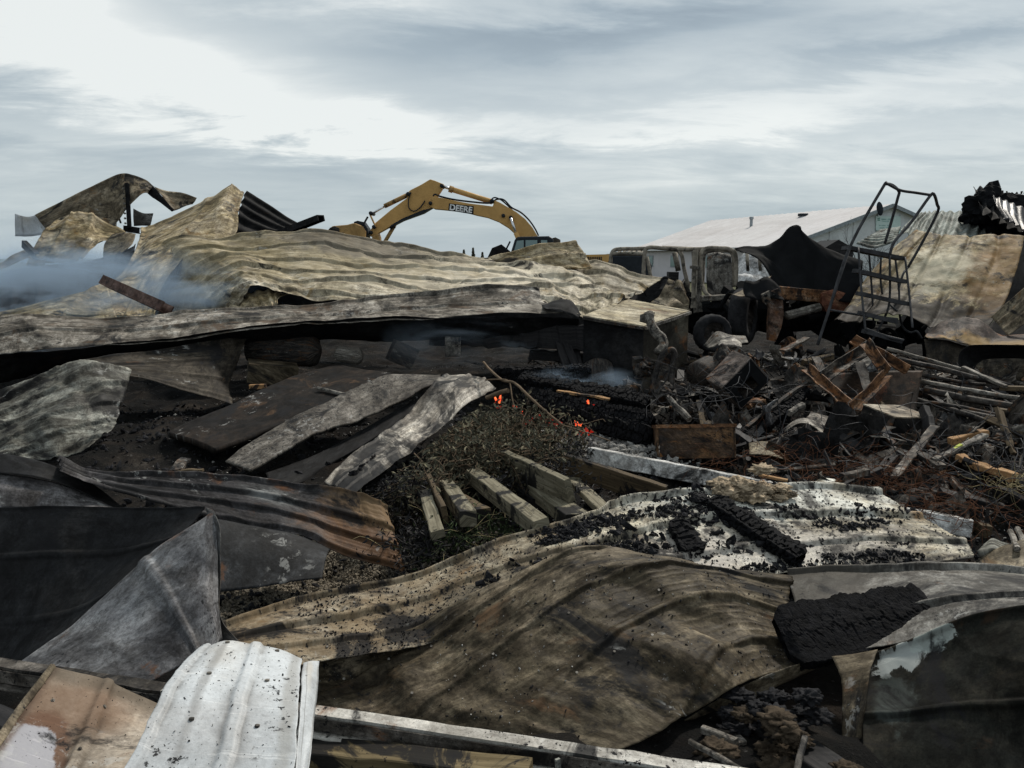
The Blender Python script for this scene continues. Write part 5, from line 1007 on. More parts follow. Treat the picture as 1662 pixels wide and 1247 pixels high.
flat_o = sheet('bent_plate', 'small pale rectangular plate hanging under the beam', 'plate', [[(722, 545), (748, 546)], [(722, 580), (748, 580)]], M_pale_iron, Y=(9.9, 9.9, 9.9, 9.9), seed=64)
for i, (a, b) in enumerate((((904, 548, 9.9), (920, 596, 9.6)), ((914, 545, 9.9), (934, 596, 9.6)), ((930, 550, 10), (940, 600, 9.7)))):
    bar('burnt_board', P(*a), P(*b), rect(.10, .04, .005), M_charw, ['leftmost of three dark boards leaning beside the tank', 'middle of three dark boards leaning beside the tank', 'rightmost of three dark boards leaning beside the tank'][i], 'board', group='boards leaning by the tank')
capsule('burnt_drum', P(945, 552, 10.3), P(948, 580, 10.2), .11, M_iron, 'small dark cylinder behind the leaning boards', 'drum')
polyt('pipe', [(516, 630, 8), (555, 640, 7.8), (600, 642, 7.6)], .02, M_pale_iron, None, 'thin pale pipe across the ash-grey board top', 'pipe', smooth=False)
bar('black_beam', P(700, 540, 10.2), P(1046, 552, 9.7), rect(.14, .30, .01), M_charw, 'thick charred beam running right to the cabinet', 'beam', n=.03, seg=40)
bar('black_beam', P(860, 575, 10.1), P(1046, 590, 9.9), rect(.12, .14, .01), M_charw, 'lower charred beam behind the domed tank', 'beam', n=.02, seg=30)

# ------------------------------------------------------------------ rolling ladder
YL = 11.8
ld = empty('rolling_ladder', G(1405, 560), 'burnt rolling warehouse ladder with handrails and steps', 'ladder')
def lt(name, pts, r=.022, **kw): return polyt(name, pts, r, M_tube, ld, k=8, **kw)
lt('handrail', [(1327, 560, YL - .5), (1345, 505, YL - .4), (1379, 402, YL - .2), (1432, 306, YL), (1439, 299, YL), (1449, 301, YL + .2), (1459, 311, YL + .35), (1457, 322, YL + .4), (1445, 366, YL + .5), (1436, 396, YL + .5)], .021, per=4)
lt('handrail', [(1444, 414, YL - .3), (1452, 392, YL - .25), (1478, 362, YL - .1), (1509, 319, YL), (1516, 316, YL), (1521, 332, YL + .2), (1522, 344, YL + .3), (1500, 388, YL + .4), (1474, 434, YL + .5)], .021, per=4)
lt('crossbar', [(1441, 299, YL), (1461, 309, YL), (1486, 313, YL), (1512, 317, YL)], .020)
lt('stile', [(1379, 402, YL - .2), (1345, 505, YL - .4)], .02, smooth=False)
steps = [((1379, 400), (1470, 418), .28), ((1394, 438), (1473, 456), .22), ((1399, 475), (1477, 492), .2), ((1401, 507), (1458, 521), .18), ((1408, 537), (1466, 553), .18)]
for i, (a, b, d_) in enumerate(steps):
    y = YL - .1 - .18 * i
    A_, B_ = P(*a, y), P(*b, y); o = mk('platform' if i == 0 else 'step', *sweep(line(A_ + V3(0, d_ / 2, 0), B_ + V3(0, d_ / 2, 0), 6), [(-d_ / 2, -.045), (d_ / 2, -.045), (d_ / 2, .012), (-d_ / 2, .012)], n=.004)[:2], M_tube, parent=ld, smooth=False)
for pts in ([(1393, 402, YL - .1), (1398, 470, YL - .4), (1405, 540, YL - .8)], [(1469, 418, YL - .1), (1476, 480, YL - .4), (1481, 532, YL - .8)], [(1410, 406, YL + .3), (1415, 470, YL + .3), (1418, 528, YL + .3)], [(1444, 415, YL - .12), (1444, 484, YL - .1), (1436, 515, YL - .1), (1411, 560, YL - .2)],
            [(1453, 419, YL + .3), (1459, 470, YL + .3), (1460, 510, YL + .2), (1466, 532, YL), (1478, 540, YL - .2), (1488, 538, YL - .3), (1496, 550, YL - .3)], [(1430, 415, YL + .4), (1429, 450, YL + .4), (1432, 478, YL + .4)], [(1458, 470, YL + .3), (1466, 445, YL + .35), (1474, 434, YL + .5)]):
    lt('upright', pts, .016)
lt('brace', [(1345, 503, YL - .4), (1400, 512, YL - .4), (1457, 518, YL - .4)], .016); lt('brace', [(1443, 494, YL), (1462, 510, YL)], .014, smooth=False)
lt('lower_rail', [(1405, 534, YL - .8), (1435, 545, YL - .8), (1467, 553, YL - .9)], .02)
# ------------------------------------------------------------------ lumber in the foreground pit
def board(a, b, w_, t_, mat, label, cat='wooden beam', roll=0., n=.004, seg=14, group=None, name='wooden_beam', up=(0, 0, 1), c=.004):
    return bar(name, P(*a), P(*b), rect(w_, t_, c), mat, label, cat, n=n, seg=seg, roll=R(roll), group=group, up=up)
board((690, 800, 5.35), (711, 868, 4.55), .085, .05, M_wood, 'short pale plank at the left end of the fanned lumber', 'plank', roll=-12, name='plank')
board((697, 780, 5.6), (722, 836, 4.85), .035, .12, M_woodb, 'thin dark plank standing on edge beside the short pale plank', 'plank', roll=-10, name='plank')
board((724, 790, 5.7), (760, 842, 4.8), .105, .10, M_wood, 'thick square beam end with moss-green top')
board((742, 815, 5.5), (783, 838, 5.0), .12, .10, M_woodb, 'stubby dark beam end behind the mossy beam')
board((768, 772, 5.9), (880, 858, 4.5), .10, .11, M_wood, 'long grey-green beam running under the cream panel', roll=-8)
board((872, 795, 5.8), (938, 846, 4.9), .16, .09, M_wood, 'half-buried wide grey beam right of the long one')
board((822, 750, 6.1), (926, 800, 5.2), .05, .20, M_wood, 'upper thick plank tilted on edge with a dark side', 'plank', roll=-14, name='plank')
board((928, 778, 5.9), (990, 838, 5.1), .12, .04, M_wood, 'light narrow plank passing below the brown plank', 'plank', roll=10, name='plank')
board((912, 752, 6.0), (1080, 806, 5.6), .05, .17, M_woodb, 'brown scorched plank on edge pointing right at the cream panel', 'plank', roll=-8, name='plank')
board((850, 800, 5.9), (905, 826, 5.4), .14, .06, M_charw, 'short charred block between the fanned beams')
v, f_, u = sweep(line(P(957, 738, 6.8), P(1576, 858, 5.55), 60), rect(.17, .13, .006), n=.004, roll=R(12)); tag(mk('steel_beam', v, f_, M_whitebeam, UV=u, smooth=False), 'long white painted beam lying behind the cream panel', 'steel beam')
v, f_, u = boxv(P(1592, 866, 5.62), (.08, .14, .16), eul(0, 8, -10)); tag(mk('end_block', v, f_, M_woodb, smooth=False), 'brown block butting against the end of the white beam', 'block')
# rail along the bottom edge and board under it
rl = empty('channel_rail', P(512, 1170, 2.45), 'white painted channel rail crossing the bottom of the picture', 'rail')
A0, B0 = P(-60, 1086, 2.75), P(1500, 1322, 2.2); M_rail = burnt('sooty_white_rail', [(.44, .42, .38), (.58, .56, .52), (.66, .65, .62)], soot=.36, rust=.15, streak=.4, spk=.9, mott=.6)
M_raild = burnt('blackened_rail', [(.05, .047, .042), (.11, .10, .09), (.24, .22, .20)], soot=.4, rust=.15, streak=.4, spk=.9)
for t0, t1, mt_, nm in ((0, .24, M_raild, 'sooty_end'), (.24, 1, M_rail, 'channel')):
    ra, rb = A0 + (B0 - A0) * t0, A0 + (B0 - A0) * t1
    v, f_, u = sweep(line(ra, rb, 50), [(-.045, -.034), (-.042, -.034), (-.004, -.030), (-.004, .028), (-.046, .028), (-.046, .034), (.002, .034), (.002, -.036), (-.045, -.040)], n=.003, roll=R(-6)); mk(nm, v, f_, mt_, UV=u, parent=rl, smooth=False)
    v, f_, u = sweep(line(ra - V3(0, .02, .032), rb - V3(0, .02, .032), 60), rect(.038, .005), n=.004); mk('lower_flange', v, f_, mt_, UV=u, parent=rl, smooth=False)
    v, f_, u = sweep(line(ra + V3(0, -.012, 0), rb + V3(0, -.012, 0), 40), rect(.004, .046), n=.002); mk('web', v, f_, M_raild, UV=u, parent=rl, smooth=False)
bar('bracket', P(905, 1232, 2.31), P(908, 1280, 2.3), rect(.016, .010), M_palewhite, parent=rl, n=0)
board((430, 1212, 2.5), (860, 1258, 2.3), .10, .06, wood('yellowed_lumber', [(.06, .045, .022), (.13, .10, .055), (.22, .175, .10)], char=.6), 'yellowish scorched board under the white rail', 'board', name='board')
board((-60, 1140, 2.6), (60, 1200, 2.4), .08, .05, M_charw, 'dark charred stick at the bottom left corner', 'board', name='board')

# alligator-charred timbers, cracked into blocks
def gator(name, a, b, w_, t_, label, seed, roll=0, up=(0, 0, 1), cell=.055, hk=1.):
    a, b = np.asarray(a), np.asarray(b); L = np.linalg.norm(b - a); T = (b - a) / L; up = np.asarray(up, float); up = up - T * up.dot(T); up /= np.linalg.norm(up); c_, s_ = math.cos(R(roll)), math.sin(R(roll)); sd = np.cross(T, up); up, sd = up * c_ + sd * s_, sd * c_ - up * s_
    nu, per = int(L / .007), 2 * (w_ + t_); nv = int(per / .008); uu, vv = np.meshgrid(np.linspace(0, L, nu), np.linspace(0, per, nv, endpoint=False), indexing='ij')
    x = np.where(vv < w_, vv - w_ / 2, np.where(vv < w_ + t_, w_ / 2, np.where(vv < 2 * w_ + t_, w_ / 2 - (vv - w_ - t_), -w_ / 2)))
    z = np.where(vv < w_, t_ / 2, np.where(vv < w_ + t_, t_ / 2 - (vv - w_), np.where(vv < 2 * w_ + t_, -t_ / 2, -t_ / 2 + (vv - 2 * w_ - t_))))
    r_ = np.random.default_rng(seed); ca, cb = cell * .62, per / max(3, round(per / (cell * .95))); gi, gj = np.meshgrid(np.arange(-1, int(L / ca) + 2), np.arange(int(round(per / cb))), indexing='ij')
    pu = ((gi + .5 * (gj % 2) + r_.uniform(-.34, .34, gi.shape)) * ca).ravel(); pv = ((gj + .5 + r_.uniform(-.3, .3, gi.shape)) * cb).ravel()
    wn1 = fbm(uu * 30, vv * 30, 0, seed + 7, 2)
    d1 = np.full(uu.shape, 9.); d2 = np.full(uu.shape, 9.); hh = np.zeros(uu.shape)
    for q in range(len(pu)):
        dv = np.abs(vv - pv[q]); dv = np.minimum(dv, per - dv); d = (np.abs((uu - pu[q]) / ca + .12 * wn1) ** 3 + np.abs(dv / cb + .1 * wn1) ** 3) ** (1 / 3.); m = d < d1
        d2 = np.where(m, d1, np.minimum(d2, d)); hh = np.where(m, r_.random(), hh); d1 = np.where(m, d, d1)
    crack = sst(0, .16, d2 - d1); crack = sst(0, .16 if hk == 1 else .09, d2 - d1); h = (.013 if hk == 1 else .007) * crack + hk ** 2 * .016 * hh * crack * (hh > .35) + .0025 * fbm(uu * 70, vv * 70, 0, seed, 3)
    wob = 1 + (.22 if hk == 1 else .10) * fbm(uu * 7, np.sign(x) * 3 + seed, 0, seed, 4, .6) ; tap = np.minimum(1, .55 + np.minimum(uu, L - uu) / .10)
    ln = np.sqrt(x * x + z * z) + 1e-6
    V = a + uu[..., None] * T + (x * wob * tap + x / ln * h)[..., None] * sd + (z * tap + z / ln * h)[..., None] * up + (.01 * fbm(uu * 3, 0 * vv, 0, seed + 2, 2))[..., None] * up
    i, j = np.meshgrid(np.arange(nu - 1), np.arange(nv), indexing='ij'); j2 = (j + 1) % nv; F = np.stack([i * nv + j, (i + 1) * nv + j, (i + 1) * nv + j2, i * nv + j2], -1).reshape(-1, 4)
    o = mk(name, V.reshape(-1, 3), F, M_gator, UV=np.stack([uu, vv], -1).reshape(-1, 2), smooth=False); fix_normals(o); return tag(o, label, 'charred timber')
M_gator = plain('alligator_char', (.0065, .0065, .0075), .8, var=.6, scale=20, bump=.6, dirt=0)
gator('charred_timber', surf_at('cream', 1158, 822, .05), surf_at('cream', 1300, 922, .05), .13, .05, 'long cracked charcoal board lying across the cream panel', 1)
gator('charred_timber', P(1266, 1034, 3.58), P(1514, 992, 3.70), .30, .07, 'thick slab of cracked charcoal on the grey panel', 2, roll=36, cell=.085, hk=.45)
gator('charred_timber', surf_at('cream', 1100, 855, .03), surf_at('cream', 1124, 905, .03), .11, .035, 'broken charcoal lump left of the long cracked board', 3)
gator('charred_timber', P(1205, 716, 7.6), P(1306, 632, 8.6), .15, .09, 'charred log with an orange broken tip standing askew', 4, roll=20)
v, f_, u = sweep(line(P(1197, 726, 7.55), P(1214, 706, 7.7), 6), rect(.07, .05, .01), scale=np.linspace(.4, 1.1, 6), n=.01); tag(mk('wood_splinter', v, f_, M_woodo, UV=u, smooth=False), 'orange bare wood tip at the foot of the askew charred log', 'wood splinter')
# smouldering logs
def log(a, b, r, seed, label, mat=None):
    o = gator('charred_log', P(*a), P(*b), r * 1.5, r * 1.5, label, 40 + seed, roll=seed * 23, cell=.07); o['category'] = 'charred log'
log((843, 618, 8.6), (1052, 660, 7.9), .105, 1, 'topmost smouldering log with a bare brown streak')
log((850, 648, 8.2), (1060, 690, 7.5), .12, 2, 'middle smouldering log with grey ash on its back')
log((905, 672, 7.9), (1062, 712, 7.2), .10, 3, 'lowest smouldering log beside the rusty tub')
log((800, 610, 9.0), (960, 606, 8.9), .10, 4, 'dark log end behind the flames')
log((620, 740, 6.4), (566, 790, 5.7), .09, 5, 'charred log under the pale curled strip')
v, f_, u = sweep(line(P(905, 634, 8.2), P(990, 648, 7.9), 20), rect(.05, .02), n=.008); tag(mk('wood_splinter', v, f_, M_woodo, UV=u, smooth=False), 'bare brown split on top of the smouldering log', 'wood splinter')

# embers and small flames
def flame(px, py, Y, h, seed, label):
    r = np.random.default_rng(seed); parts = []
    for k in range(3):
        b = P(px, py, Y) + r.normal(size=3) * np.array([.018, .02, .006]); t = np.linspace(0, 1, 9); hh = h * (.3 + .45 * r.random()); sw = r.normal() * .25
        p = b + np.stack([sw * hh * t ** 2 + .06 * hh * np.sin(t * 5 + k), 0 * t, hh * t], 1); parts.append(sweep(p, circ(1, 7), scale=hh * .13 * np.sin(np.clip(t * .93 + .07, 0, 1) * math.pi) ** .8 * (1 - .4 * t) + .0015))
    o = mk('flame', *join(parts)[:2], M_flame); tag(o, label, 'flame', 'small flames at the logs')
for i, q in enumerate(((810, 655, 7.5, .13), (845, 676, 7.2, .09), (957, 656, 7.6, .08), (938, 692, 7.1, .07), (834, 662, 7.4, .05), (824, 686, 7.1, .04))):
    flame(*q, 70 + i, ['leftmost and tallest small flame beyond the weeds', 'second flame above the weed tangle', 'flame on the back of the middle log', 'low flame under the lowest log', 'tiny flame between the two left flames', 'faint low flame in the weeds'][i])
r_ = np.random.default_rng(4)
pts = np.concatenate([np.array([P(x + r_.normal() * sx__, y + r_.normal() * 4, Yq) for _ in range(n_)]) for x, y, Yq, sx__, n_ in ((868, 683, 7.35, 10, 40), (897, 686, 7.35, 7, 25), (946, 700, 7.2, 8, 34), (810, 660, 7.5, 4, 6), (962, 658, 7.75, 7, 10))])
scatter('embers', pts, np.full(len(pts), .013), TET, M_ember, 'glowing red embers between the smouldering logs', 'embers')

# ------------------------------------------------------------------ debris field, hand placed
def openbox(name, label, cat, c, size, rot, mat, openf=('+z',), t=.012, lip=None, mat2=None):
    e = empty(name, c, label, cat); M = eul(*rot); a, b, h = size
    S_ = {'-x': ((-a / 2, 0, 0), (t, b, h)), '+x': ((a / 2, 0, 0), (t, b, h)), '-y': ((0, -b / 2, 0), (a - t * 2.2, t, h)), '+y': ((0, b / 2, 0), (a - t * 2.2, t, h)), '-z': ((0, 0, -h / 2), (a - t * 2.2, b - t * 2.2, t)), '+z': ((0, 0, h / 2 + t * .55), (a + t * 1.1, b + t * 1.1, t))}
    for k, (cc, ss) in S_.items():
        if k in openf: continue
        v, f_, u = boxv(np.array(cc) @ M.T + c, ss, M); o = mk('lid' if k == '+z' else 'side_panel', v, f_, (mat2 if mat2 and k == '+z' else mat), parent=e, smooth=False)
    if lip:
        for cc, ss in (((0, -b / 2, h / 2), (a + lip, lip, lip)), ((0, b / 2, h / 2), (a + lip, lip, lip)), ((-a / 2, 0, h / 2), (lip, b - lip, lip)), ((a / 2, 0, h / 2), (lip, b - lip, lip))):
            v, f_, u = boxv(np.array(cc) @ M.T + c, ss, M); mk('rim', v, f_, M_rust, parent=e, smooth=False)
    return e
openbox('steel_box', 'tilted steel box with a square hole in its dark face', 'metal box', P(1196, 616, 8.6), (.34, .40, .42), (8, 44, 18), burnt('box_steel', [(.10, .09, .085), (.18, .15, .135), (.28, .23, .2)], soot=.25, rust=.3, scale=2.5), openf=('-y',))
c = P(1196, 616, 8.6); Mb = eul(8, 44, 18)
for cc, ss in (((-.10, -.205, 0), (.13, .01, .41)), ((.14, -.205, 0), (.05, .01, .41)), ((.04, -.205, .15), (.15, .01, .11)), ((.04, -.205, -.16), (.15, .01, .09))):
    o = mk('face_panel', *boxv(np.array(cc) @ Mb.T + c, ss, Mb)[:2], M_black, parent=[x for x in S.objects if x.name == 'steel_box'][0], smooth=False)
openbox('rusty_tub', 'open rusty steel tub with folded rim beside the logs', 'metal tub', P(1125, 717, 7.0), (.66, .42, .28), (-12, -2, -5), burnt('tub_rust', [(.035, .03, .028), (.09, .06, .04), (.19, .105, .05)], soot=.35, rust=.35, rustc=(.26, .12, .045), scale=2), lip=.03)
openbox('steel_box', 'closed steel box with ash and char on a lid coloured as lit', 'metal box', P(1452, 686, 7.7), (.56, .36, .22), (10, 6, 28), burnt('box_shaded_sides', [(.02, .02, .02), (.035, .034, .033), (.06, .05, .045)], soot=.3, rust=.12, scale=2), openf=(), mat2=burnt('box_lit_lid', [(.13, .11, .085), (.26, .22, .17), (.36, .32, .26)], soot=.3, rust=.2, spk=.9, scale=2.5))  # lit lid and shaded sides are put into the two colours
sheet('rust_plate', 'big dark rusty plate standing behind the lidded box', 'steel plate', [[(1343, 606), (1400, 604), (1450, 602), (1498, 602)], [(1352, 645), (1400, 648), (1450, 648), (1490, 646)], [(1368, 700), (1400, 700), (1450, 696), (1482, 690)]], burnt('dark_rust_plate', [(.018, .014, .012), (.035, .025, .019), (.06, .038, .026)], soot=.25, rust=.25, rustc=(.14, .055, .03), scale=1.5), Y=(8.7, 8.7, 8.2, 8.2), cr=.01, seed=70, th=.02)
sheet('steel_tub', 'black round-cornered steel tub lying on its side at right edge', 'metal tub', [[(1556, 625), (1556, 580), (1566, 565), (1585, 560), (1640, 560), (1720, 562)], [(1566, 628), (1566, 588), (1576, 574), (1592, 570), (1640, 570), (1720, 572)], [(1582, 628), (1582, 600), (1590, 588), (1604, 583), (1645, 582), (1720, 584)]], M_greyd, Y=(9.6, 9.6, 9.9, 9.9), seed=71, cr=.004)
sheet('steel_plate', 'mottled brown inner plate of the tub at the right edge', 'steel plate', [[(1570, 580), (1620, 580), (1720, 582)], [(1568, 605), (1620, 606), (1720, 608)], [(1566, 640), (1620, 640), (1720, 642)]], burnt('tub_plate', [(.035, .032, .028), (.07, .06, .048), (.13, .11, .08)], soot=.2, rust=.2, scale=2), Y=(10.1, 10.1, 10.0, 10.0), seed=72, cr=.01)
for nm, a, b, pr, mt, lab in (
    ('angle_iron', (1332, 616, 8.5), (1408, 566, 8.9), Lp(.12, .10, .012), M_smallscrap, 'wide rusty flat bar rising right toward the ladder'),
    ('angle_iron', (1406, 560, 8.8), (1441, 606, 8.4), Lp(.09, .09, .012), M_rust, 'short rusty angle iron leaning down right above the plate'),
    ('angle_iron', (1312, 600, 8.7), (1384, 664, 8.0), Lp(.09, .08, .012), M_rust, 'rusty angle iron forming the left arm of the V'),
    ('angle_iron', (1382, 666, 7.95), (1436, 610, 8.3), Lp(.09, .08, .012), M_rust, 'rusty angle iron forming the right arm of the V'),
    ('angle_iron', (1382, 556, 9.0), (1470, 606, 8.6), Lp(.06, .10, .012), M_rust, 'orange-rust strip running down right over the plate edge'),
    ('flat_bar', (1324, 580, 8.9), (1344, 622, 8.5), rect(.09, .02), M_smallscrap, 'short upright brown flat bar left of the rusty V'),
    ('flat_bar', (1395, 590, 8.6), (1412, 640, 8.2), rect(.10, .015), M_iron, 'dark flat bar inside the rusty V'),
    ('flat_bar', (1270, 570, 9.2), (1310, 548, 9.4), rect(.10, .02), M_smallscrap, 'brown flat scrap bar left of the ladder foot'),
    ('flat_bar', (1212, 694, 7.7), (1310, 620, 8.6), rect(.04, .03), M_iron, 'thin dark bar alongside the askew charred log'),
    ('pipe', (1280, 670, 7.9), (1304, 659, 8.0), circ(.035, 10), M_pale_iron, 'short pale pipe stub right of the askew log'),
    ('pipe', (1087, 648, 7.6), (1120, 682, 7.3), circ(.03, 10), M_pale_iron, 'pale pipe pointing into the rusty tub')):
    bar(nm, P(*a), P(*b), pr, mt, lab, 'scrap metal' if nm != 'pipe' else 'pipe', n=.012, seg=12)
# long pipes and bars at right
for i, (a, b, r__, lab) in enumerate((((1440, 566, 9.6), (1660, 634, 8.7), .022, 'uppermost long thin pipe at right'), ((1456, 586, 9.2), (1645, 626, 8.6), .03, 'second long pipe at right, just under the top one'), ((1495, 612, 9.0), (1600, 622, 8.8), .02, 'short thin rod among the long pipes'), ((1490, 618, 8.9), (1700, 652, 8.2), .028, 'pale-edged long pipe reaching the right edge'),
     ((1500, 630, 8.7), (1700, 672, 8.0), .04, 'thick dark pipe reaching the right edge'), ((1480, 644, 8.6), (1610, 690, 7.9), .03, 'dark pipe angling down below the thick pipe'), ((1560, 668, 8.2), (1700, 704, 7.6), .034, 'lowest long dark pipe at right'), ((1500, 655, 8.4), (1640, 676, 8.0), .02, 'thin rod under the thick dark pipe'))):
    q = line(P(*a), P(*b), 10); q[:, 2] += .02 * np.sin(np.linspace(0, 3.1, 10) + i) ; v, f_, u = sweep(q, circ(r__, 8), n=.006); tag(mk('long_pipe', v, f_, M_pale_iron if i in (3, 0) else M_iron, UV=u), lab, 'pipe', 'long pipes at the right')
board((1563, 596, 9.0), (1632, 628, 8.5), .06, .03, M_pale_iron, 'pale flat bar leaning in front of the black tub', 'scrap metal', name='flat_bar')
board((1622, 630, 8.6), (1700, 632, 8.4), .10, .05, M_woodb, 'brown board end at the right edge below the tub', 'board', name='board')
board((1620, 668, 8.1), (1700, 680, 7.8), .12, .07, M_woodb, 'mossy dark board under the pipes at the right edge', 'board', name='board')
capsule('cylinder_tank', P(1128, 612, 8.9), P(1158, 596, 9.2), .16, M_iron, 'fat dark two-band cylinder left of the tilted box', 'tank')
sheet('bent_plate', 'brown triangular plate poking up behind the tilted box', 'plate', [[(1150, 590), (1168, 560), (1178, 558)], [(1165, 596), (1180, 580), (1193, 580)]], M_smallscrap, Y=(9.1, 9.1, 9.0, 9.0), seed=73, cr=.01)
sheet('bent_plate', 'pale folded plate beneath the machine wheel', 'plate', [[(1140, 560), (1163, 538), (1185, 545), (1210, 546)], [(1150, 565), (1175, 556), (1195, 560), (1215, 556)]], M_pale_iron, Y=(10.6, 10.6, 10.3, 10.3), seed=74, cr=.03)
sheet('bent_plate', 'white crumpled metal bit below the machine wheel', 'plate', [[(1170, 553), (1190, 549), (1202, 556)], [(1165, 562), (1185, 562), (1204, 566)]], M_curl, Y=(10.2, 10.2, 10, 10), seed=75, cr=.04)
sheet('bent_plate', 'white-grey arched strip between tub and lidded box', 'plate', [[(1276, 692), (1295, 680), (1318, 682), (1342, 700)], [(1272, 702), (1294, 688), (1316, 690), (1336, 706)]], M_curl, Y=(7.6, 7.6, 7.4, 7.4), seed=76, cr=.01)
sheet('bent_plate', 'triangular grey sheet lying below the arched strip', 'plate', [[(1283, 722), (1300, 722), (1326, 721)], [(1300, 735), (1318, 738), (1334, 746)]], M_grey, Y=(7.2, 7.2, 6.8, 6.8), seed=77, cr=.005)
sheet('bent_plate', 'black and silver flaky sheet piece left of the lidded box', 'plate', [[(1340, 728), (1362, 706), (1378, 694), (1396, 705)], [(1352, 730), (1372, 716), (1390, 706), (1402, 706)]], M_iron, Y=(7.3, 7.3, 7.1, 7.1), seed=78, cr=.04)
sheet('mesh_plate', 'folded perforated tan plate under the askew log', 'plate', [[(1215, 720), (1232, 718), (1248, 720), (1262, 730)], [(1216, 736), (1234, 738), (1250, 740), (1278, 748)]], burnt('perforated_tan', [(.10, .08, .055), (.19, .16, .11), (.28, .25, .18)], soot=.2, rust=.2, spk=1.), Y=(6.9, 6.9, 6.6, 6.6), seed=79, cr=.02)
for i, (pts, lab) in enumerate((([(1413, 708), (1440, 710), (1468, 716), (1498, 726)], 'twisted pale strip with an orange left tip'), ([(1402, 728), (1440, 724), (1462, 722), (1480, 724)], 'pale flat strip under the twisted one'))):
    n_ = len(pts); v, f_, u = sweep(smooth_path([P(x, y, 7.0 - .05 * i) for x, y in pts], 8), rect(.05, .006), roll=R(30 * i)); 
    tag(mk('metal_strip', v, f_, M_curl, UV=u, smooth=False), lab, 'metal strip')
board((1452, 775, 6.2), (1518, 692, 7.1), .08, .03, M_smallscrap, 'grey-brown stick rising right across the black ground', 'stick', name='stick', n=.01)
board((1492, 736, 6.6), (1528, 758, 6.3), .09, .03, M_smallscrap, 'short grey board crossing the rising stick', 'board', name='board')
board((1516, 748, 6.4), (1600, 706, 6.8), .06, .03, M_pale_iron, 'pale plank with a yellow-green patch at right', 'plank', name='plank', n=.01)
v, f_, u = boxv(P(1554, 726, 6.58), (.09, .03, .02), eul(0, -22, 20)); tag(mk('paint_chip', v, f_, plain('yellow_green_chip', (.5, .55, .12), .6, dirt=.05), smooth=False), 'yellow-green scrap stuck on the pale plank', 'scrap')
board((1542, 716, 6.8), (1600, 702, 6.9), .07, .05, M_woodo, 'orange-brown broken board above the pale plank', 'board', name='board', n=.012)
board((1556, 742, 6.4), (1644, 776, 5.9), .07, .05, M_woodo, 'splintered orange-brown stick at right', 'stick', name='stick', n=.02)
board((1232, 771, 6.1), (1278, 780, 6.0), .04, .02, M_woodo, 'small tan stick right of the insulation clump', 'stick', name='stick')
board((1366, 774, 5.9), (1408, 766, 6.0), .06, .05, M_smallscrap, 'small grey block end above the cream panel', 'block', name='block')
board((1385, 688, 7.6), (1500, 760, 6.4), .03, .02, M_charw, 'thin black rod falling right below the lidded box', 'rod', name='rod')
sheet('bent_plate', 'dirty white sheet scrap behind the cream panel centre', 'plate', [[(1310, 790), (1330, 775), (1358, 776)], [(1312, 808), (1332, 800), (1350, 795)]], M_cream, Y=(5.9, 5.9, 5.6, 5.6), seed=80, cr=.04)
sheet('bent_plate', 'small grey block of sheet right of the white beam end', 'plate', [[(1590, 878), (1610, 868), (1640, 880)], [(1585, 894), (1612, 892), (1632, 900)]], M_palewhite, Y=(5.0, 5.0, 4.7, 4.7), seed=81, cr=.05, th=.05)
sheet('wall_sheet', 'brown speckled sheet corner beyond the grey panel at right edge', 'sheet metal', [[(1560, 924), (1600, 900), (1640, 882), (1720, 860)], [(1566, 926), (1620, 922), (1660, 915), (1720, 905)], [(1575, 930), (1620, 932), (1660, 932), (1720, 932)]], M_tan2, Y=(4.7, 4.7, 4.3, 4.3), seed=82, cr=.02)
for i, (a, b) in enumerate((((1640, 862, 5.0), (1652, 892, 4.6)), ((1652, 858, 5.0), (1662, 884, 4.7)))): bar('steel_rod', P(*a), P(*b), circ(.018), M_pale_iron, ['left of two pale rods at the right edge', 'right of two pale rods at the right edge'][i], 'rod')
board((283, 765, 6.0), (302, 746, 6.3), .09, .03, M_smallscrap, 'small pale wood scrap in the dark left of centre', 'scrap', name='wood_scrap', n=.01)
board((266, 768, 6.0), (330, 762, 6.0), .04, .02, M_woodb, 'thin reddish stick in the dark behind the twisted sheet', 'stick', name='stick', n=.01)
board((405, 628, 8.2), (432, 627, 8.2), .05, .05, M_woodo, 'small red-brown brick on the flat black board', 'brick', name='brick')
# --- cavity at the bottom right
board((1140, 1184, 3.05), (1196, 1204, 2.95), .03, .03, M_pale_iron, 'thin pale stick in the pit under the foreground panel', 'stick', name='stick')
board((1120, 1202, 2.95), (1225, 1262, 2.6), .02, .02, M_pale_iron, 'long thin rod in the pit running down right', 'rod', name='rod')
board((1146, 1210, 2.95), (1205, 1202, 3.0), .05, .03, M_smallscrap, 'short grey board in the pit near the panel flange', 'board', name='board')
board((1306, 1196, 2.75), (1292, 1250, 2.62), .022, .018, M_curl, 'pale upright stick in the pit by the hanging strip', 'stick', name='stick', n=.004)
board((1230, 1170, 3.2), (1365, 1260, 2.7), .16, .04, M_charw, 'dark slanting board in the pit by the hanging strip', 'board', name='board')
def wool(name, c, r, seed, label, mat, sq, n=14):
    parts = []; rr = np.random.default_rng(seed)
    for k in range(n): q = rr.normal(size=3) * np.array(sq) * r * .55; parts.append(lump(np.asarray(c) + q, r * (.22 + .28 * rr.random()), seed + k, 4, .45, 3.2, (1.2, 1, .55)))
    return tag(mk(name, *join(parts)[:2], mat), label, 'insulation')
wool('insulation', P(1272, 1216, 2.85), .12, 3, 'brown clump of burnt insulation in the pit', M_wool2, (1.3, 1, .8), 12)
wool('insulation', P(1215, 1168, 3.1), .10, 9, 'dark wad of insulation higher in the pit', M_char, (1.4, 1, .6), 8)
wool('insulation', P(1290, 1150, 3.1), .12, 19, 'black lump of char high in the pit', M_char, (1.4, 1, .6), 8)
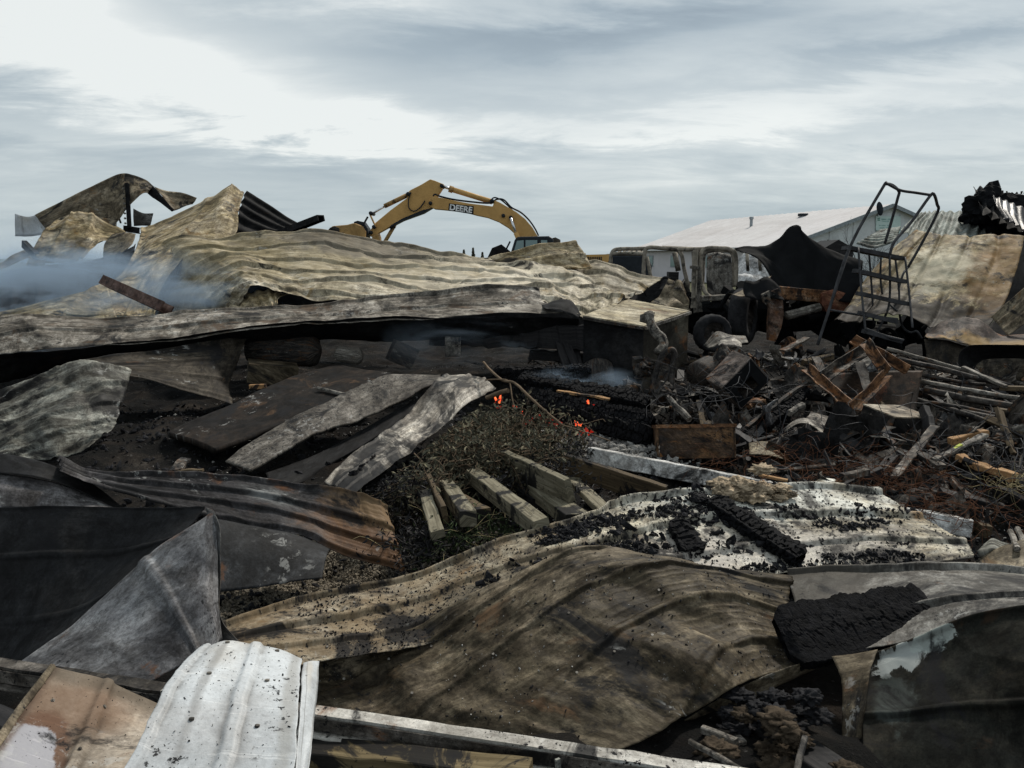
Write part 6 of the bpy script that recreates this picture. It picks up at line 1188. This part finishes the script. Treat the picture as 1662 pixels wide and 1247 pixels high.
wool('insulation', surf_at('cream', 1200, 806, .04), .14, 5, 'tan fluffy insulation clump behind the cream panel, left part', M_wool, (1.4, .8, .7), 26)
wool('insulation', surf_at('cream', 1256, 806, .03), .10, 6, 'smaller tan insulation tuft right of the big clump', M_wool, (1.8, .8, .5), 18)
wool('insulation', surf_at('cream', 1135, 812, .02), .08, 7, 'blackened insulation at the left of the tan clump', M_char, (1.2, .8, .6), 12)

# ------------------------------------------------------------------ filler: individually built scraps over the debris field
def in_field(x, y): return y > 5.6 and x > .7 * (y - 5) * .2 + .1 and x < .68 * y + .5 and y < 13.5
spots = []
r_ = np.random.default_rng(21)
while len(spots) < 900:
    y = 5.7 + 7.5 * r_.random() ** 1.25; x = r_.uniform(.6, .68 * y + .4)
    if y < 6.9 and x < 1.9: continue
    if x < 1.7 and y < 8.6: continue
    spots.append((x, y))
LM = [((2.1, 7.0), 'around the rusty tub'), ((2.4, 8.6), 'around the tilted box with the hole'), ((3.4, 7.7), 'around the lidded steel box'), ((4.6, 8.6), 'among the long pipes at right'), ((3.6, 6.3), 'on the black ground beyond the cream panel'), ((4.3, 6.6), 'near the splintered orange-brown stick'), ((2.6, 10.6), 'in front of the burnt machines'), ((4.6, 11.0), 'round the foot of the ladder'), ((6.2, 11.5), 'below the cream and brown panel')]
def zone(x, y): return min(LM, key=lambda q: (q[0][0] - x) ** 2 + (q[0][1] - y) ** 2)[1]
def rest(x, y, l=0): return V3(x, y, float(gh(x, y)) + l)
k = 0
for i in range(220):
    x, y = spots[k]; k += 1; L = r_.uniform(.15, .75); yaw = r_.uniform(0, math.pi); pit = r_.normal() * .22; d = V3(math.cos(yaw) * math.cos(pit), math.sin(yaw) * math.cos(pit), abs(math.sin(pit)))
    c = rest(x, y, .03 + .5 * L * abs(math.sin(pit))); w_ = r_.uniform(.03, .10)
    bar('charred_stick', c - d * L / 2, c + d * L / 2, rect(w_, w_ * r_.uniform(.3, .8), .004), [M_charw, M_charw, M_woodb, M_smallscrap, M_charw][i % 5], ['black', 'charcoal-black', 'scorched brown', 'dirty metallic', 'sooty'][i % 5] + (' long' if L > .45 else ' short') + ' stick lying loose ' + zone(x, y), 'stick', n=.012, seg=7, roll=r_.random() * 3, group='charred sticks in the debris field')
for i in range(230):
    x, y = spots[k]; k += 1; c = rest(x, y, .04); s = r_.uniform(.07, .30); M = eul(*(r_.normal(size=2) * 35), r_.random() * 360)
    g = np.stack(np.meshgrid(np.linspace(-1, 1, 9), np.linspace(-.7, .7, 7)), -1).reshape(-1, 2) * s
    z = .35 * s * facet(g[:, 0] * 2.2 / s + i, g[:, 1] * 2.2 / s, i) + .4 * s * r_.normal() * (g[:, 0] / s) ** 2
    g = g * (1 + .22 * vn(g[:, 0] * 3 / s, g[:, 1] * 3 / s, i, 3))[:, None]
    v = np.stack([g[:, 0], g[:, 1], z], 1) @ M.T + c; F = grid_faces(7, 9); v = np.concatenate([v, v - M[:, 2] * .004]); F2 = F[:, ::-1] + 63
    bd = np.concatenate([np.arange(9), np.arange(1, 7) * 9 + 8, 54 + np.arange(7, -1, -1), np.arange(5, 0, -1) * 9]); nb = np.roll(bd, -1)
    o = mk('metal_scrap', v, np.concatenate([F, F2, np.stack([bd, bd + 63, nb + 63, nb], 1)]), [M_smallscrap, M_iron, M_smallscrap, M_greyd, M_rust, M_iron, M_grey, M_smallscrap, M_pale_iron][i % 9], UV=np.concatenate([g, g]), smooth=False)
    tag(o, ['mottled', 'dark', 'patchy', 'black', 'rusty', 'dull', 'grey', 'sooty', 'pale'][i % 9] + (' palm-sized' if s < .16 else ' larger') + ' bent sheet scrap ' + zone(x, y), 'scrap', 'sheet scraps in the debris field')
for i in range(60):
    x, y = spots[k]; k += 1; c = rest(x, y, .02); r = r_.uniform(.08, .3); a = np.linspace(0, r_.uniform(2, 6), 5)
    pts = c + np.stack([np.cos(a) * r + r_.normal(size=5) * .05, np.sin(a) * r + r_.normal(size=5) * .05, np.abs(r_.normal(size=5)) * .08], 1)
    v, f_, u = tube(pts, r_.uniform(.006, .018), 6, per=5); tag(mk('bent_rod', v, f_, [M_iron, M_tube, M_rust, M_pale_iron][i % 4], UV=u), ['dark iron', 'black', 'rusty', 'pale'][i % 4] + ' bent rod curling ' + zone(x, y), 'rod', 'bent rods in the debris field')
for i in range(90):
    x, y = spots[k]; k += 1; c = rest(x, y, .05); v, f_, u = join(junk_parts(c, r_.uniform(.06, .17), 300 + i, (1.2, 1.2, .8), 9)); tag(mk('machine_scrap', v, f_, [M_iron, M_iron, M_black, M_smallscrap, M_rust][i % 5], UV=u, smooth=False), ['dark', 'iron-grey', 'black', 'mottled', 'rusty'][i % 5] + ' knobbly machine part lying ' + zone(x, y), 'machine part', 'machine parts in the debris field')
# char chunks, ash flakes and gravel nobody could count
n = 9000; y = 4.4 + 10 * rng.random(n) ** 1.4; x = rng.uniform(-.55, .72, n) * y; keep = ~((x < 0.3) & (y > 9.6)); x, y = x[keep], y[keep]
scatter('char_chunks', np.stack([x, y, gh(x, y) + .01], 1), .010 + .030 * rng.random(len(x)) ** 3, ROCK[0], M_char, 'black charcoal chunks covering the ground', 'charcoal', aspect=(1.3, 1, .6))
n = 9000; y = 4.4 + 9 * rng.random(n) ** 1.2; x = rng.uniform(-.6, .72, n) * y; dn_ = vn(x * 1.4, y * 1.4, 0, 5) > -.05; x, y = x[dn_], y[dn_]
scatter('charcoal_bits', np.stack([x, y, gh(x, y) + .008], 1), .006 + .013 * rng.random(len(x)) ** 2, CHIP, M_charw, 'small flat charcoal bits strewn on the ground', 'charcoal', flat=.3)
n = 9000; y = 4.8 + 8 * rng.random(n) ** 1.2; x = rng.uniform(-.5, .72, n) * y; dn_ = vn(x * 1.1, y * 1.1, 0, 15) > .22; x, y = x[dn_], y[dn_]
scatter('ash_flakes', np.stack([x, y, gh(x, y) + .012], 1), .004 + .010 * rng.random(len(x)) ** 3, CHIP, M_crumb, 'pale ash flakes strewn over the black ground', 'ash', flat=.4)
def blobpts(cx, cy, n, sx_, sy_, seed, lift=.01):
    r = np.random.default_rng(seed); p = G(cx, cy); x = p[0] + r.normal(size=n) * sx_; y = p[1] + r.normal(size=n) * sy_; return np.stack([x, y, gh(x, y) + lift], 1)
for (cx, cy, n, a, b, sd_) in ((590, 900, 5000, .55, .35, 1), (440, 985, 4500, .5, .28, 2), (650, 870, 2500, .4, .3, 3)):
    pass
g_ = np.concatenate([blobpts(590, 915, 6000, .5, .30, 1), blobpts(440, 985, 5000, .45, .22, 2), blobpts(560, 950, 3000, .4, .2, 4)])
scatter('gravel', g_, .006 + .014 * rng.random(len(g_)) ** 2, ROCK[1], M_grav, 'grey-brown gravel between the sheets left of centre', 'gravel', aspect=(1.2, 1, .7))
n = 7000; y = 5.6 + 8.5 * rng.random(n) ** 1.3; x = rng.uniform(.02, .70, n) * y; keep = ~((x < 1.9) & (y < 6.9)) & ~((x < 1.5) & (y < 8.4)); x, y = x[keep], y[keep]
for k_, (mt_, lab_) in enumerate(((M_charw, 'black splinters of charred wood strewn over the debris field'), (M_smallscrap, 'slivers of burnt metal strewn over the debris field'), (M_iron, 'rusty brown slivers strewn over the debris field'))):
    xx, yy = x[k_::3], y[k_::3]; scatter(['wood_splinters', 'metal_slivers', 'rusty_slivers'][k_], np.stack([xx, yy, gh(xx, yy) + .03 + .05 * rng.random(len(xx)) ** 2], 1), .012 + .035 * rng.random(len(xx)) ** 3, CHIP, mt_, lab_, 'debris', aspect=(2.6, .5, .4), flat=.7)
a_ = np.concatenate([blobpts(900, 712, 900, .35, .3, 5), blobpts(1010, 722, 500, .3, .25, 6), blobpts(1040, 740, 300, .3, .2, 7)])
scatter('ash_lumps', a_, .012 + .035 * rng.random(len(a_)) ** 2, ROCK[2], M_ashg, 'grey crumbling ash lumps below the smouldering logs', 'ash')
# char on the cream panel and the other sheets
def on_sheet(name, key, n, smin, smax, mat, label, thr=None, seed=0, base=ROCK[3], urange=(0, 1), vrange=(0, 1), f=5.):
    r = np.random.default_rng(seed); u = r.uniform(*urange, n); v = r.uniform(*vrange, n)
    if thr is not None: m = vn(u * f * 2, v * f, seed, seed) + .5 * vn(u * f * 6, v * f * 3, seed, seed) > thr; u, v = u[m], v[m]
    p, nn = on_surf(key, u, v); s = smin + (smax - smin) * r.random(len(u)) ** 7; return scatter(name, p + nn * (s * .4)[:, None], s, base, mat, label, 'charcoal', aspect=(1.3, 1, .6))
on_sheet('char_crumbs', 'cream', 42000, .0008, .018, M_char, 'charcoal crumbs heaped over the long cream panel', .26, 1, urange=(.42, 1), f=6)
on_sheet('char_crumbs', 'cream', 12000, .0007, .007, M_char, 'fine charcoal crumbs scattered on the long cream panel', None, 2, urange=(.1, 1))
on_sheet('char_crumbs', 'cream', 1500, .008, .032, M_char, 'big charcoal lumps along the ribs of the cream panel', .45, 3, urange=(.35, .95), vrange=(.1, .8), f=4)
on_sheet('char_crumbs', 'front', 2600, .0008, .007, M_char, 'sparse charcoal crumbs on the brown foreground panel', -.1, 4, f=3)
on_sheet('char_crumbs', 'front', 900, .0015, .005, M_crumb, 'sparse pale flecks on the brown foreground panel', -.1, 14, f=3)
on_sheet('char_crumbs', 'white', 420, .001, .0035, M_char, 'tiny soot specks on the white panel end', None, 5, base=CHIP)
on_sheet('char_crumbs', 'lilac', 220, .001, .003, M_char, 'tiny soot specks on the heat-stained panel', None, 6, base=CHIP)

# ------------------------------------------------------------------ weeds, vines, wire
LEAF = (np.array([[-1, 0, 0], [-.3, -.32, .12], [.5, -.25, .05], [1, 0, -.15], [.5, .25, .08], [-.3, .32, .1]]), np.array([[0, 1, 2, 3], [0, 3, 4, 5]]))
def right_of_strip(p):
    d = p - np.array([0, 0, CAM_H]); cp, sp = math.cos(PITCH), math.sin(PITCH); f = d[..., 1] * cp - d[..., 2] * sp
    x = 831 + FPX * d[..., 0] / f; y = 623.5 - FPX * (d[..., 1] * sp + d[..., 2] * cp) / f; return (x > 805 - (y - 632) * 1.34 + 10) | (y > 795)
def tangle(name, label, boxes, nstem, mat, rad, L=.5, seed=0, cat='weeds', droop=.5):
    r = np.random.default_rng(seed); parts = []; tips = []
    for k in range(nstem):
        cx, cy, Yb, sx_, sy_, sz_ = boxes[r.integers(len(boxes))]; p = P(cx, cy, Yb) + np.clip(r.normal(size=3), -1.6, 1.6) * np.array([sx_, sy_, sz_]); p[2] = max(p[2], float(gh(p[0], p[1])) + .01)
        d = r.normal(size=3) * np.array([1, .8, .55]); d /= np.linalg.norm(d); pts = [p]; n_ = 6
        for q in range(n_): d = d + r.normal(size=3) * .38 - V3(0, 0, droop * .12 * q); d /= np.linalg.norm(d); pts.append(pts[-1] + d * L * r.uniform(.5, 1.2) / n_)
        pts = np.array(pts); pts[:, 2] = np.maximum(pts[:, 2], gh(pts[:, 0], pts[:, 1]) + .008)
        if not right_of_strip(pts).all(): continue
        parts.append(sweep(pts, circ(1, 4), scale=rad * r.uniform(.5, 1.4) * np.linspace(1, .5, n_ + 1), caps=False)); tips.append(pts[1:])
    o = mk(name, *join(parts)[:2], mat); tag(o, label, cat, kind='stuff'); return np.concatenate(tips)
WB = [(805, 694, 6.9, .26, .2, .015), (755, 732, 6.3, .18, .2, .02), (790, 725, 6.3, .28, .2, .05), (860, 700, 6.9, .22, .2, .04), (680, 790, 5.6, .10, .12, .02), (770, 700, 6.6, .16, .2, .04), (820, 745, 6.1, .2, .15, .03)]
tp = tangle('weed_stems', 'dry brown stems tangled under the fire', WB, 1000, M_twig, .0032, .38, 1)
def leaves(name, label, pts, n, s, mat, seed, spread=.05):
    r = np.random.default_rng(seed); q = pts[r.integers(0, len(pts), n)] + r.normal(size=(n, 3)) * spread; q[:, 2] = np.maximum(q[:, 2], gh(q[:, 0], q[:, 1]) + .01); q = q[right_of_strip(q)]; n = len(q)
    return scatter(name, q, s * (.5 + r.random(n)), LEAF, mat, label, 'leaves', aspect=(1, 1.25, 1.6))
leaves('wilted_leaves', 'scorched grey-green wilted leaves hanging on the tangled stems', tp, 5200, .024, M_leaf, 2, .04)
leaves('dry_leaves', 'pale dry leaves mixed into the tangled stems', tp, 2600, .019, plain('pale_dry_leaf', (.15, .135, .09), .85, var=.5, dirt=.1), 3)
tp = tangle('dark_roots', 'black stems and roots in the shade behind the lumber', [(640, 800, 5.5, .12, .15, .02), (900, 760, 6, .25, .2, .03), (690, 885, 4.7, .15, .15, .01)], 120, M_charw, .004, .3, 4)
leaves('black_leaves', 'shrivelled black leaves in the shade round the lumber', tp, 2500, .018, M_charw, 6)
tp = tangle('grass_stems', 'green grass stems in front of the fanned beams', [(770, 872, 4.9, .16, .12, .02), (820, 868, 4.9, .13, .1, .02), (725, 875, 4.8, .1, .1, .02)], 90, M_leafg, .0022, .24, 5, 'grass', .3)
leaves('green_leaves', 'green leaves in front of the fanned beams', tp, 550, .013, M_leafg, 7, .03)
tangle('straw', 'long yellow straw blades in front of the fanned beams', [(760, 868, 4.85, .3, .12, .02)], 26, M_straw, .002, .4, 8, 'straw', .1)
tangle('rusty_wire', 'rust-brown wire tangle behind the cream panel at right', [(1500, 800, 5.9, .4, .3, .02), (1430, 775, 6.1, .35, .25, .02), (1560, 835, 5.4, .3, .25, .02), (1350, 765, 6.2, .4, .2, .02), (1240, 745, 6.5, .3, .2, .02)], 330, M_wire, .0022, .5, 9, 'wire', .2)
tangle('black_wire', 'black wires curling through the debris field', [(1300, 640, 8.3, .9, .8, .06), (1150, 640, 8.2, .4, .6, .06), (1400, 720, 7, .6, .4, .03), (1600, 760, 6.2, .3, .4, .02)], 150, M_tube, .0045, .7, 10, 'wire', .2)
tangle('straw_tuft', 'pale straw tuft on the black ground at right', [(1640, 785, 5.8, .12, .08, .02)], 60, M_straw, .002, .22, 11, 'straw', .1)
# vines arching out of the tangle
for i, (pts, r__, lab) in enumerate((([(785, 588, 7.8), (795, 600, 7.6), (815, 617, 7.3), (835, 622, 7.1), (860, 645, 6.9), (885, 668, 6.8), (912, 690, 6.7)], .012, 'thick dry vine arching over the flames'), ([(788, 617, 7.4), (808, 616, 7.3), (826, 620, 7.2), (832, 650, 7.0), (845, 700, 6.8)], .007, 'thin vine looping left of the thick one'),
      ([(893, 672, 6.8), (894, 700, 6.7), (891, 735, 6.5)], .006, 'upright dry stem before the embers'), ([(780, 655, 7.3), (800, 665, 7.1), (818, 683, 7.0), (850, 690, 6.9)], .006, 'low vine stem crossing the flames'), ([(848, 660, 7.1), (838, 690, 7.0), (820, 700, 6.9)], .005, 'short vine loop below the flames'),
      ([(748, 700, 6.8), (756, 712, 6.7), (763, 728, 6.5)], .008, 'short pale stick in the middle of the weeds'), ([(672, 736, 6.2), (684, 748, 6.1), (697, 760, 6.0)], .006, 'straight twig below the pale curled strip'), ([(912, 690, 6.7), (945, 700, 6.6), (990, 716, 6.5)], .006, 'thin vine tail reaching right over the ash'))):
    v, f_, u = tube([P(*q) for q in pts], r__, 6); tag(mk('dry_vine', v, f_, M_twig, UV=u), lab, 'vine', 'dry vines by the fire')
bar('vine_stub', P(790, 646, 7.3), P(824, 634, 7.1), circ(.022), M_twig, 'cut pale branch stub beside the tallest flame', 'branch', n=.008)

for key_, nm_, spots_ in (('white', 'white_panel', ((.30, .25), (.30, .5), (.30, .75), (.75, .25), (.75, .5), (.75, .75))), ('lilac', 'wall_sheet', ((.62, .25), (.62, .6), (.2, .3))), ('cream', 'long_panel', tuple((.1 + .085 * q_, v_) for q_ in range(10) for v_ in (.22, .52, .82))), ('front', 'front_panel', tuple((.12 + .09 * q_, v_) for q_ in range(9) for v_ in (.2, .45, .72)))):
    lab0 = {'white': 'clean white curved', 'lilac': 'heat-stained cream', 'cream': 'long cream panel', 'front': 'broad smoke-browned'}[key_]; par = [o for o in S.objects if str(o.get('label', '')).startswith(lab0)][0]; first = None
    for (u_, v_) in spots_:
        p_, n_ = on_surf(key_, np.array([u_]), np.array([v_])); p_, n_ = p_[0], n_[0]
        if first is None:
            first = mk('screw', *sweep(line(p_ - n_ * .002, p_ + n_ * .004, 2), circ(.0065, 8))[:2], M_pale_iron, parent=par, smooth=False); p0_ = p_
        else: c_ = first.copy(); COL.objects.link(c_); c_.location = tuple(p_ - p0_)
# ------------------------------------------------------------------ smoke: closed volumes of real vapour standing where it drifts
def smoke(c, r, dens, scale, seed, label, col=(.58, .77, 1.), soft=.9):
    c = np.asarray(c); r = np.asarray(r); m = bpy.data.materials.new('smoke_volume'); m.use_nodes = True; t = NT(m.node_tree); t.n.clear()
    tcn = t.new('ShaderNodeTexCoord'); ob = tcn.outputs['Object']
    d = t.new('ShaderNodeMapping', {0: ob, 'Scale': tuple(1 / r), 'Location': (0, 0, 0)}); ln = t.new('ShaderNodeVectorMath', {0: d.outputs[0]}, operation='LENGTH').outputs['Value']
    sh = t.new('ShaderNodeMapping', {0: ob, 'Rotation': (0, .5, 0), 'Scale': (scale * .6, scale, scale * 2.0), 'Location': (seed, 0, 0)})
    n = t.noise(sh.outputs[0], 1., 5, .6, .8); q = t.math('MULTIPLY', t.range(ln, 1., .2), t.range(n, .46, .62))
    v = t.new('ShaderNodeVolumePrincipled', {'Color': col, 'Density': t.math('MULTIPLY', q, dens), 'Anisotropy': .45})
    t.new('ShaderNodeOutputMaterial', {'Volume': v.outputs[0]})
    V, F = ico(3); me = meshdata('smoke', V * r * 1.02, F, m, smooth=True); o = bpy.data.objects.new('smoke', me); COL.objects.link(o); o.location = tuple(c); return tag(o, label, 'smoke', kind='stuff')
smoke(P(50, 478, 12.4), (3.4, 1.6, 1.1), 2.6, 1.1, 1, 'bluish smoke drifting low behind the long beam at left')
smoke(P(265, 487, 11.2), (2.1, .5, .6), 2.6, 1.6, 3, 'pale smoke rising against the tan panel folds')
smoke(P(15, 415, 16.5), (2.8, 1.5, .9), .7, .7, 5, 'thin haze of smoke in front of the far left sheet')
smoke(P(940, 622, 8.5), (.8, .3, .22), 3.5, 4., 7, 'thin blue smoke curling off the smouldering logs')
smoke(P(740, 560, 9.2), (1.1, .4, .4), .35, 2., 9, 'faint blue smoke in the dark cavity above the fire')
S.cycles.volume_step_rate = 2.; S.cycles.volume_max_steps = 64; S.cycles.volume_bounces = 0
